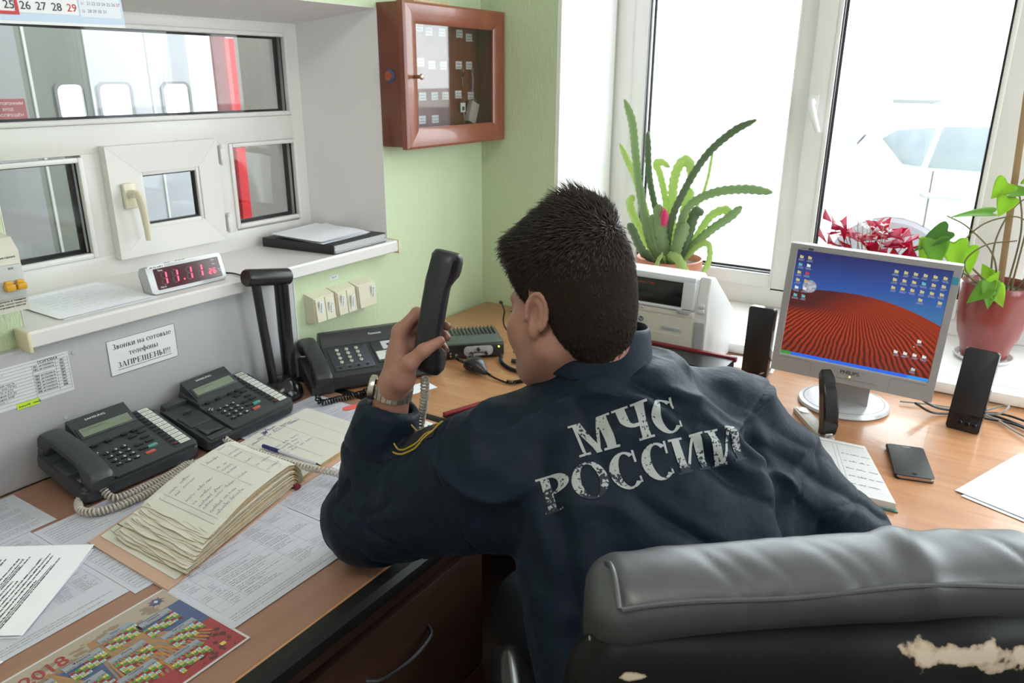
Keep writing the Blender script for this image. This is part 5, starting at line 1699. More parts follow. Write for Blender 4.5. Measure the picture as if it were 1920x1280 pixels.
for sx in (-1, 1):
    for a in ((.170, .040, .095, .040), (.095, .040, .090, .036), (.090, .036, .090, .010)): line(q, sx * a[0], a[1], sx * a[2], a[3], .0008, 0, .0005)
q.build('groove', mat('groove_grey', (.20, .19, .19), .5), bzo)
q = MB(base)
q.prism([(-.335, 1.985), (-.222, 1.985), (-.230, 2.045), (-.327, 2.045)], .765, .93, 0, .004)
q.build('neck', SILM, t)
q = MB(base @ tr(-.283, 2.015, .751)); q.lathe([(.108, 0), (.111, .004), (.108, .010), (.099, .013)], 48, 0); q.lathe([(.099, .0128), (.097, .0134), (.096, .0128)], 48, 1); q.lathe([(.096, .013), (.080, .0155), (.03, .020), (0, .021)], 48, 0)
q.build('base', [mat('monitor_base', (.56, .56, .58), .3, .3), mat('dark_grey_print')], t)

# ------------------------------------------------------------------ speakers
SPK = mat('speaker_black', (.012, .012, .014), .45, bump=(1200, .15, .0003)); SPG = mat('speaker_gloss', (.012, .012, .014), .12)


def speaker(label, loc, rz, tilt, knobs):
    t = thing('computer_speaker', label, 'speaker', loc, rz, 'slim black computer speakers')
    M = rotx(-tilt) @ Matrix(((1, 0, 0, 0), (0, 0, -1, 0), (0, 1, 0, 0), (0, 0, 0, 1)))
    b = MB(M); b.prism(rrect(-.036, 0, .036, .200, .007), -.022, 0, 0, .002, 2); b.build('cabinet', SPG, t)
    b = MB(M); b.prism(rrect(-.0345, .042, .0345, .1985, .006), -.001, .0012, 0, .0008, 2); b.build('grille', SPK, t)
    for sx in (-.026, .012):
        MB().box(sx, .004, .0, sx + .014, .075, .010, 0, .003).build('foot', SPG, t)
    if knobs:
        for x in (-.008, .008, .023): MB(M).lathe([(.0062, 0), (.006, .006), (.005, .007), (0, .0072)], 18, 0, xf=tr(x, .020, 0)).build('knob', SPG, t)
    else:
        MB(M).add([(.016, .010, .0006), (.026, .014, .0006), (.030, .020, .0006), (.020, .016, .0006)], [(0, 1, 2, 3)]).build('mark', mat('pale_mark', (.5, .5, .5), .4), t)
    return t


speaker('slim black speaker with knobs, right of the monitor', (-.012, 2.002, .7505), -.16, .28, True)
speaker('slim black speaker standing between printer and monitor', (-.535, 2.079, .7505), -.06, .06, False)
t = thing('cable_bundle', 'tangle of black and grey cables on the desk behind the right speaker', 'cable', (.05, 2.12, .751))
W_ = tr(-.05, -2.12, -.751)
for i, pts in enumerate((((-.13, 2.06, .80), (-.08, 2.09, .765), (-.02, 2.115, .757), (.05, 2.13, .757), (.13, 2.08, .757), (.19, 2.02, .757)),
                         ((-.12, 2.02, .79), (-.08, 2.06, .760), (-.02, 2.10, .757), (.06, 2.15, .758), (.14, 2.12, .757), (.24, 2.06, .757)),
                         ((-.16, 2.10, .757), (-.05, 2.13, .757), (.04, 2.12, .757), (.10, 2.05, .757), (.17, 1.99, .757)),
                         ((.02, 2.14, .757), (.06, 2.16, .775), (.075, 2.14, .785), (.06, 2.12, .770), (.03, 2.13, .757)),
                         ((.03, 2.10, .757), (.09, 2.10, .757), (.16, 2.05, .757), (.22, 1.98, .757)))):
    MB(W_).tube(spline(pts, 8), (.0035, .003, .0025, .0025, .003)[i], 8).build('cable', (BLACKP, BLACKP, mat('grey_cable', (.35, .35, .33), .5), mat('grey_cable'), BLACKP)[i], t)
q = MB(W_); q.tube([(.17, 1.985, .757), (.21, 1.95, .757)], .007, 10); q.build('plug', BLACKP, t)

# ------------------------------------------------------------------ stapler, notebook, phone, papers
t = thing('stapler', 'black and grey stapler standing open-jawed on the oak desk', 'stapler', (-.320, 1.835, .751), math.atan2(-.155, .105))
b = MB(); b.prism(rrect(-.085, -.016, .100, .016, .006), 0, .011, 0, .003); b.box(-.08, -.010, .011, -.045, .010, .0135, 1, .001); b.build('base', [mat('stapler_grey', (.50, .48, .44), .4), CHROME], t)
a = MB()
rows = [(.085, .016, .012, .017), (.088, .040, .015, .0175), (.080, .070, .017, .0175), (.066, .105, .017, .0165), (.046, .135, .015, .015), (.028, .152, .010, .012)]
V = []
for i, (x, z, th, w_) in enumerate(rows):
    nx, nz = (.95, .31) if i < 2 else (.85, .5) if i < 4 else (.6, .8)
    for sx, sy in ((-1, -1), (-1, 1), (1, 1), (1, -1)): V.append((x + sx * nx * th, sy * w_, z + sx * nz * th))
F = [(4 * i + j, 4 * i + (j + 1) % 4, 4 * i + 4 + (j + 1) % 4, 4 * i + 4 + j) for i in range(5) for j in range(4)] + [(3, 2, 1, 0), (20, 21, 22, 23)]
a.add(V, F)
o_ = a.build('arm', GLOSSB, t); q = o_.modifiers.new('round', 'BEVEL'); q.width = .004; q.segments = 3; q.limit_method = 'ANGLE'
b = MB(); b.box(.060, -.009, .010, .098, .009, .024, 0, .002); b.build('hinge', CHROME, t)
t = thing('notebook', 'green-backed notebook open at a ruled table page beside the right sleeve', 'notebook', (-.20, 1.62, .751))
W_ = tr(.20, -1.62, -.751)
pp = [(-.292, 1.50), (-.090, 1.513), (-.186, 1.745), (-.345, 1.735)]
MB(W_).prism([(-.296, 1.497), (-.084, 1.510), (-.183, 1.749), (-.349, 1.739)], .7512, .7535).build('cover', mat('teal_board', (.05, .22, .18), .5), t)
q = MB(W_); q.prism(pp, .7535, .769, 0, .001)
def LP(a, b_): # bilinear on the page
    p0, p1, p2, p3 = [Vector((*p, .7694)) for p in pp]
    return (p0 * (1 - a) * (1 - b_) + p1 * a * (1 - b_) + p2 * a * b_ + p3 * (1 - a) * b_)[:]
k = MB(); rnd = random.Random(14)
for r in range(24): line(k, .05, .04 + r * .037, .97, .04 + r * .037, .0025, 1)
for x in (.28, .55, .60): line(k, x, .04, x, .90, .003, 2)
line(k, .1, .93, .96, .93, .006, 2)
for r in range(11): scribble(k, .08 + .55 * (r % 2), .10 + r * .07, .32, .03, 3, rnd=rnd, lw=.003)
q.add([LP(x, y) for x, y, _ in k.V], k.F); q.I[-len(k.I):] = k.I
q.build('pages', [mat('notebook_page', (.72, .71, .70), .6), mat('feint', (.50, .50, .52), .6), GREYINK, BLUEINK], t)
t = thing('smartphone', 'smartphone in a black flip case on the oak desk', 'phone', (-.093, 1.742, .751), math.atan2(.019, .072))
w2, l2 = .0375, .0765
MB().prism(rrect(-w2, -l2, w2, l2, .007), 0, .0016, 0, .0005).build('case_back', mat('black_leatherette', (.016, .017, .019), .5), t)
MB().prism(rrect(-w2 + .002, -l2 + .001, w2 - .001, l2 - .002, .008), .0018, .0086, 0, .002, 3).build('body', mat('rose_gold', (.55, .38, .32), .3, .8), t)
q = MB().prism(rrect(-w2, -l2, w2, l2, .007), .0088, .0104, 0, .0006); q.lathe([(.0050, .0105), (.0050, .0108), (.0040, .0108)], 20, 1, xf=tr(0, -l2 + .013, 0)); q.prism(rrect(-.009, l2 - .012, .009, l2 - .007, .0024), .0102, .0107, 1)
q.build('case_cover', [mat('black_leatherette'), GLOSSB], t)
MB().tube([(-w2, -l2 + .004, .006), (-w2, l2 - .004, .006)], .0052, 10, flat=(1, .5)).build('case_spine', mat('black_leatherette'), t)
for i, (dx, dy, a, lb) in enumerate(((.012, -.016, -.02, 'lower white sheet of the pile at the right end of the oak desk'), (0, 0, .0, 'upper blank white sheet of the pile at the right edge of the photo'))):
    sheet('paper_sheet', lb, 'paper', (.001 + dx, 1.668 + dy, .7512 + i * .0016), Vector((.93, -.37, 0)) , Vector((.16 + a, .98, 0)), .30, .29, None, PAPERB, seed=40 + i, curl=lambda s, t_, i=i: .0006 + .0012 * i * s)

# ================================================================== smooth bodies: distance fields turned into one continuous skin
class Field:
    def __init__(s): s.P = []

    def add(s, f, c, r, k=.01, op='u'): s.P.append((f, np.array(c, np.float32), r, k, op)); return s

    def cap(s, a, b, ra, rb=None, k=.012, op='u', sq=None):
        a = np.array(a, np.float32); b = np.array(b, np.float32); rb = ra if rb is None else rb
        ab = b - a; L = float(ab @ ab) + 1e-12

        def f(p):
            t = np.clip((p - a) @ ab / L, 0, 1)
            q = p - a - t[:, None] * ab
            return np.sqrt((q * q).sum(1)) - (ra + (rb - ra) * t)
        return s.add(f, (a + b) / 2, float(np.linalg.norm(ab)) / 2 + max(ra, rb), k, op)

    def ell(s, c, r, R=None, k=.012, op='u'):
        c = np.array(c, np.float32); r = np.array(r, np.float32)
        R = np.eye(3, dtype=np.float32) if R is None else np.array(R, np.float32)   # columns = axes

        def f(p):
            q = (p - c) @ R
            k0 = np.sqrt(((q / r) ** 2).sum(1)); k1 = np.sqrt(((q / (r * r)) ** 2).sum(1)) + 1e-6
            return k0 * (k0 - 1) / k1
        return s.add(f, c, float(r.max()), k, op)

    def ev(s, p, sel=None):
        d = np.full(len(p), 9.0, np.float32)
        for i, (f, c, r, k, op) in enumerate(s.P):
            if sel is not None and not sel[i]: continue
            e = f(p).astype(np.float32)
            if op == 'u':
                h = np.clip(.5 + .5 * (d - e) / k, 0, 1); d = d + (e - d) * h - k * h * (1 - h)
            elif op == 's':
                h = np.clip(.5 - .5 * (d + e) / k, 0, 1); d = d + (-e - d) * h + k * h * (1 - h)
            elif op == 'i':
                h = np.clip(.5 - .5 * (e - d) / k, 0, 1); d = e + (d - e) * h + k * h * (1 - h)
        return d

    def mesh(s, h, lo=None, hi=None, B=16):
        C = np.array([q[1] for q in s.P]); Rr = np.array([q[2] for q in s.P])
        U = np.array([q[4] == 'u' for q in s.P]); I = np.array([q[4] == 'i' for q in s.P])
        lo = np.array(lo) if lo is not None else (C[U] - Rr[U, None]).min(0) - 3 * h
        hi = np.array(hi) if hi is not None else (C[U] + Rr[U, None]).max(0) + 3 * h
        n = (np.ceil((hi - lo) / h / B).astype(int)) * B
        D = np.full(n, 1.0, np.float32)
        bs = B * h; br = bs * math.sqrt(3) / 2
        nb = n // B
        bi = np.stack(np.meshgrid(*[np.arange(k) for k in nb], indexing='ij'), -1).reshape(-1, 3)
        cen = lo + (bi + .5) * bs
        ax = np.arange(B) * h
        G = np.stack(np.meshgrid(ax, ax, ax, indexing='ij'), -1).reshape(-1, 3)
        dist = np.linalg.norm(cen[:, None, :] - C[None], axis=2) - Rr[None] - br
        for j in np.nonzero((dist[:, U] < 2 * h).any(1))[0]:
            sel = (dist[j] < .035) | I
            c = s.ev(cen[j:j + 1].astype(np.float32), sel)[0]
            i0 = bi[j] * B
            if abs(c) > br * 1.25 + .012:
                if c < 0: D[i0[0]:i0[0] + B, i0[1]:i0[1] + B, i0[2]:i0[2] + B] = -1
                continue
            D[i0[0]:i0[0] + B, i0[1]:i0[1] + B, i0[2]:i0[2] + B] = s.ev((G + (lo + bi[j] * bs)).astype(np.float32), sel).reshape(B, B, B)
        return nets(D, lo, h)


def nets(D, lo, h):
    """surface nets: one vertex per crossed cell, one quad per crossed edge"""
    S = D < 0
    A = S[:-1, :-1, :-1].copy(); O = A.copy()
    for dx in (0, 1):
        for dy in (0, 1):
            for dz in (0, 1):
                q = S[dx:S.shape[0] - 1 + dx, dy:S.shape[1] - 1 + dy, dz:S.shape[2] - 1 + dz]
                A &= q; O |= q
    act = np.nonzero(O & ~A)
    n = len(act[0])
    idx = np.full(A.shape, -1, np.int32); idx[act] = np.arange(n)
    acc = np.zeros((n, 3)); cnt = np.zeros(n)
    a = np.stack(act, 1)
    for ax_ in range(3):
        o = [k for k in range(3) if k != ax_]
        for u in (0, 1):
            for v in (0, 1):
                p = a.copy(); p[:, o[0]] += u; p[:, o[1]] += v
                q = p.copy(); q[:, ax_] += 1
                d0 = D[p[:, 0], p[:, 1], p[:, 2]]; d1 = D[q[:, 0], q[:, 1], q[:, 2]]
                m = (d0 < 0) != (d1 < 0)
                t = np.where(m, d0 / np.where(m, d0 - d1, 1), 0)
                w = p.astype(float); w[:, ax_] += t
                acc += np.where(m[:, None], w, 0); cnt += m
    V = lo + acc / cnt[:, None] * h
    F = []
    for ax_ in range(3):
        o = [(ax_ + 1) % 3, (ax_ + 2) % 3]
        sl0 = [slice(1, -1)] * 3; sl0[ax_] = slice(0, -1); sl1 = list(sl0); sl1[ax_] = slice(1, None)
        s0 = S[tuple(sl0)]; s1 = S[tuple(sl1)]
        e = np.stack(np.nonzero(s0 != s1), 1)
        flip = s0[tuple(e.T)]
        e = e + np.array([0 if k == ax_ else 1 for k in range(3)])
        c = []
        for u, v in ((0, 0), (1, 0), (1, 1), (0, 1)):
            q = e.copy(); q[:, o[0]] -= u; q[:, o[1]] -= v
            c.append(idx[q[:, 0], q[:, 1], q[:, 2]])
        c = np.stack(c, 1)
        c[~flip] = c[~flip][:, ::-1]
        F.append(c[(c >= 0).all(1)])
    F = np.concatenate(F)
    return V, F


def vnormals(V, F):
    n = np.cross(V[F[:, 2]] - V[F[:, 0]], V[F[:, 3]] - V[F[:, 1]])
    N = np.zeros_like(V)
    for k in range(4):
        for c in range(3): N[:, c] += np.bincount(F[:, k], n[:, c], len(V))
    return N / (np.linalg.norm(N, axis=1, keepdims=True) + 1e-12)


_lat = RNG.random((32, 32, 32)).astype(np.float32) * 2 - 1


def vnoise(p):
    i = np.floor(p).astype(int); f = p - i; f = f * f * (3 - 2 * f)
    out = 0
    for dx in (0, 1):
        for dy in (0, 1):
            for dz in (0, 1):
                w = (f[:, 0] if dx else 1 - f[:, 0]) * (f[:, 1] if dy else 1 - f[:, 1]) * (f[:, 2] if dz else 1 - f[:, 2])
                out = out + w * _lat[(i[:, 0] + dx) % 32, (i[:, 1] + dy) % 32, (i[:, 2] + dz) % 32]
    return out


def relax(V, F, it=2, lam=.5):
    """Laplacian fairing"""
    E = np.concatenate([F[:, [0, 1]], F[:, [1, 2]], F[:, [2, 3]], F[:, [3, 0]]])
    E = np.concatenate([E, E[:, ::-1]])
    c = np.bincount(E[:, 0], minlength=len(V))[:, None]
    for _ in range(it):
        S_ = np.stack([np.bincount(E[:, 0], V[E[:, 1], k], len(V)) for k in range(3)], 1)
        V = V + lam * (S_ / np.maximum(c, 1) - V)
    return V


def np_mesh(name, V, F, mats, parent, idx=None):
    me = bpy.data.meshes.new(name)
    me.vertices.add(len(V)); me.vertices.foreach_set('co', np.asarray(V, np.float32).ravel())
    k = F.shape[1]
    me.loops.add(F.size); me.loops.foreach_set('vertex_index', F.ravel().astype(np.int32))
    me.polygons.add(len(F)); me.polygons.foreach_set('loop_start', np.arange(0, F.size, k, dtype=np.int32))
    for m in (mats if isinstance(mats, (list, tuple)) else [mats]): me.materials.append(m)
    if idx is not None: me.polygons.foreach_set('material_index', np.asarray(idx, np.int32))
    me.update(calc_edges=True); me.validate()
    me.shade_smooth()
    return link(name, me, parent)

# ================================================================== the man at the desk
SU = np.array([.654, .757, 0.0]); SF = np.array([-.757, .654, 0.0]); UPV = np.array([0, 0, 1.0])   # his right, his front
man = thing('person', 'man seen from behind in dark navy jacket with white back lettering, lifting a handset', 'person', (-.30, .95, 0))
MANI = -np.array([-.30, .95, 0])

SHL, ELL, WRL = np.array([-.615, .872, .985]), np.array([-.825, .838, .838]), np.array([-.790, .867, 1.071])
SHR, ELR, WRR = np.array([-.335, 1.185, 1.008]), np.array([-.128, 1.205, .835]), np.array([-.34, 1.435, .808])
HC = np.array([-.548, 1.000, 1.232])                      # head centre
_h0 = np.array([-.97, .235, 0]); _h0 /= np.linalg.norm(_h0)
_p = math.radians(17)
HF = _h0 * math.cos(_p) - UPV * math.sin(_p); HU = UPV * math.cos(_p) + _h0 * math.sin(_p); HR = np.cross(HF, HU)
_r = math.radians(-4)
HR, HU = HR * math.cos(_r) + HU * math.sin(_r), HU * math.cos(_r) - HR * math.sin(_r)
HM = np.stack([HR, HF, HU], 1)                            # columns: right, front, up


def H(x, y, z): return HC + HM @ np.array([x, y, z])


TORSO = np.array([  # z, centre x, y, half width, half depth
    (.44, -.245, .920, .215, .150), (.60, -.268, .928, .222, .148), (.74, -.310, .942, .226, .146), (.86, -.358, .974, .224, .146),
    (.95, -.400, 1.000, .212, .142), (1.02, -.435, 1.016, .196, .128), (1.07, -.458, 1.026, .160, .108), (1.11, -.476, 1.030, .116, .090), (1.15, -.490, 1.032, .082, .076), (1.19, -.505, 1.032, .070, .070)])


def torso(shrink=0.0, zlo=.46, zhi=1.15, e=2.3):
    T = TORSO

    def f(p):
        z = p[:, 2]
        c = [np.interp(z, T[:, 0], T[:, i]) for i in (1, 2, 3, 4)]
        dx, dy = p[:, 0] - c[0], p[:, 1] - c[1]
        u = dx * SU[0] + dy * SU[1]; v = dx * SF[0] + dy * SF[1]
        a, b = c[2] - shrink, c[3] - shrink
        k = (np.abs(u / a) ** e + np.abs(v / b) ** e) ** (1 / e)
        d = (k - 1) * np.minimum(a, b) * .9
        return np.maximum(d, np.maximum(zlo - z, z - zhi))
    return f, (-.37, .98, .80), .55


# ---- hand: joints given in (along, thumbward, palmward) of a frame at the wrist
def hand(Fd, W, A, T, P, fingers, thumb, k=.007):
    g = lambda q: np.array(W) + A * q[0] + T * q[1] + P * q[2]
    base = [(.004, .016, 0), (.002, .006, -.002), (.002, -.005, -.002), (.004, -.016, .001)]
    for i, (mcp, pip, dip, tip) in enumerate(fingers):
        r = (.0100, .0102, .0096, .0086)[i]
        Fd.cap(g(base[i]), g(mcp), .0155, r + .0022, .016)
        Fd.cap(g(mcp), g(pip), r + .0010, r - .0004, k)
        Fd.cap(g(pip), g(dip), r, r - .0013, k * .6)
        Fd.cap(g(dip), g(tip), r - .0010, r - .0030, k * .6)
    c, m, ip, tip = thumb
    Fd.cap(g((.006, .010, .004)), g(c), .0185, .0190, .016)
    Fd.cap(g(c), g(m), .0185, .0130, .014)
    Fd.cap(g(m), g(ip), .0122, .0108, .007)
    Fd.cap(g(ip), g(tip), .0108, .0080, .005)
    Fd.ell(g((.05, -.010, .004)), (.030, .034, .016), np.stack([A, T, P], 1), .02)


ha = np.array([.05336503, .24899261, .96703405]); ha /= np.linalg.norm(ha)  # wrist to knuckles
hp = np.array([.84300893, .50784574, -.17728128]); hp -= ha * (hp @ ha); hp /= np.linalg.norm(hp)           # palm faces right
ht = -np.cross(ha, hp)                                                                      # thumb side, to the viewer
if ht @ np.array([.514, -.794, .325]) < 0: ht = -ht
G = lambda a, t, p: WRL + ha * a + ht * t + hp * p
HANDL = dict(fingers=[
    ((.095, .010, -.004), (.127, -.008, .016), (.124, -.007, .043), (.117, .008, .068)),
    ((.093, -.010, -.004), (.110, -.022, .030), (.105, -.018, .055), (.099, .004, .070)),
    ((.086, -.027, .000), (.088, -.037, .034), (.083, -.031, .058), (.078, -.009, .070)),
    ((.075, -.040, .004), (.068, -.049, .034), (.063, -.042, .055), (.060, -.023, .066))],
    thumb=((.026, .032, .014), (.056, .050, .024), (.080, .053, .042), (.098, .046, .064)))
body = Field()
f, c, r = torso(.022, .55, 1.16)
body.add(f, c, r, .02)
body.cap(SHL, ELL, .055, .042, .03); body.cap(ELL, WRL, .042, .028, .02)
body.cap(SHR, ELR, .055, .042, .03); body.cap(ELR, WRR, .042, .028, .02)
hand(body, WRL, ha, ht, hp, **HANDL)
# resting right hand, palm down on the desk
ra = np.array([-.75, .66, -.10]); ra /= np.linalg.norm(ra); rp = np.array([0, 0, -1.0]); rp -= ra * (rp @ ra); rp /= np.linalg.norm(rp)
rt = np.cross(ra, rp); rt = rt if rt @ np.array([-.66, -.75, 0]) > 0 else -rt
hand(body, WRR, ra, rt, rp, fingers=[
    ((.090, .026, -.006), (.128, .030, -.004), (.148, .031, .010), (.160, .031, .022)),
    ((.092, .005, -.008), (.134, .006, -.006), (.157, .006, .010), (.170, .006, .023)),
    ((.088, -.015, -.006), (.128, -.018, -.004), (.149, -.019, .010), (.161, -.019, .022)),
    ((.080, -.033, -.002), (.110, -.040, .000), (.126, -.043, .011), (.137, -.044, .021))],
    thumb=((.028, .032, .004), (.058, .054, .012), (.082, .062, .018), (.104, .062, .022)))
# head
E3 = HM
body.cap(np.array([-.497, 1.028, 1.10]), H(0, -.028, -.055), .060, .056, .025)
body.cap(np.array([-.470, 1.010, 1.12]), H(0, -.062, -.030), .040, .040, .03)
body.ell(H(0, -.014, .030), (.0755, .097, .086), E3, .02)
body.ell(H(0, .026, -.042), (.062, .066, .082), E3, .03)
body.ell(H(0, .036, -.080), (.059, .056, .042), E3, .03)
body.cap(H(-.022, .078, -.103), H(.022, .078, -.103), .017, .017, .025)
for s_ in (-1, 1):
    body.cap(H(s_ * .058, -.002, -.070), H(s_ * .032, .062, -.106), .021, .020, .03)          # jaw line
    body.ell(H(s_ * .046, .056, -.042), (.026, .028, .030), E3, .025)                          # cheek
    body.ell(H(s_ * .031, .094, -.006), (.015, .012, .010), E3, .012, 's')                     # eye socket
    body.ell(H(s_ * .031, .077, -.007), (.0125, .0125, .0125), E3, .004)                       # eye under its lid
    body.cap(H(s_ * .010, .088, .010), H(s_ * .044, .074, .010), .0055, .0045, .014)            # brow ridge
    body.ell(H(s_ * .011, .102, -.047), (.0085, .009, .0075), E3, .006)                        # nostril wing
body.cap(H(0, .090, -.002), H(0, .113, -.041), .0075, .0115, .010)                             # nose
body.cap(H(-.019, .088, -.071), H(.019, .088, -.071), .0058, .0058, .006)
body.cap(H(0, .094, -.071), H(0, .094, -.071), .0065, .0065, .008)
body.cap(H(-.016, .087, -.082), H(.016, .087, -.082), .0066, .0066, .006)
for s_ in (-1, 1):                                                                              # ears
    a = math.radians(20)
    ex = HR * s_ * math.cos(a) - HF * math.sin(a); ey = HF * math.cos(a) + HR * s_ * math.sin(a)
    tl = math.radians(12)
    ez = HU * math.cos(tl) - ey * math.sin(tl); ey2 = np.cross(ez, ex)
    M3 = np.stack([ex, ey2, ez], 1)
    q = lambda x, y, z: H(s_ * .076, -.006, -.018) + M3 @ np.array([x, y, z])
    sy = 1 if (ey2 @ HF) > 0 else -1
    body.ell(q(.006, -.005 * sy, .004), (.0060, .0160, .0290), M3, .006)
    body.ell(q(.005, .001 * sy, -.026), (.0060, .0085, .0105), M3, .008)                       # lobe
    body.ell(q(.0140, -.001 * sy, .002), (.0095, .0100, .0185), M3, .003, 's')                 # concha
    pts = [q(.010, (-.006 + .0165 * math.cos(t_)) * sy, .004 + .0275 * math.sin(t_)) for t_ in np.linspace(-.1 * PI, 1.35 * PI, 12)]
    for p0, p1 in zip(pts, pts[1:]): body.cap(p0, p1, .0032, .0032, .003)                      # helix
    body.ell(q(.009, .012 * sy, -.006), (.004, .0035, .006), M3, .004)                         # tragus
bV, bF = body.mesh(.0025)
bV = relax(bV, bF, 1, .4)

SKIN = mat('skin', (.36, .178, .132), .5, spec=.35, bump=(900, .12, .0004), var=(35, .10))
nt, b_, N, L = nodes_of(SKIN)
b_.inputs['Subsurface Weight'].default_value = .12; b_.inputs['Subsurface Radius'].default_value = (.012, .004, .002); b_.inputs['Subsurface Scale'].default_value = .5
np_mesh('body', bV + MANI, bF, SKIN, man)['label'] = 'skin of head, neck and hands'
# finger and thumb nails of the raised hand
NAIL = mat('nail', (.62, .36, .30), .3)


def nail(tip, dip, out, w):
    d = np.array(tip) - np.array(dip); d /= np.linalg.norm(d)
    o = out - d * (out @ d); o /= np.linalg.norm(o); s_ = np.cross(d, o)
    c0 = np.array(tip) + o * .0052
    m = MB()
    m.grid(lambda u, v: tuple(c0 + MANI + s_ * (u - .5) * w * (1 - .2 * v) + d * (v - .4) * .011 - o * ((u - .5) ** 2) * w * .9), 6, 5)
    ob = m.build('nail', NAIL, man, sharp=0, solid=.0006)
    return ob


_t = HANDL['thumb']; nail(G(*_t[3]), G(*_t[2]), ht * 1.0 - hp * .1, .0115)
for fg in HANDL['fingers'][:3]: nail(G(*fg[3]), G(*fg[2]), hp, .0080)
# eyes and brows
for s_ in (-1, 1):
    m = MB(); m.tube([tuple(H(s_ * x, y, z) + MANI) for x, y, z in ((.014, .0915, .014), (.026, .088, .017), (.038, .078, .016), (.047, .066, .011))], [.0022, .0030, .0028, .0012], 8)
    m.build('eyebrow', mat('brow_hair', (.02, .014, .011), .8), man)
    m = MB(); m.tube([tuple(H(s_ * x, y, z) + MANI) for x, y, z in ((.020, .0915, -.010), (.031, .0925, -.012), (.042, .086, -.010))], [.0006, .0012, .0006], 6)
    m.build('eyelash', mat('brow_hair'), man)

# ------------------------------------------------------------------ jacket
NAVY = mat('navy_twill', (.0056, .0128, .0240), .55, spec=.16)
nt, b_, N, L = nodes_of(NAVY)
b_.inputs['Sheen Weight'].default_value = .05; b_.inputs['Sheen Roughness'].default_value = .4; b_.inputs['Sheen Tint'].default_value = (.55, .68, .9, 1)
tc = N('ShaderNodeTexCoord'); wv = N('ShaderNodeTexNoise'); wv.inputs['Scale'].default_value = 900; wv.inputs['Detail'].default_value = 1
n2 = N('ShaderNodeTexNoise'); n2.inputs['Scale'].default_value = 24; n2.inputs['Detail'].default_value = 5
ad = N('ShaderNodeMath'); ad.operation = 'MULTIPLY_ADD'; ad.inputs[1].default_value = 12.0
bp = N('ShaderNodeBump'); bp.inputs['Strength'].default_value = .35; bp.inputs['Distance'].default_value = .0010
L(tc.outputs['Object'], wv.inputs['Vector']); L(tc.outputs['Object'], n2.inputs['Vector']); L(n2.outputs['Fac'], ad.inputs[0]); L(wv.outputs['Fac'], ad.inputs[2])
L(ad.outputs[0], bp.inputs['Height']); L(bp.outputs['Normal'], b_.inputs['Normal'])

CUFL = WRL + (ELL - WRL) / np.linalg.norm(ELL - WRL) * .030
CUFR = WRR + (ELR - WRR) / np.linalg.norm(ELR - WRR) * .030
jk = Field()
f, c, r = torso(0, .535, 1.135)
jk.add(f, c, r, .02)
jk.cap(SHL, ELL, .090, .076, .045)
jk.cap(SHL + np.array([.01, .0, -.055]), ELL + np.array([.03, .0, .002]), .085, .068, .03)
jk.ell(ELL + np.array([-.010, -.014, -.006]), (.070, .066, .066), None, .03)
_m = ELL + (CUFL - ELL) * .45
jk.cap(ELL, _m, .072, .064, .02); jk.cap(_m, CUFL, .062, .050, .02)
jk.cap(SHR, ELR, .086, .070, .045); jk.cap(ELR, CUFR, .066, .048, .03)
jk.cap(np.array([-.46, 1.03, 1.06]), SHL + np.array([.03, .02, .030]), .058, .052, .04)
jk.cap(np.array([-.46, 1.03, 1.06]), SHR + np.array([-.02, -.01, .035]), .060, .052, .04)
# open neck and sleeve ends
jk.cap(np.array([-.492, 1.032, 1.08]), np.array([-.515, 1.032, 1.30]), .062, .062, .006, 's')
for W_, E_ in ((CUFL, ELL), (CUFR, ELR)):
    d = (W_ - E_) / np.linalg.norm(W_ - E_)

    def cut(p, W_=W_, d=d): return np.maximum(-((p - W_) @ d.astype(np.float32)), np.linalg.norm(p - W_, axis=1) - .12)
    jk.add(cut, W_ + d * .06, .14, .004, 's')
    jk.cap(W_ - d * .03, W_ + d * .03, .036, .036, .004, 's')
jV, jF = jk.mesh(.0036)
jV = relax(jV, jF, 2, .5)
jN = vnormals(jV, jF)


def along(p, a, b):
    ab = b - a; L_ = np.linalg.norm(ab); d = ab / L_
    q = p - a; t = q @ d
    rad = q - t[:, None] * d
    return t, L_, rad


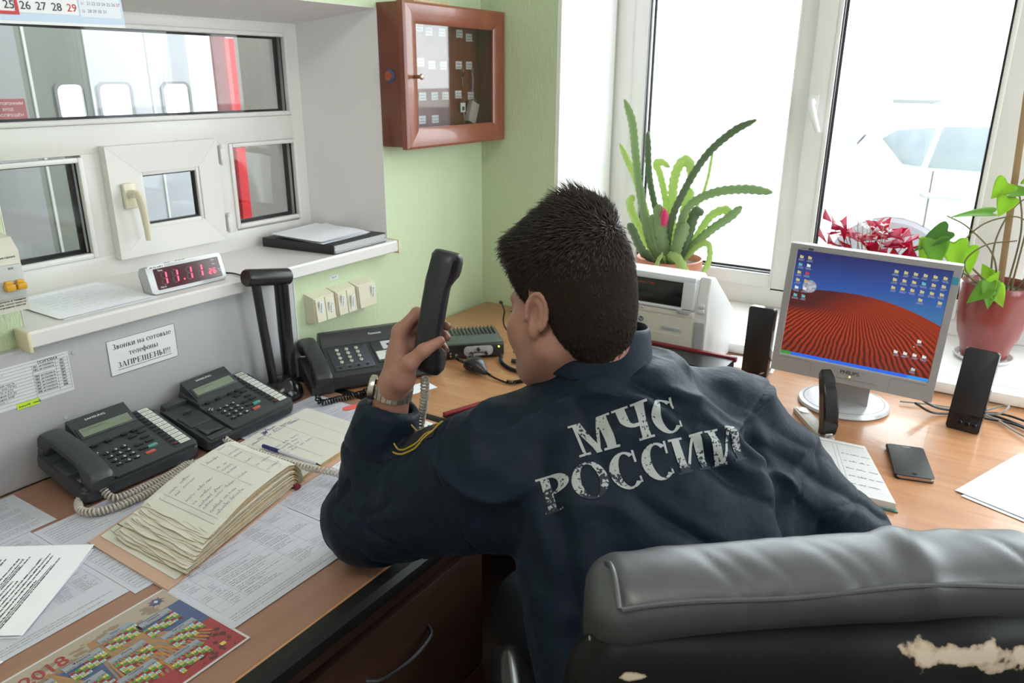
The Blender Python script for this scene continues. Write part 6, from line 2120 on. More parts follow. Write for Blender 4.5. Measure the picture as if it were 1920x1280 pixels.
def folds(p, n):
    c = np.stack([np.interp(p[:, 2], TORSO[:, 0], TORSO[:, i]) for i in (1, 2)], 1)
    u = (p[:, 0] - c[:, 0]) * SU[0] + (p[:, 1] - c[:, 1]) * SU[1]
    v = (p[:, 0] - c[:, 0]) * SF[0] + (p[:, 1] - c[:, 1]) * SF[1]
    z = p[:, 2]
    d = np.zeros(len(p))
    tl, LL, radl = along(p, SHL, ELL); tr_, LR, radr = along(p, SHR, ELR)
    dl = np.linalg.norm(radl, axis=1); drr = np.linalg.norm(radr, axis=1)
    onL = (dl < .10) & (tl > .02) & (u < -.10); onR = (drr < .11) & (tr_ > .02) & (u > .10)
    back = np.clip((-v - .02) / .06, 0, 1)
    # cloth drawn from the nape towards both armholes, and slack over the blades
    w = .10 * vnoise(p * 7.0)
    s1 = u * .8 + z * 1.0 + w * .35
    q = np.abs(vnoise(np.stack([s1 * 15, u * 4.2 + 9, v * 3 + 3], 1)))
    d += back * (q - .22) * .014
    q2 = 1 - np.abs(vnoise(np.stack([(u * .25 - z * .9) * 13 + w * 9, u * 5 + 20, v * 4 + 5], 1)))
    d += (q2 ** 3 - .35) * .0075 * np.clip((z - .86) / .12, 0, 1)
    # vertical gathers beside the armholes
    for sgn, amp in ((1, .011), (-1, .007)):
        g = np.exp(-((u - sgn * .168 - sgn * .03 * (1.02 - z)) / .016) ** 2) * np.clip((z - .72) / .1, 0, 1) * np.clip((1.06 - z) / .04, 0, 1) * back
        g2 = np.exp(-((u - sgn * .135 - sgn * .05 * (1.0 - z)) / .024) ** 2) * np.clip((z - .70) / .1, 0, 1) * np.clip((1.03 - z) / .06, 0, 1) * back
        d += -amp * g + amp * .55 * g2
    # folds radiating over the right shoulder
    for k, (u0, z0, sl, wd, am) in enumerate(((.10, 1.075, -.55, .010, .008), (.06, 1.05, -.75, .012, .007), (.135, 1.02, -.9, .011, .008), (.02, 1.09, -.35, .010, .005), (-.06, 1.07, .5, .012, .005))):
        dd = (z - z0) - sl * (u - u0)
        d += am * np.exp(-(dd / wd) ** 2) * np.exp(-((u - u0) / .07) ** 2) * back
    # sleeve compression: rings near the elbow and creases in the crook
    for E_, S_, C_, am in ((ELL, SHL, CUFL, 1.0), (ELR, SHR, CUFR, .8)):
        t, L_, rad = along(p, E_, C_)
        on = (np.linalg.norm(rad, axis=1) < .085) & (t > -.02)
        ph = t * 150 + 3.2 * vnoise(p * 11) + 1.8 * vnoise(p * 23 + 7)
        crook = (S_ - E_) / np.linalg.norm(S_ - E_)
        rn = rad / (np.linalg.norm(rad, axis=1, keepdims=True) + 1e-6)
        inner = .35 + .65 * np.clip(rn @ crook, 0, 1)
        d += np.where(on, (np.abs(np.sin(ph * .5)) - .5) * .0058 * am * inner * np.exp(-((t - .05) / .055) ** 2), 0)
        t2, L2, rad2 = along(p, S_, E_)
        on2 = (np.linalg.norm(rad2, axis=1) < .10) & (t2 > .05)
        ph2 = t2 * 52 + 9 * vnoise(p * 7 + 3) + 3 * vnoise(p * 17)
        d += np.where(on2, (1 - np.abs(np.sin(ph2 * .5))) ** 3 * -.0032 * am * np.clip((t2 - .04) / .06, 0, 1), 0)
    # seams: armhole, yoke of the cuff, sleeve seam
    for sgn, S_, E_ in ((-1, SHL, ELL), (1, SHR, ELR)):
        t, L_, rad = along(p, S_, E_)
        d += -.0022 * np.exp(-((t - .012 + .25 * (p[:, 2] - 1.02)) / .0035) ** 2) * (np.linalg.norm(rad, axis=1) < .13)
        t3 = t
        d += -.0012 * np.exp(-((t3 - .215) / .003) ** 2) * (np.linalg.norm(rad, axis=1) < .10)
    t, L_, rad = along(p, CUFL, ELL)
    on = (np.linalg.norm(rad, axis=1) < .075)
    d += np.where(on, -.0018 * np.exp(-((t - .075) / .003) ** 2) + .0014 * np.clip(1 - np.abs(t - .035) / .04, 0, 1), 0)
    d += .0016 * vnoise(p * 34)
    return d * 1.7


jV = jV + jN * folds(jV, jN)[:, None]
jV = relax(jV, jF, 1, .35)
jacket = np_mesh('jacket', jV + MANI, jF, NAVY, man)
JBVH = BVHTree.FromPolygons([tuple(v) for v in jV], [tuple(int(i) for i in q) for q in jF])

# stand collar, folded over
col = MB()
CC = np.array([-.502, 1.026, 1.156]); CAX = np.array([-.10, .02, 1.0]) + SU * .20; CAX /= np.linalg.norm(CAX)
cu = SU - CAX * (SU @ CAX); cu /= np.linalg.norm(cu); cf = np.cross(CAX, cu)
if cf @ SF < 0: cf = -cf


def colfn(u, v):
    a = PI * (.5 + .10) + (u) * (2 * PI - .20 * PI)         # open at the front
    prof = [(.0715, -.020), (.0725, .0), (.0700, .020), (.0680, .034), (.0700, .0385), (.0745, .036), (.0785, .020), (.0835, .000), (.0890, -.020), (.0930, -.040), (.0900, -.043), (.080, -.010)]
    k = v * (len(prof) - 1); i = min(int(k), len(prof) - 2); t = k - i
    r = prof[i][0] * (1 - t) + prof[i + 1][0] * t; hh = prof[i][1] * (1 - t) + prof[i + 1][1] * t
    frontness = math.sin(a)                                  # +1 at the throat
    hh -= .014 * max(0, frontness) ** 2
    r += .002 * math.sin(a * 5 + 1) * v - .003
    q = CC + MANI + cu * r * math.cos(a) * 1.02 + cf * r * math.sin(a) * 1.04 + CAX * hh
    return tuple(q)


col.grid(colfn, 72, 30)
col.build('collar', NAVY, man, sharp=0)

# ------------------------------------------------------------------ back print
WHT = mat('worn_print', (.36, .38, .37), .75)
nt, b_, N, L = nodes_of(WHT)
tc = N('ShaderNodeTexCoord'); n1 = N('ShaderNodeTexNoise'); n1.inputs['Scale'].default_value = 26; n1.inputs['Detail'].default_value = 3
n2 = N('ShaderNodeTexNoise'); n2.inputs['Scale'].default_value = 260; n2.inputs['Detail'].default_value = 4
ad = N('ShaderNodeMath'); ad.operation = 'MULTIPLY_ADD'; ad.inputs[1].default_value = .95
rp_ = N('ShaderNodeValToRGB'); rp_.color_ramp.elements[0].position = .97; rp_.color_ramp.elements[0].color = (.38, .40, .39, 1); rp_.color_ramp.elements[1].position = 1.0; rp_.color_ramp.elements[1].color = (.010, .018, .031, 1)
wr = N('ShaderNodeVertexColor'); wr.layer_name = 'wear'
a2 = N('ShaderNodeMath'); a2.operation = 'ADD'
L(tc.outputs['Object'], n1.inputs['Vector']); L(tc.outputs['Object'], n2.inputs['Vector']); L(n1.outputs['Fac'], ad.inputs[0]); L(n2.outputs['Fac'], ad.inputs[2])
L(ad.outputs[0], a2.inputs[0]); L(wr.outputs['Color'], a2.inputs[1]); sb = N('ShaderNodeMath'); sb.operation = 'SUBTRACT'; sb.inputs[1].default_value = .3
L(a2.outputs[0], sb.inputs[0]); L(sb.outputs[0], rp_.inputs[0]); L(rp_.outputs[0], b_.inputs['Base Color'])


def q4(x0, y0, x1, y1): return ('q', [(x0, y0), (x1, y0), (x1, y1), (x0, y1)])
def par(xb, xt, w, y0=0, y1=1): return ('q', [(xb, y0), (xb + w, y0), (xt + w, y1), (xt, y1)])
def arc(cx, cy, rxo, ryo, rxi, ryi, a0, a1, ix=0): return ('a', (cx, cy, rxo, ryo, rxi, ryi, math.radians(a0), math.radians(a1), ix))


SER = .062
GL = {
    'М': (1.24, [par(.12, .12, .085), par(.10, .08, .0), ('q', [(.50, 0), (.66, 0), (.36, 1), (.10, 1)]), ('q', [(.52, 0), (.60, 0), (.92, 1), (.82, 1)]), q4(.82, 0, 1.08, 1), q4(0, 0, .33, SER), q4(.72, 0, 1.18, SER), q4(.0, 1 - SER, .30, 1), q4(.86, 1 - SER, 1.18, 1)]),
    'Ч': (1.02, [q4(.10, .58, .35, 1), arc(.48, .62, .38, .24, .13, .15, 180, 285), q4(.50, .39, .74, .48), q4(.62, 0, .87, 1), q4(.0, 1 - SER, .45, 1), q4(.52, 1 - SER, .97, 1), q4(.52, 0, .97, SER)]),
    'С': (.92, [arc(.48, .50, .46, .515, .22, .455, 48, 312, .03), q4(.765, .66, .83, 1.0), q4(.765, .09, .82, .26)]),
    'Р': (.86, [q4(.12, 0, .36, 1), arc(.36, .735, .47, .265, .20, .205, -90, 90), q4(.0, 0, .49, SER), q4(.0, 1 - SER, .38, 1)]),
    'О': (1.06, [arc(.50, .50, .50, .515, .25, .455, 0, 360)]),
    'И': (1.14, [q4(.10, 0, .34, 1), q4(.76, 0, 1.0, 1), ('q', [(.30, .08), (.38, .06), (.80, .92), (.72, .94)]), q4(.0, 0, .44, SER), q4(.66, 0, 1.10, SER), q4(.0, 1 - SER, .44, 1), q4(.66, 1 - SER, 1.10, 1)]),
}
TXO = np.array([-.467, .812, .975])                        # plane of the print: middle of the lower baseline
TXU = np.array([.207, .222, .050]); TXU /= np.linalg.norm(TXU)
TXN = np.array([.46, -.58, .67]); TXN -= TXU * (TXN @ TXU); TXN /= np.linalg.norm(TXN)
TXV = np.cross(TXN, TXU)


def put_letters(word, x0, y0, hgt, wd, name):
    """each letter is a thin print lying on the cloth"""
    total = sum(GL[c][0] for c in word)
    x = x0
    k = wd / total
    for ci, ch in enumerate(word):
        m = MB(); wear = []
        for kind, dat in GL[ch][1]:
            if kind == 'q':
                P4 = [np.array(p) for p in dat]
                nu = max(1, int(np.linalg.norm(P4[1] - P4[0]) * k / .0045)); nv = max(1, int(np.linalg.norm(P4[3] - P4[0]) * hgt / .0045))
                fn = lambda u, v: (P4[0] * (1 - u) * (1 - v) + P4[1] * u * (1 - v) + P4[2] * u * v + P4[3] * (1 - u) * v)
            else:
                cx, cy, rxo, ryo, rxi, ryi, a0, a1, ix = dat
                nu = 3; nv = max(6, int((a1 - a0) * .4 * hgt / .0045))
                fn = lambda u, v: np.array([cx + ix * (1 - u) + (rxi + (rxo - rxi) * u) * math.cos(a0 + (a1 - a0) * v), cy + (ryi + (ryo - ryi) * u) * math.sin(a0 + (a1 - a0) * v)])

            def pt(u, v):
                g = fn(u, v)
                X, Y = x + g[0] * k, y0 + g[1] * hgt
                o = TXO + TXU * X + TXV * Y + TXN * .15
                hit = JBVH.ray_cast(Vector(o), Vector(-TXN), .4)
                q = np.array(hit[0]) + np.array(hit[1]) * np.sign(np.dot(hit[1], TXN)) * .0011 if hit[0] is not None else TXO + TXU * X + TXV * Y
                lowness = max(0, .32 - g[1]) * .9 if name == 'lower' and ci in (0, 1, 4, 5) else 0
                side = abs(ci - (len(word) - 1) / 2) / len(word)
                wear.append(.3 + (-.16 if name == 'upper' else -.11) + lowness + (.12 * side if name == 'lower' else .0))
                return tuple(q + MANI)
            m.grid(pt, nu, nv)
        ob = m.build('letter', WHT, man, sharp=0)
        ca = ob.data.color_attributes.new('wear', 'FLOAT_COLOR', 'POINT')
        for i, w_ in enumerate(wear): ca.data[i].color = (w_, w_, w_, 1)
        x += GL[ch][0] * k


put_letters('МЧС', .063, .0595, .0505, .160, 'upper')
put_letters('РОССИИ', -.002, .0, .0510, .310, 'lower')

# gold-edged sleeve badge on the left upper arm
GOLD = mat('gold_thread', (.42, .27, .03), .55)
bd = MB()
ua = (ELL - SHL) / np.linalg.norm(ELL - SHL)
bo = np.cross(ua, UPV); bo = bo if bo @ SF > 0 else -bo
bo = bo * -.15 + UPV * .95; bo -= ua * (bo @ ua); bo /= np.linalg.norm(bo); bs = np.cross(ua, bo)


def onsleeve(s_, a_):
    o = SHL + ua * s_ + bo * .125 + bs * a_
    h_ = JBVH.ray_cast(Vector(o), Vector(-bo), .4)
    q = np.array(h_[0]) if h_[0] is not None else SHL + ua * s_ + bo * .088 + bs * a_
    if abs((q - SHL) @ bo - .082) > .022: q = SHL + ua * s_ + bs * a_ + bo * .082
    return tuple(q + bo * .0016 + MANI)


bd.grid(lambda u, v: onsleeve(.020 + .10 * u, -.036 + .072 * v), 10, 8, 0)
for r_ in (1.0, .82):
    pts = [onsleeve(.070 + .052 * r_ * math.cos(t_), .038 * r_ * math.sin(t_)) for t_ in np.linspace(0, 2 * PI, 33)[:-1]]
    bd.tube(pts, .0016, 6, 1, closed=True)
for i in range(9): bd.tube([onsleeve(.030 + i * .009, .018), onsleeve(.033 + i * .009, .024)], .0014, 5, 1)
bd.build('sleeve_badge', [mat('badge_black', (.01, .01, .012), .7), GOLD], man)['label'] = 'round dark badge edged in gold thread'

# ------------------------------------------------------------------ trousers, shoes
tr_ = Field()
HIP = [np.array([-.25, .93, .625]) + SU * s_ * .095 for s_ in (-1, 1)]
tr_.ell((-.25, .935, .64), (.19, .15, .11), np.stack([SU, SF, UPV], 1), .04)
feet = []
for h_, s_ in zip(HIP, (-1, 1)):
    kn = h_ + SF * .40 + SU * s_ * .05 + np.array([0, 0, -.06]); an = kn + SF * .03 + np.array([0, 0, -.42])
    kn[2] = .57; an[2] = .10
    tr_.cap(h_, kn, .095, .070, .04); tr_.cap(kn, an, .070, .055, .03)
    feet.append(an)
tV, tF = tr_.mesh(.009)
np_mesh('trousers', relax(tV, tF, 2) + MANI, tF, mat('navy_trousers', (.011, .015, .024), .7), man)
for a_ in feet:
    sh = Field(); sh.ell(a_ + SF * .06 + np.array([0, 0, -.055]), (.048, .135, .045), np.stack([SU, SF, UPV], 1), .02); sh.cap(a_, a_ + np.array([0, 0, -.05]), .050, .045, .02)
    sh.add(lambda p: .003 - p[:, 2], a_, .4, .003, 'i')
    sV, sF = sh.mesh(.008)
    np_mesh('shoe', sV + MANI, sF, mat('black_leather', (.012, .012, .012), .35), man)

# ------------------------------------------------------------------ hair: a close cap plus combed strands
hr = Field()
hr.ell(H(0, -.016, .034), (.0800, .102, .0915), E3, .02)
hr.ell(H(0, -.040, -.020), (.0700, .072, .075), E3, .03)
hr.cap(H(0, -.030, -.050), np.array([-.497, 1.026, 1.10]), .0600, .0625, .02)
hr.cap(H(0, -.058, -.030), np.array([-.476, 1.012, 1.12]), .0450, .0430, .02)
hr.ell(H(0, .045, .080), (.056, .045, .034), E3, .03)
hr.ell(H(.010, -.030, .112), (.050, .055, .026), E3, .04)


def hairline(p):
    q = (p - HC.astype(np.float32)) @ HM.astype(np.float32)
    x, y, z = q.T
    # lowest height that hair reaches at each place front to back
    zl = np.interp(y, [-.12, -.075, -.045, -.026, -.016, .004, .014, .026, .040, .060, .075, .10], [-.130, -.122, -.098, -.045, .010, .022, -.022, -.026, .012, .034, .052, .064])
    return (zl - z) * .75


hr.add(hairline, HC, .2, .008, 'i')
hV, hF = hr.mesh(.003)
hV = relax(hV, hF, 2)
hN = vnormals(hV, hF)
HAIR = mat('dark_hair', (.030, .0195, .0145), .42, spec=.5)
q = (hV - HC) @ HM
top = np.clip((q[:, 2] - .03) / .06, 0, 1)
hV2 = hV + hN * (vnoise(q * np.array([160, 60, 90])) * .0016 * (.3 + top))[:, None]
hair = MB()
# strands
vis = np.nonzero(np.isfinite(hN[:, 0]))[0]
pick = RNG.choice(vis, 22000)
SV = []; SFc = []
crown = np.array([.012, -.075, .085])
for n_, i in enumerate(pick):
    p = q[i]; nn_ = hN[i] @ HM
    t_ = float(np.clip((p[2] - .02) / .07, 0, 1))
    fr = float(np.clip((p[1] + .03) / .10, 0, 1))
    fl = p - crown; fl = fl - nn_ * (fl @ nn_); fl /= (np.linalg.norm(fl) + 1e-6)
    fl = fl * .8 + np.array([0, .35 * t_, -.5 * (1 - t_)])
    quiff = math.exp(-((p[0] + .004) / .030) ** 2 - ((p[1] - .030) / .045) ** 2) * (p[2] > .06)
    crest = math.exp(-((p[0]) / .030) ** 2 - ((p[1] + .045) / .030) ** 2) * (p[2] > .07)
    Ln = (.008 + .014 * t_ + .010 * fr * t_) * RNG.uniform(.6, 1.15) * (1 + .7 * crest)
    rnd = RNG.normal(0, .30, 3)
    d0 = nn_ * (.16 + .42 * t_ + 1.3 * crest) + fl * (1.0 - .5 * crest) + rnd * (.26 + .34 * t_)
    d0 /= np.linalg.norm(d0)
    d1 = d0 + fl * .6 - nn_ * .25 * (1 - crest) + rnd * .4; d1 /= np.linalg.norm(d1)
    p0 = p - nn_ * .001; p1 = p0 + d0 * Ln * .5; p2 = p1 + d1 * Ln * .5
    s_ = np.cross(d0, nn_); s_ /= (np.linalg.norm(s_) + 1e-6)
    w_ = (.00055 + .0004 * t_)
    k = len(SV)
    s2 = np.cross(s_, d0)
    SV += [p0 - s_ * w_, p0 + s_ * w_, p0 + s2 * w_, p1 - s_ * w_ * .8, p1 + s_ * w_ * .8, p1 + s2 * w_ * .8, p2, ]
    SFc += [(k, k + 1, k + 4, k + 3), (k + 1, k + 2, k + 5, k + 4), (k + 2, k, k + 3, k + 5), (k + 3, k + 4, k + 6, k + 6), (k + 4, k + 5, k + 6, k + 6), (k + 5, k + 3, k + 6, k + 6)]
SV = np.array(SV) @ HM.T + HC
nb_ = len(hV2)
V = np.concatenate([hV2, SV]); Ftri = [tuple(f_) for f_ in hF] + [tuple(a + nb_ for a in (f_ if f_[2] != f_[3] else f_[:3])) for f_ in SFc]
me = bpy.data.meshes.new('hair'); me.from_pydata([tuple(v) for v in V + MANI], [], Ftri); me.materials.append(HAIR); me.materials.append(mat('hair_undercoat', (.020, .0135, .0105), .9, spec=.08)); me.polygons.foreach_set('material_index', [1] * len(hF) + [0] * len(SFc)); me.shade_smooth()
link('hair', me, man)['label'] = 'short dark brown hair, longer on top'

# ------------------------------------------------------------------ wrist watch
wt = bpy.data.objects.new('wristwatch', None); COL.objects.link(wt); wt.parent = man; wt['label'] = 'steel wristwatch'
fa = (WRL - ELL) / np.linalg.norm(WRL - ELL)
wc = WRL - fa * .004
wd = -hp - fa * (-hp @ fa); wd = wd / np.linalg.norm(wd); wd = wd * .94 + np.cross(fa, wd) * 0; ws = np.cross(fa, wd)
STEEL = mat('watch_steel', (.50, .48, .42), .3, .9)
m = MB()
for i in range(22):
    a0, a1 = 2 * PI * i / 22 + .03, 2 * PI * (i + 1) / 22 - .03
    if abs((i + .5) / 22 - .0) < .06 or abs((i + .5) / 22 - 1.0) < .06: continue
    for row, (l0, l1) in enumerate(((-.010, -.0035), (-.0032, .0032), (.0035, .010))):
        P8 = []
        for rr in (.0315, .0345):
            for ll in (l0, l1):
                for aa in (a0, a1): P8.append(tuple(wc + MANI + (wd * math.cos(aa) + ws * math.sin(aa)) * rr + fa * ll))
        m.add(P8, [(0, 1, 3, 2), (4, 6, 7, 5), (0, 4, 5, 1), (2, 3, 7, 6), (0, 2, 6, 4), (1, 5, 7, 3)])
m.build('bracelet', STEEL, wt)
WMx = frame(wc + MANI + wd * .031, ws, fa)
m = MB(WMx if (Vector(WMx.col[2][:3]) @ Vector(wd)) > 0 else frame(wc + MANI + wd * .031, -ws, fa))
m.lathe([(.020, 0), (.0205, .004), (.0195, .0085), (.0165, .0098)], 32, 0)
m.build('case', STEEL, wt)
m2 = MB(m.xf); m2.lathe([(.0165, .0094), (0, .0095)], 32, 0)
for i in range(12): m2.rect(-.0006, .0125, .0006, .0150, .0098, 1, xf=rotz(i * PI / 6))
m2.rect(-.0008, -.002, .0008, .011, .0100, 1, xf=rotz(.6)).rect(-.0008, -.002, .0008, .008, .0100, 1, xf=rotz(-1.2))
m2.build('dial', [mat('watch_dial', (.20, .13, .19), .25), mat('watch_mark', (.8, .8, .8), .3)], wt)

# ------------------------------------------------------------------ handset in the raised hand
h = handset_mesh(.196, .045)
Bp, Tp = G(.042, .010, .050), G(.232, .030, .050)
ay = (Tp - Bp) / np.linalg.norm(Tp - Bp)
az = -hp * .30 + ht * .9; az -= ay * (az @ ay); az /= np.linalg.norm(az); ax_ = np.cross(ay, az)
ho = h.build('telephone_handset', mat('handset_black', (.016, .017, .022), .4), None)
mid = (Bp + Tp) / 2
ho.matrix_world = Matrix(((ax_[0], ay[0], az[0], mid[0]), (ax_[1], ay[1], az[1], mid[1]), (ax_[2], ay[2], az[2], mid[2]), (0, 0, 0, 1)))
tag(ho, "black telephone handset held up in the man's left hand", 'handset')

# ================================================================== executive chair in the foreground
LEA = mat('black_leather_soft', (.040, .040, .047), .45, spec=1.0, bump=(420, .22, .0006))  # black leather's base lifted to suggest sky reflected in the cushions
LEP = mat('worn_leather', (.006, .006, .0065), .5, spec=.18, bump=(420, .2, .0006))
nt, b_, N, L = nodes_of(LEP)
at_ = N('ShaderNodeVertexColor'); at_.layer_name = 'peel'
tc = N('ShaderNodeTexCoord'); n1 = N('ShaderNodeTexNoise'); n1.inputs['Scale'].default_value = 38; n1.inputs['Detail'].default_value = 6
ma = N('ShaderNodeMath'); ma.operation = 'MULTIPLY_ADD'; ma.inputs[1].default_value = .8
rp_ = N('ShaderNodeValToRGB'); e = rp_.color_ramp.elements
e[0].position = .86; e[0].color = (.006, .006, .0065, 1); e[1].position = .90; e[1].color = (.40, .30, .21, 1)
q = e.new(.98); q.color = (.55, .46, .36, 1)
L(tc.outputs['Object'], n1.inputs['Vector']); L(n1.outputs['Fac'], ma.inputs[0]); L(at_.outputs['Color'], ma.inputs[2]); L(ma.outputs[0], rp_.inputs[0]); L(rp_.outputs[0], b_.inputs['Base Color'])

CHX, CHY, CHA = -.085, .765, math.radians(38.5)
chair = thing('office_chair', 'black leather executive chair in the foreground, its back peeling to beige', 'chair', (CHX, CHY, -.0), CHA)


def sect(prof, xs, name, m, parent, bulge=None, peel=None, crease=None, sub=1):
    """loft a closed (y,z) section along x; bulge(x)->(dy,dz,scale about section centre)"""
    P = spline([(0, *p) for p in prof], 5, closed=True)
    P = np.array(P)[:, 1:]
    c = P.mean(0)
    V = []; n = len(P)
    for x in xs:
        dy, dz, sc_ = bulge(x) if bulge else (0, 0, 1)
        for y, z in P:
            q = np.array([x, c[0] + (y - c[0]) * sc_ + dy, c[1] + (z - c[1]) * sc_ + dz])
            V.append(q)
    V = np.array(V)
    F = [(i * n + j, i * n + (j + 1) % n, (i + 1) * n + (j + 1) % n, (i + 1) * n + j) for i in range(len(xs) - 1) for j in range(n)]
    F = np.array(F)
    if crease is not None:
        N_ = vnormals(V, F)
        V = V + N_ * crease(V)[:, None]
    mb = MB(); mb.V = [tuple(v) for v in V]; mb.F = [tuple(f) for f in F]; mb.I = [0] * len(F)
    mb.F += [tuple(range(n))[::-1], tuple((len(xs) - 1) * n + j for j in range(n))]; mb.I += [0, 0]
    o = mb.build(name, m, parent, sharp=0)
    if peel is not None:
        ca = o.data.color_attributes.new('peel', 'FLOAT_COLOR', 'POINT')
        pv = peel(V)
        for i, w in enumerate(pv): ca.data[i].color = (w, w, w, 1)
    return o


def ends(x, hw, r): # rounding towards the ends of a cushion
    t = max(0, (abs(x) - (hw - r)) / r)
    return math.sqrt(max(.0, 1 - min(1, t) ** 2))


HWc = .262
xs = np.concatenate([np.linspace(-HWc, -HWc + .05, 12), np.linspace(-HWc + .06, HWc - .06, 90), np.linspace(HWc - .05, HWc, 12)])


def crs(V):
    x, y, z = V.T
    up_ = np.clip((z - 1.02) / .04, 0, 1)
    w = vnoise(np.stack([x * 9, y * 9, z * 9], 1)) * .5
    f1 = np.abs(vnoise(np.stack([(x + .5 * y + w * .03) * 34, y * 8 + 4, z * 4], 1)))
    f2 = vnoise(np.stack([x * 8, y * 8, z * 8 + 3], 1))
    dip = -.006 * np.exp(-((x - .085) / .018) ** 2) * up_
    lft = np.exp(-((x + .20) / .07) ** 2)
    return (.35 - f1) * .0055 * up_ * (.5 + lft) + f2 * .006 * up_ + dip


cush = [(-.022, 1.00), (-.032, 1.03), (-.032, 1.056), (-.014, 1.070), (.020, 1.076), (.055, 1.070), (.078, 1.040), (.082, .99), (.076, .94), (.04, .915), (-.01, .93)]
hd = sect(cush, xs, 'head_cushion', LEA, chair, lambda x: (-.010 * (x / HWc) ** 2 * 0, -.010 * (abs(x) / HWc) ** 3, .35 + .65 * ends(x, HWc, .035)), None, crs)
pp = [(x, -.032, 1.060 - .010 * (abs(x) / HWc) ** 3 + .003 * math.sin(x * 23)) for x in np.linspace(-HWc + .022, HWc - .022, 40)]
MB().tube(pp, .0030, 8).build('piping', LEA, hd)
for sx in (-1, 1):
    pp = [(sx * (HWc - .020), -.032 + .10 * t_, 1.056 + .020 * math.sin(PI * min(1, t_ * 1.35))) for t_ in np.linspace(0, .8, 14)]
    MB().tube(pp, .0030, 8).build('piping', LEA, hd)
HWs = .285
xs2 = np.concatenate([np.linspace(-HWs, -HWs + .05, 12), np.linspace(-HWs + .06, HWs - .06, 70), np.linspace(HWs - .05, HWs, 12)])


def peel(V):
    x, y, z = V.T
    bk = (y < -.03)
    a = np.exp(-(((z - (.982 + .010 * np.sin(x * 20))) / .026) ** 2)) * np.clip((x - .005) / .05, 0, 1) * .58
    b = np.exp(-(((x + .225) / .022) ** 2 + ((z - .980) / .008) ** 2)) * .62
    c = np.exp(-(((x + .268) / .010) ** 2 + ((z - .999) / .008) ** 2)) * .62
    d = np.exp(-(((x - .05) / .05) ** 2 + ((z - .990) / .016) ** 2)) * .50
    e_ = np.exp(-(((x + .05) / .008) ** 2 + ((z - .955) / .006) ** 2)) * .55
    return np.maximum.reduce([a, b, c, d, e_]) + .02


shell = [(-.052, .50), (-.066, .62), (-.070, .80), (-.066, .92), (-.060, .985), (-.046, 1.010), (-.018, 1.013), (.004, .97), (.012, .80), (.012, .62), (.006, .50), (-.02, .465)]
sect([(y, z) for y, z in shell], xs2, 'back_shell', LEP, chair, lambda x: (.030 * (abs(x) / HWs) ** 2.2, -.012 * (abs(x) / HWs) ** 4, .72 + .28 * ends(x, HWs, .05)), peel, lambda V: vnoise(V * 14) * .004)
front = [(.012, .52), (.006, .70), (.010, .90), (.035, .905), (.055, .86), (.065, .72), (.062, .60), (.05, .53)]
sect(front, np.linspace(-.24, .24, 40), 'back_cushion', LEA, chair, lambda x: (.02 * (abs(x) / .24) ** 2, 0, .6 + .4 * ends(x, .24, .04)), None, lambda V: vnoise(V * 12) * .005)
seat = [(.06, .43), (.05, .47), (.08, .505), (.25, .500), (.45, .505), (.52, .485), (.535, .45), (.50, .42), (.25, .41)]
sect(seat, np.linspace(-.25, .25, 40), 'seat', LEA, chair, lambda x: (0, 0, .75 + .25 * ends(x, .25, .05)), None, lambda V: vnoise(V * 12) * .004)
for sx in (-1, 1):
    MB().tube(spline([(sx * .26, .10, .44), (sx * .315, .12, .55), (sx * .318, .12, .61), (sx * .318, .17, .64), (sx * .318, .36, .635), (sx * .316, .42, .61), (sx * .312, .40, .55), (sx * .26, .36, .43)], 8), .024, 12, flat=(1, .75)).build('armrest', mat('gloss_armrest', (.012, .012, .012), .2), chair)
MB().cyl((0, .28, .12), (0, .28, .42), .028, 20).build('gas_column', CHROME, chair)
MB().box(-.10, .18, .38, .10, .38, .42, 0, .01).build('mechanism', BLACKP, chair)
for i in range(5):
    a = 2 * PI * i / 5 + .3
    c_, s_ = math.cos(a), math.sin(a)
    lg = MB().tube([(0, .28, .115), (c_ * .15, .28 + s_ * .15, .105), (c_ * .29, .28 + s_ * .29, .078)], [.032, .026, .018], 10, flat=(.7, 1)).build('base_leg', BLACKP, chair)
    MB().cyl((c_ * .29 - s_ * .02, .28 + s_ * .29 + c_ * .02, .030), (c_ * .29 + s_ * .02, .28 + s_ * .29 - c_ * .02, .030), .029, 18).build('caster', BLACKP, lg)

# ================================================================== plants on the deep window board
def leafmat(name, c, t=.35, rough=.45, var=None):
    m = mat(name, c, rough, spec=.4, var=var)
    nt, b, N, L = nodes_of(m)
    out = [n for n in nt.nodes if n.type == 'OUTPUT_MATERIAL'][0]
    tl = N('ShaderNodeBsdfTranslucent'); tl.inputs[0].default_value = (*[min(1, x * 1.5) for x in c], 1)
    mx = N('ShaderNodeMixShader'); mx.inputs[0].default_value = t
    L(b.outputs[0], mx.inputs[1]); L(tl.outputs[0], mx.inputs[2]); L(mx.outputs[0], out.inputs[0])
    return m


SOIL = mat('potting_soil', (.10, .075, .055), .95, bump=(90, 1, .004), var=(70, .5))
TERRA = mat('terracotta_plastic', (.50, .19, .115), .5, var=(8, .08))
CACT = [leafmat('cactus_green', (.27, .37, .18), .35), leafmat('cactus_light', (.42, .52, .21), .40), leafmat('cactus_dark', (.13, .19, .10), .2)]


def pot(name_parent, prof, m, n=48): return MB().lathe(prof, n).build('pot', m, name_parent, sharp=50)


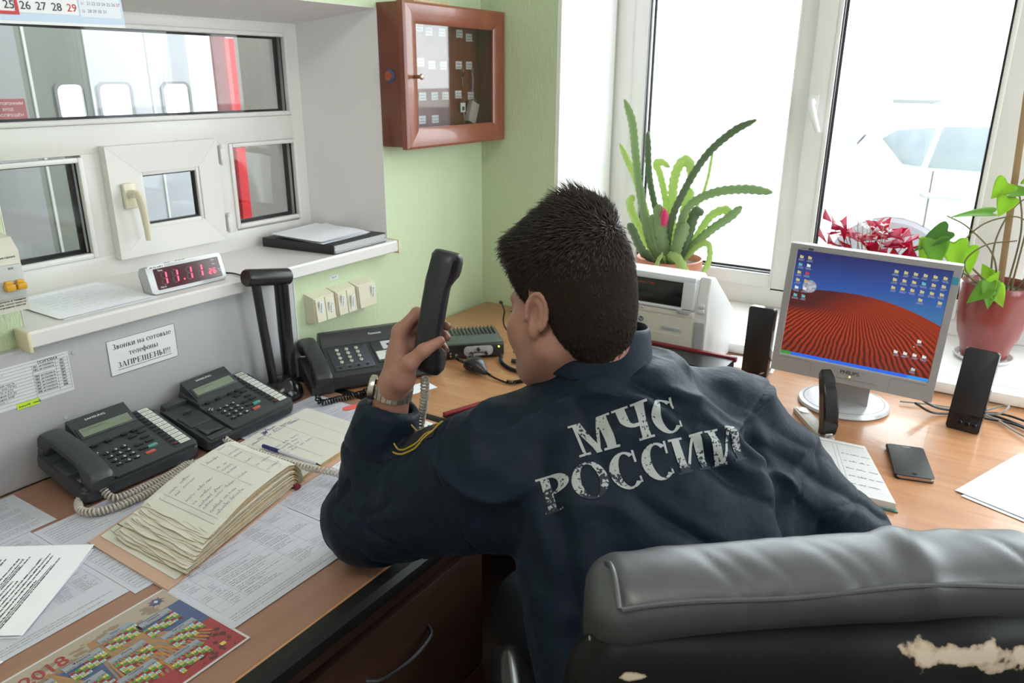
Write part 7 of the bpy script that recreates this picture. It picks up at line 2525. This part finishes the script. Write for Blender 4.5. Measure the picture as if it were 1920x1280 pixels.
t = thing('potted_cactus', 'leaf cactus with scalloped leaves in a terracotta pot, on the window board behind printer', 'potted plant', (-1.005, 2.58, .783))
pot(t, [(.075, 0), (.080, .002), (.098, .118), (.104, .128), (.116, .130), (.118, .156), (.113, .158), (.107, .150), (.103, .135)], TERRA)
MB().lathe([(.106, .134), (.06, .142), (0, .146)], 28).build('soil', SOIL, t)
MB().lathe([(.10, 0), (.105, .004), (.108, .016), (.104, .016), (.098, .006), (0, .004)], 40).build('saucer', TERRA, t)
OX, OZ = 1.005, -.783
leaf_rnd = random.Random(21)


def cactus_leaf(pts, w, m, face=(0, -1, 0), sc=15):
    """flat jointed stem along pts (x,y,z in the room) with scalloped margins"""
    P = np.array(spline([(x + OX, y - 2.58, z + OZ) for x, y, z in pts], 12))
    P = resample(P, .004)
    T = np.gradient(P, axis=0); T /= np.linalg.norm(T, axis=1, keepdims=True)
    k = len(P); mb = MB(); V = []
    fc = np.array(face, float)
    for i in range(k):
        s_ = i / (k - 1)
        side = np.cross(T[i], fc); side /= np.linalg.norm(side) + 1e-9
        nrm = np.cross(side, T[i])
        env = min(1, .30 + s_ * 3.2) * (1 if s_ < .86 else max(.12, math.sqrt(max(0, 1 - ((s_ - .86) / .14) ** 2))))
        ww = w * env * (.82 + .24 * abs(((i * .004 / .022) % 1) - .5) * 2)
        for f_ in (-1, -.5, 0, .5, 1):
            V.append(tuple(P[i] + side * ww * .5 * f_ + nrm * (.10 * w * (1 - abs(f_)) - .10 * w * f_ * f_)))
    F = [(i * 5 + j, i * 5 + j + 1, (i + 1) * 5 + j + 1, (i + 1) * 5 + j) for i in range(k - 1) for j in range(4)]
    mb.add(V, F)
    return mb.build('leaf', m, t, sharp=0, solid=.0022)


Yc = 2.57
LV = [
    ([(-1.035, Yc, .925), (-1.075, Yc - .02, 1.02), (-1.115, Yc - .03, 1.16), (-1.140, Yc - .03, 1.29), (-1.160, Yc - .03, 1.40), (-1.192, Yc - .03, 1.475)], .034, 0),
    ([(-1.02, Yc + .02, .925), (-1.065, Yc + .02, 1.08), (-1.105, Yc + .02, 1.22), (-1.120, Yc + .02, 1.37)], .024, 2),
    ([(-1.05, Yc, .925), (-1.095, Yc, 1.08), (-1.15, Yc, 1.21), (-1.215, Yc, 1.325)], .024, 1),
    ([(-.985, Yc - .03, .925), (-.985, Yc - .06, 1.05), (-.955, Yc - .06, 1.16), (-.885, Yc - .05, 1.30), (-.80, Yc - .05, 1.385), (-.728, Yc - .05, 1.425)], .026, 2),
    ([(-.975, Yc - .02, .925), (-.955, Yc - .06, 1.04), (-.915, Yc - .08, 1.14), (-.83, Yc - .10, 1.195), (-.73, Yc - .10, 1.215), (-.640, Yc - .10, 1.212)], .030, 0),
    ([(-.96, Yc, .925), (-.92, Yc - .02, .985), (-.85, Yc - .03, 1.06), (-.79, Yc - .03, 1.11), (-.752, Yc - .03, 1.15)], .030, 0),
    ([(-1.01, Yc + .01, .925), (-1.005, Yc + .01, 1.08), (-1.005, Yc, 1.20), (-.985, Yc - .01, 1.265), (-.955, Yc - .02, 1.285), (-.935, Yc - .03, 1.255), (-.930, Yc - .03, 1.21)], .034, 1),
    ([(-1.02, Yc + .02, .925), (-1.03, Yc + .02, 1.10), (-1.06, Yc + .01, 1.225), (-1.075, Yc, 1.262), (-1.05, Yc - .01, 1.272), (-1.015, Yc - .02, 1.258)], .026, 1),
    ([(-.99, Yc - .04, .925), (-1.0, Yc - .07, 1.0), (-1.015, Yc - .08, 1.09), (-1.02, Yc - .085, 1.14)], .046, 0),
    ([(-1.03, Yc - .03, .925), (-1.06, Yc - .05, 1.0), (-1.085, Yc - .06, 1.10), (-1.10, Yc - .06, 1.20)], .030, 0),
    ([(-1.04, Yc - .04, .925), (-1.085, Yc - .06, .97), (-1.115, Yc - .07, 1.03), (-1.135, Yc - .07, 1.06)], .040, 2),
    ([(-1.05, Yc, .93), (-1.10, Yc, 1.0), (-1.145, Yc, 1.07), (-1.165, Yc, 1.12), (-1.15, Yc, 1.15)], .034, 1),
    ([(-.975, Yc - .05, .93), (-.955, Yc - .10, .97), (-.915, Yc - .13, .965), (-.880, Yc - .14, .915)], .034, 1),
    ([(-.99, Yc - .06, .93), (-.985, Yc - .11, .975), (-.990, Yc - .14, .945), (-1.005, Yc - .145, .868)], .018, 1),
    ([(-.96, Yc - .02, .93), (-.93, Yc - .03, 1.02), (-.915, Yc - .03, 1.09), (-.90, Yc - .04, 1.12), (-.875, Yc - .04, 1.115)], .036, 2),
    ([(-.955, Yc + .01, .93), (-.91, Yc + .02, 1.03), (-.87, Yc + .02, 1.10), (-.82, Yc + .02, 1.125), (-.79, Yc + .01, 1.10)], .030, 1),
    ([(-.95, Yc - .02, .93), (-.89, Yc - .04, 1.0), (-.845, Yc - .06, 1.02), (-.835, Yc - .06, .97), (-.855, Yc - .06, .91)], .022, 1),
    ([(-.97, Yc + .02, .93), (-.94, Yc + .03, 1.08), (-.90, Yc + .03, 1.20), (-.885, Yc + .03, 1.32)], .012, 1),
    ([(-.965, Yc - .05, .93), (-.945, Yc - .08, 1.0), (-.925, Yc - .09, 1.05), (-.92, Yc - .09, 1.09)], .040, 0),
    ([(-1.0, Yc - .05, .93), (-1.02, Yc - .06, .99), (-1.045, Yc - .06, 1.05), (-1.05, Yc - .06, 1.10)], .026, 0),
    ([(-.98, Yc + .01, .93), (-.965, Yc + .01, 1.05), (-.955, Yc + .01, 1.13), (-.945, Yc + .01, 1.19)], .040, 1)]
for pts, w_, m_ in LV: cactus_leaf(pts, w_, CACT[m_], (leaf_rnd.uniform(-.35, .35), -1, .1))
for i in range(7):
    a = leaf_rnd.uniform(0, 6.28); r_ = leaf_rnd.uniform(.01, .04)
    MB().tube([(r_ * math.cos(a), r_ * math.sin(a), .138), (r_ * 1.6 * math.cos(a), r_ * 1.6 * math.sin(a), .20)], [.006, .004], 8).build('stem', mat('woody_stem', (.30, .20, .09), .8), t)
fl = MB()
fl.lathe([(.002, .0), (.008, -.006), (.013, -.022), (.013, -.034), (.009, -.050), (.003, -.056)], 12, 0, xf=tr(.018, -.115, .345))
for i in range(6):
    a = i * PI / 3
    fl.add([(.018 + .008 * math.cos(a - .4), -.115 + .008 * math.sin(a - .4), .305), (.018 + .008 * math.cos(a + .4), -.115 + .008 * math.sin(a + .4), .305), (.018 + .015 * math.cos(a), -.115 + .015 * math.sin(a), .282)], [(0, 1, 2)])
fl.build('flower_bud', mat('magenta_petal', (.60, .02, .12), .5), t)
MB().tube([(-.006, -.10, .32), (.006, -.11, .352), (.018, -.115, .345)], .0025, 8).build('bud_stalk', mat('bud_stalk', (.45, .18, .14), .6), t)

# purple shamrock behind the monitor
t = thing('potted_shamrock', 'purple-red shamrock plant with small white flowers behind the monitor top', 'potted plant', (-.33, 2.50, .783))
pot(t, [(.060, 0), (.082, .12), (.088, .122), (.088, .14), (.083, .14), (.08, .125)], mat('brown_pot', (.22, .10, .06), .5))
MB().lathe([(.082, .125), (0, .13)], 24).build('soil', SOIL, t)
OXL = leafmat('shamrock_red', (.46, .012, .075), .6)
sr = random.Random(13)
spots = [(-.128, -.01, .352), (-.085, .0, .330), (-.035, -.03, .305), (.02, -.01, .330), (.055, .01, .318), (-.06, .03, .310), (-.02, .04, .328), (.095, -.02, .300), (.10, .03, .292), (-.005, -.05, .295), (.04, -.04, .300), (-.10, .04, .318), (.07, .06, .295), (.115, .0, .275), (-.05, -.05, .285), (.02, .06, .335), (-.13, -.03, .290), (.0, .0, .31), (-.08, -.04, .30), (.075, -.045, .28)]
for sx, sy, sz in spots:
    st = MB().tube(spline([(sr.uniform(-.03, .03), sr.uniform(-.03, .03), .128), (sx * .5, sy * .5, .22), (sx, sy, sz)], 6), .0011, 5)
    so_ = st.build('leaf_stalk', mat('red_stalk', (.35, .10, .10), .6), t)
    b = MB()
    az_ = sr.uniform(0, 2)
    tiltm = tr(sx, sy, sz) @ rotz(az_) @ rotx(sr.uniform(-.5, .7)) @ roty(sr.uniform(-.5, .5))
    for k in range(3):
        L_ = sr.uniform(.040, .054)
        dr = sr.uniform(-.5, .9)
        M = tiltm @ rotz(k * 2.094) @ roty(-dr)
        b.add([(0, 0, 0), (L_ * .95, -L_ * .62, .0), (L_ * .82, 0, -.008), (L_ * .95, L_ * .62, .0)], [(0, 1, 2), (0, 2, 3)], 0, M)
    b.build('leaf', OXL, so_, sharp=0, solid=.0006)
for i in range(9):
    sx, sy, sz = sr.uniform(-.09, .04), sr.uniform(-.05, .03), sr.uniform(.335, .368)
    s_ = MB().tube(spline([(sr.uniform(-.02, .02), 0, .13), (sx * .7, sy, .25), (sx, sy, sz)], 6), .0012, 5).build('flower_stalk', mat('pale_stalk', (.45, .42, .25), .6), t)
    b = MB()
    for k in range(5):
        b.add([(0, 0, 0), (.010, -.004, .007), (.014, 0, .006), (.010, .004, .007)], [(0, 1, 2, 3)], 0, tr(sx, sy, sz) @ roty(sr.uniform(-.4, .4)) @ rotz(k * 1.2566))
    b.build('flower', leafmat('white_petal', (.80, .78, .76), .3), s_, sharp=0)

# syngonium climbing a stake in the red pot at the right
t = thing('potted_climber', 'green climbing plant on a wooden stake in a glossy red pot at right', 'potted plant', (-.002, 2.51, .783))
pot(t, [(.052, .012), (.060, .013), (.066, .045), (.078, .075), (.088, .13), (.091, .20), (.093, .222), (.090, .226), (.085, .220), (.082, .18), (.06, .17)], mat('dusty_red_glaze', (.22, .036, .032), .28, coat=.2))
MB().lathe([(.0, .004), (.062, .004), (.074, .014), (.078, .014), (.078, .010), (.066, 0), (0, 0)], 40).build('saucer', mat('white_saucer', (.75, .74, .72), .4), t)
MB().lathe([(.084, .205), (0, .212)], 28).build('soil', SOIL, t)
q = MB().box(-.0085, -.003, .17, .0085, .003, .78, 0, .001, xf=tr(.018, -.012, 0) @ roty(-.06)); q.build('stake', wood('stake_wood', (.30, .18, .09), (.38, .24, .13), .7, (9, 9, 1.2)), t)
SYN = [leafmat('climber_green', (.20, .42, .06), .4), leafmat('climber_lime', (.36, .55, .07), .5), leafmat('climber_dark', (.10, .26, .045), .3)]
STM = mat('climber_stem', (.15, .12, .05), .6)
vr = random.Random(17)


def arrow_leaf(tip, base, width, m, droop=.2, face=None, parent=None):
    """arrowhead leaf: two back lobes, a pointed tip, folded along the midrib"""
    b = np.array(base, float); e = np.array(tip, float); d = e - b; L_ = np.linalg.norm(d); d /= L_
    fc = np.array(face if face is not None else (0, -1, .35), float); s_ = np.cross(d, fc); s_ /= np.linalg.norm(s_); n_ = np.cross(s_, d)
    out = [(0.0, 0.02), (-.22, .42), (-.10, .62), (.12, .58), (.40, .44), (.68, .24), (.88, .09), (1.0, .0)]
    mb = MB(); V = []; F = []
    for i, (u, w_) in enumerate(out):
        mid = b + d * L_ * max(u, 0 if i else 0) * 1.0 - n_ * droop * L_ * max(0, u) ** 2
        for f_ in (-1, -.5, 0, .5, 1):
            p = b + d * L_ * (u if f_ else max(u, 0)) + s_ * f_ * w_ * width - n_ * (droop * L_ * max(0, u) ** 2) + n_ * abs(f_) * w_ * width * .28
            V.append(tuple(p))
    for i in range(len(out) - 1):
        for j in range(4): F.append((i * 5 + j, i * 5 + j + 1, (i + 1) * 5 + j + 1, (i + 1) * 5 + j))
    mb.add(V, F)
    return mb.build('leaf', m, parent or t, sharp=0, solid=.0008, subsurf=1)


def W2(x, y, z): return (x + .002, y - 2.51, z - .783)


stems = [([(0, 2.51, .99), (-.03, 2.49, 1.09), (-.10, 2.47, 1.16), (-.155, 2.45, 1.19)]), ([(-.01, 2.51, .99), (-.08, 2.50, 1.05), (-.13, 2.48, 1.10), (-.185, 2.46, 1.115), (-.215, 2.45, 1.12)]),
         ([(.01, 2.5, .99), (-.09, 2.48, 1.03), (-.115, 2.47, 1.09), (-.07, 2.46, 1.17), (.0, 2.47, 1.20), (.05, 2.48, 1.18)]), ([(.0, 2.5, .99), (-.065, 2.46, 1.02), (-.09, 2.45, 1.07), (-.05, 2.45, 1.12), (.02, 2.45, 1.14)]),
         ([(.02, 2.5, .99), (.025, 2.5, 1.15), (.005, 2.48, 1.25), (-.02, 2.47, 1.28)]), ([(.03, 2.5, .99), (.035, 2.49, 1.2), (.02, 2.48, 1.30)]), ([(.0, 2.45, .99), (-.02, 2.42, 1.03), (-.035, 2.40, 1.02)]),
         ([(.04, 2.5, .99), (.09, 2.48, 1.12), (.12, 2.47, 1.22)]), ([(-.02, 2.52, .99), (-.03, 2.53, 1.12), (.0, 2.54, 1.22), (.06, 2.53, 1.27)])]
for pts in stems: MB().tube(spline([W2(*p) for p in pts], 8), [.0028 - .0010 * i / (8 * (len(pts) - 1)) for i in range(8 * (len(pts) - 1) + 1)], 8).build('stem', STM, t)
for tip, base, w_, m_, dr, fc in [
    ((-.150, 2.44, 1.198), (-.055, 2.46, 1.205), .035, 0, .15, (0, -.5, 1)), ((-.06, 2.45, 1.245), (-.03, 2.46, 1.285), .05, 1, .1, None), ((.04, 2.45, 1.27), (-.012, 2.46, 1.262), .045, 0, .1, (0, -.6, 1)),
    ((-.035, 2.44, 1.20), (-.020, 2.45, 1.248), .045, 1, .1, None),
    ((-.225, 2.44, 1.085), (-.150, 2.45, 1.145), .05, 2, .1, (-.3, -1, .5)), ((-.155, 2.43, 1.040), (-.170, 2.44, 1.118), .060, 0, .1, None), ((-.105, 2.44, 1.035), (-.125, 2.45, 1.115), .060, 1, .1, None), ((-.20, 2.44, 1.05), (-.185, 2.45, 1.112), .045, 1, .1, None),
    ((-.075, 2.47, 1.025), (-.095, 2.48, 1.095), .055, 1, .15, None),
    ((-.012, 2.395, .955), (-.020, 2.40, 1.025), .040, 0, .1, (.2, -1, .3)), ((-.068, 2.385, .972), (-.024, 2.40, 1.012), .045, 0, .25, (-.2, -1, .6)), ((-.005, 2.40, 1.065), (-.022, 2.405, 1.020), .030, 1, .0, None), ((.022, 2.40, .965), (-.008, 2.405, 1.015), .040, 1, .2, None),
    ((.07, 2.46, 1.21), (.12, 2.47, 1.22), .05, 0, .2, None), ((.02, 2.46, 1.32), (.022, 2.48, 1.295), .04, 1, .1, None), ((.075, 2.51, 1.30), (.055, 2.53, 1.26), .05, 0, .1, None), ((-.05, 2.52, 1.055), (-.02, 2.52, 1.01), .045, 1, .1, None)]:
    arrow_leaf(W2(*tip), W2(*base), w_, SYN[m_], dr, fc)

# ================================================================== the street outside
struct(MB().box(-8, 2.82, .05, 30, 40, .15).build('ground', mat('pale_asphalt', (.42, .42, .43), .8, var=(3, .1))))
car = thing('car', 'white estate car parked outside the right half of the street window', 'car', (1.0, 5.5, .15))
PAINT = mat('white_car_paint', (.80, .80, .80), .25, coat=.6)
CGL = mat('hazed_car_glass', (.28, .31, .36), .15, spec=.6)  # glass colour lightened for the overexposed haze outdoors
OY = 4.66
X = tr(-1.0, -5.5, -.15)
prof = [(-.86, .42), (-.90, .62), (-.90, .84), (-.86, 1.02), (-.80, 1.20), (-.66, 1.36), (-.40, 1.44), (.3, 1.47), (1.0, 1.45), (1.45, 1.36), (2.05, 1.05), (2.9, .95), (3.15, .80), (3.2, .55), (3.1, .40)]
arch = []
for cx_ in (2.35, -.54):
    arch += [(cx_ + .365 * math.cos(a), .50 + .365 * math.sin(a)) for a in np.linspace(-.28, PI + .28, 18)]
poly = prof + arch[:18] + arch[18:]
XZ = lambda y0: Matrix(((1, 0, 0, 0), (0, 0, 1, y0), (0, 1, 0, 0), (0, 0, 0, 1)))
q = MB(X)
q.prism(poly, 0, 1.65, 0, .03, 3, xf=XZ(OY))
q.build('body', PAINT, car)
for name, pl in (('rear_window', [(-.665, 1.245), (-.60, 1.290), (-.41, 1.312), (-.455, 1.108), (-.545, 1.118)]), ('door_window', [(-.385, 1.314), (.22, 1.335), (.24, 1.095), (-.425, 1.105)]), ('door_window', [(.29, 1.335), (.95, 1.325), (1.30, 1.12), (.30, 1.092)])):
    MB(X).prism(pl, -.008, .004, 0, .002, xf=XZ(OY)).build(name, CGL, car)
for x in (-.395, .265, 1.30): MB(X).box(x - .004, OY - .004, .55, x + .004, OY + .004, 1.09).build('door_seam', mat('seam_grey', (.12, .12, .13), .6), car)
for x in (-.33, .62):
    h_ = MB(X).tube([(x - .105, OY - .004, .968), (x - .085, OY - .03, .966), (x + .085, OY - .03, .966), (x + .105, OY - .004, .968)], .013, 10, flat=(1.2, .8))
    h_.build('door_handle', mat('handle_silver', (.5, .5, .5), .3, .6), car)
MB(X).box(-.66, OY + .12, 1.42, .9, OY + .15, 1.445, 0, .006).build('roof_rail', mat('rail_grey', (.25, .26, .28), .4), car)
MB(X).prism([(-.845, 1.20), (-.80, 1.285), (-.755, 1.262), (-.79, 1.21)], -.006, .20, 0, .004, xf=XZ(OY)).build('tail_lamp', mat('hazed_tail_lamp', (.42, .40, .46), .25), car)  # lens greyed to carry the same outdoor haze
for cx_ in (-.54, 2.35):
    w_ = MB(X).lathe([(.20, -.02), (.32, -.02), (.348, .02), (.348, .18), (.29, .2), (.0, .2)], 40, 0, xf=tr(cx_, OY - .01, .49) @ rotx(-PI / 2)).build('wheel', mat('hazed_tyre_rubber', (.24, .22, .25), .8), car)  # tyre colour lightened, painting in the outdoor haze
    MB(X).lathe([(0, -.005), (.06, -.012), (.19, -.02), (.20, .02), (0, .05)], 30, 0, xf=tr(cx_, OY - .01, .49) @ rotx(-PI / 2)).build('rim', mat('alloy', (.4, .4, .42), .4, .7), w_)
MB(X).box(-.85, OY + .10, .30, 3.1, OY + 1.5, .9).build('underbody', mat('dark_underbody', (.04, .04, .045), .8), car)

# ================================================================== garage things glimpsed through the inner window
gt = thing('garage_gate', 'two-tone garage gate with glowing rounded windows standing in for reflections, seen through the top pane', 'gate', (-3.4, 1.9, 0))
X = tr(3.4, -1.9, 0)
wins = [(1.785, 1.895), (1.965, 2.105), (2.27, 2.40)]
for ya, yb, m_ in ((1.30, 1.66, mat('gate_grey', (.30, .30, .31), .5)), (1.66, 1.93, mat('gate_olive', (.19, .205, .175), .5)), (1.93, 2.42, mat('gate_pale', (.38, .39, .42), .5))):
    g = MB(X)
    ys = sorted([ya, yb] + [v for w_ in wins for v in w_ if ya < v < yb])
    for a_, b_y in zip(ys, ys[1:]):
        hole = any(w_[0] - 1e-4 <= a_ and b_y <= w_[1] + 1e-4 for w_ in wins)
        if not hole: g.box(-3.43, a_, 1.36, -3.40, b_y, 1.505)
    g.box(-3.43, ya, 0, -3.40, yb, 1.36).box(-3.43, ya, 1.505, -3.40, yb, 3.2)
    g.build('panel', m_, gt)
for a, b in wins:
    f_ = MB(X)
    o_ = rrect(a - .012, 1.348, b + .012, 1.517, .035, 6); i_ = rrect(a, 1.36, b, 1.505, .03, 6); n = len(o_)
    f_.add([(-3.392, *p) for p in o_] + [(-3.392, *p) for p in i_] + [(-3.40, *p) for p in o_], [(k, (k + 1) % n, n + (k + 1) % n, n + k) for k in range(n)] + [(k, 2 * n + k, 2 * n + (k + 1) % n, (k + 1) % n) for k in range(n)])
    f_.build('window_frame', mat('gate_rubber', (.20, .20, .21), .5), gt)
    MB(X).box(-3.425, a, 1.36, -3.415, b, 1.505).build('pane', mat('glowing_gate_pane', (.9, .9, .9), .4, emit=(.95, .98, 1), estr=2.0), gt)  # panes made to glow in place of bright reflections in the inner window
for y in (1.685, 1.93, 2.21): MB(X).box(-3.402, y, .1, -3.394, y + .010, 3.2).build('panel_rib', mat('gate_rib', (.60, .61, .60), .5), gt)
rt = thing('red_locker', 'tall narrow red fire locker in the garage beyond the top pane', 'locker', (-3.5, 2.72, 0))
MB().box(-.06, -.050, .15, .06, .050, 2.4, 0, .006).build('body', mat('fire_red', (.40, .006, .010), .5, spec=.2), rt)
MB().box(.061, -.045, 1.72, .064, .045, 1.725).build('seam', mat('pale_seam', (.5, .3, .3), .5), rt)
MB().box(-.05, -.045, 0, .05, .045, .15).build('plinth', BLACKP, rt)
MB().box(.06, .030, 1.2, .075, .042, 1.34, 0, .003).build('handle', CHROME, rt)
wt_ = thing('bright_strip_panel', 'tall white panel standing in for a bright strip of light, left of the red locker', 'door', (-4.3, 3.12, 0))  # white panel put here in place of a bright strip of light
MB().box(-.03, -.12, 0, .03, .12, 3.0, 0, .004).build('leaf', mat('bright_white_panel', (.85, .86, .88), .4), wt_)
MB().box(-.04, -.15, 0, .04, -.12, 3.05).build('frame_post', mat('grey_post', (.35, .36, .38), .4), wt_)
st_ = MB().box(0, .01, .005, .006, .15, .085, 0, .002)
st_.text('ПОСТОРОННИМ', .014, 0, 0, 0, 1, xf=frame((.0065, .02, .062), (0, 1, 0), (0, 0, 1)), fit=.12).text('ВХОД', .014, 0, 0, 0, 1, 'c', xf=frame((.0065, .08, .040), (0, 1, 0), (0, 0, 1))).text('ВОСПРЕЩЁН', .014, 0, 0, 0, 1, xf=frame((.0065, .025, .018), (0, 1, 0), (0, 0, 1)), fit=.11)
so_ = st_.build('red_sign', [mat('sign_red', (.28, .07, .08), .5), mat('sign_letter', (.7, .6, .6), .5)], sharp=20)
so_.location = (-3.3995, 1.50, 1.37)
tag(so_, 'small red sign with pale Cyrillic lettering on the garage panel', 'sign')
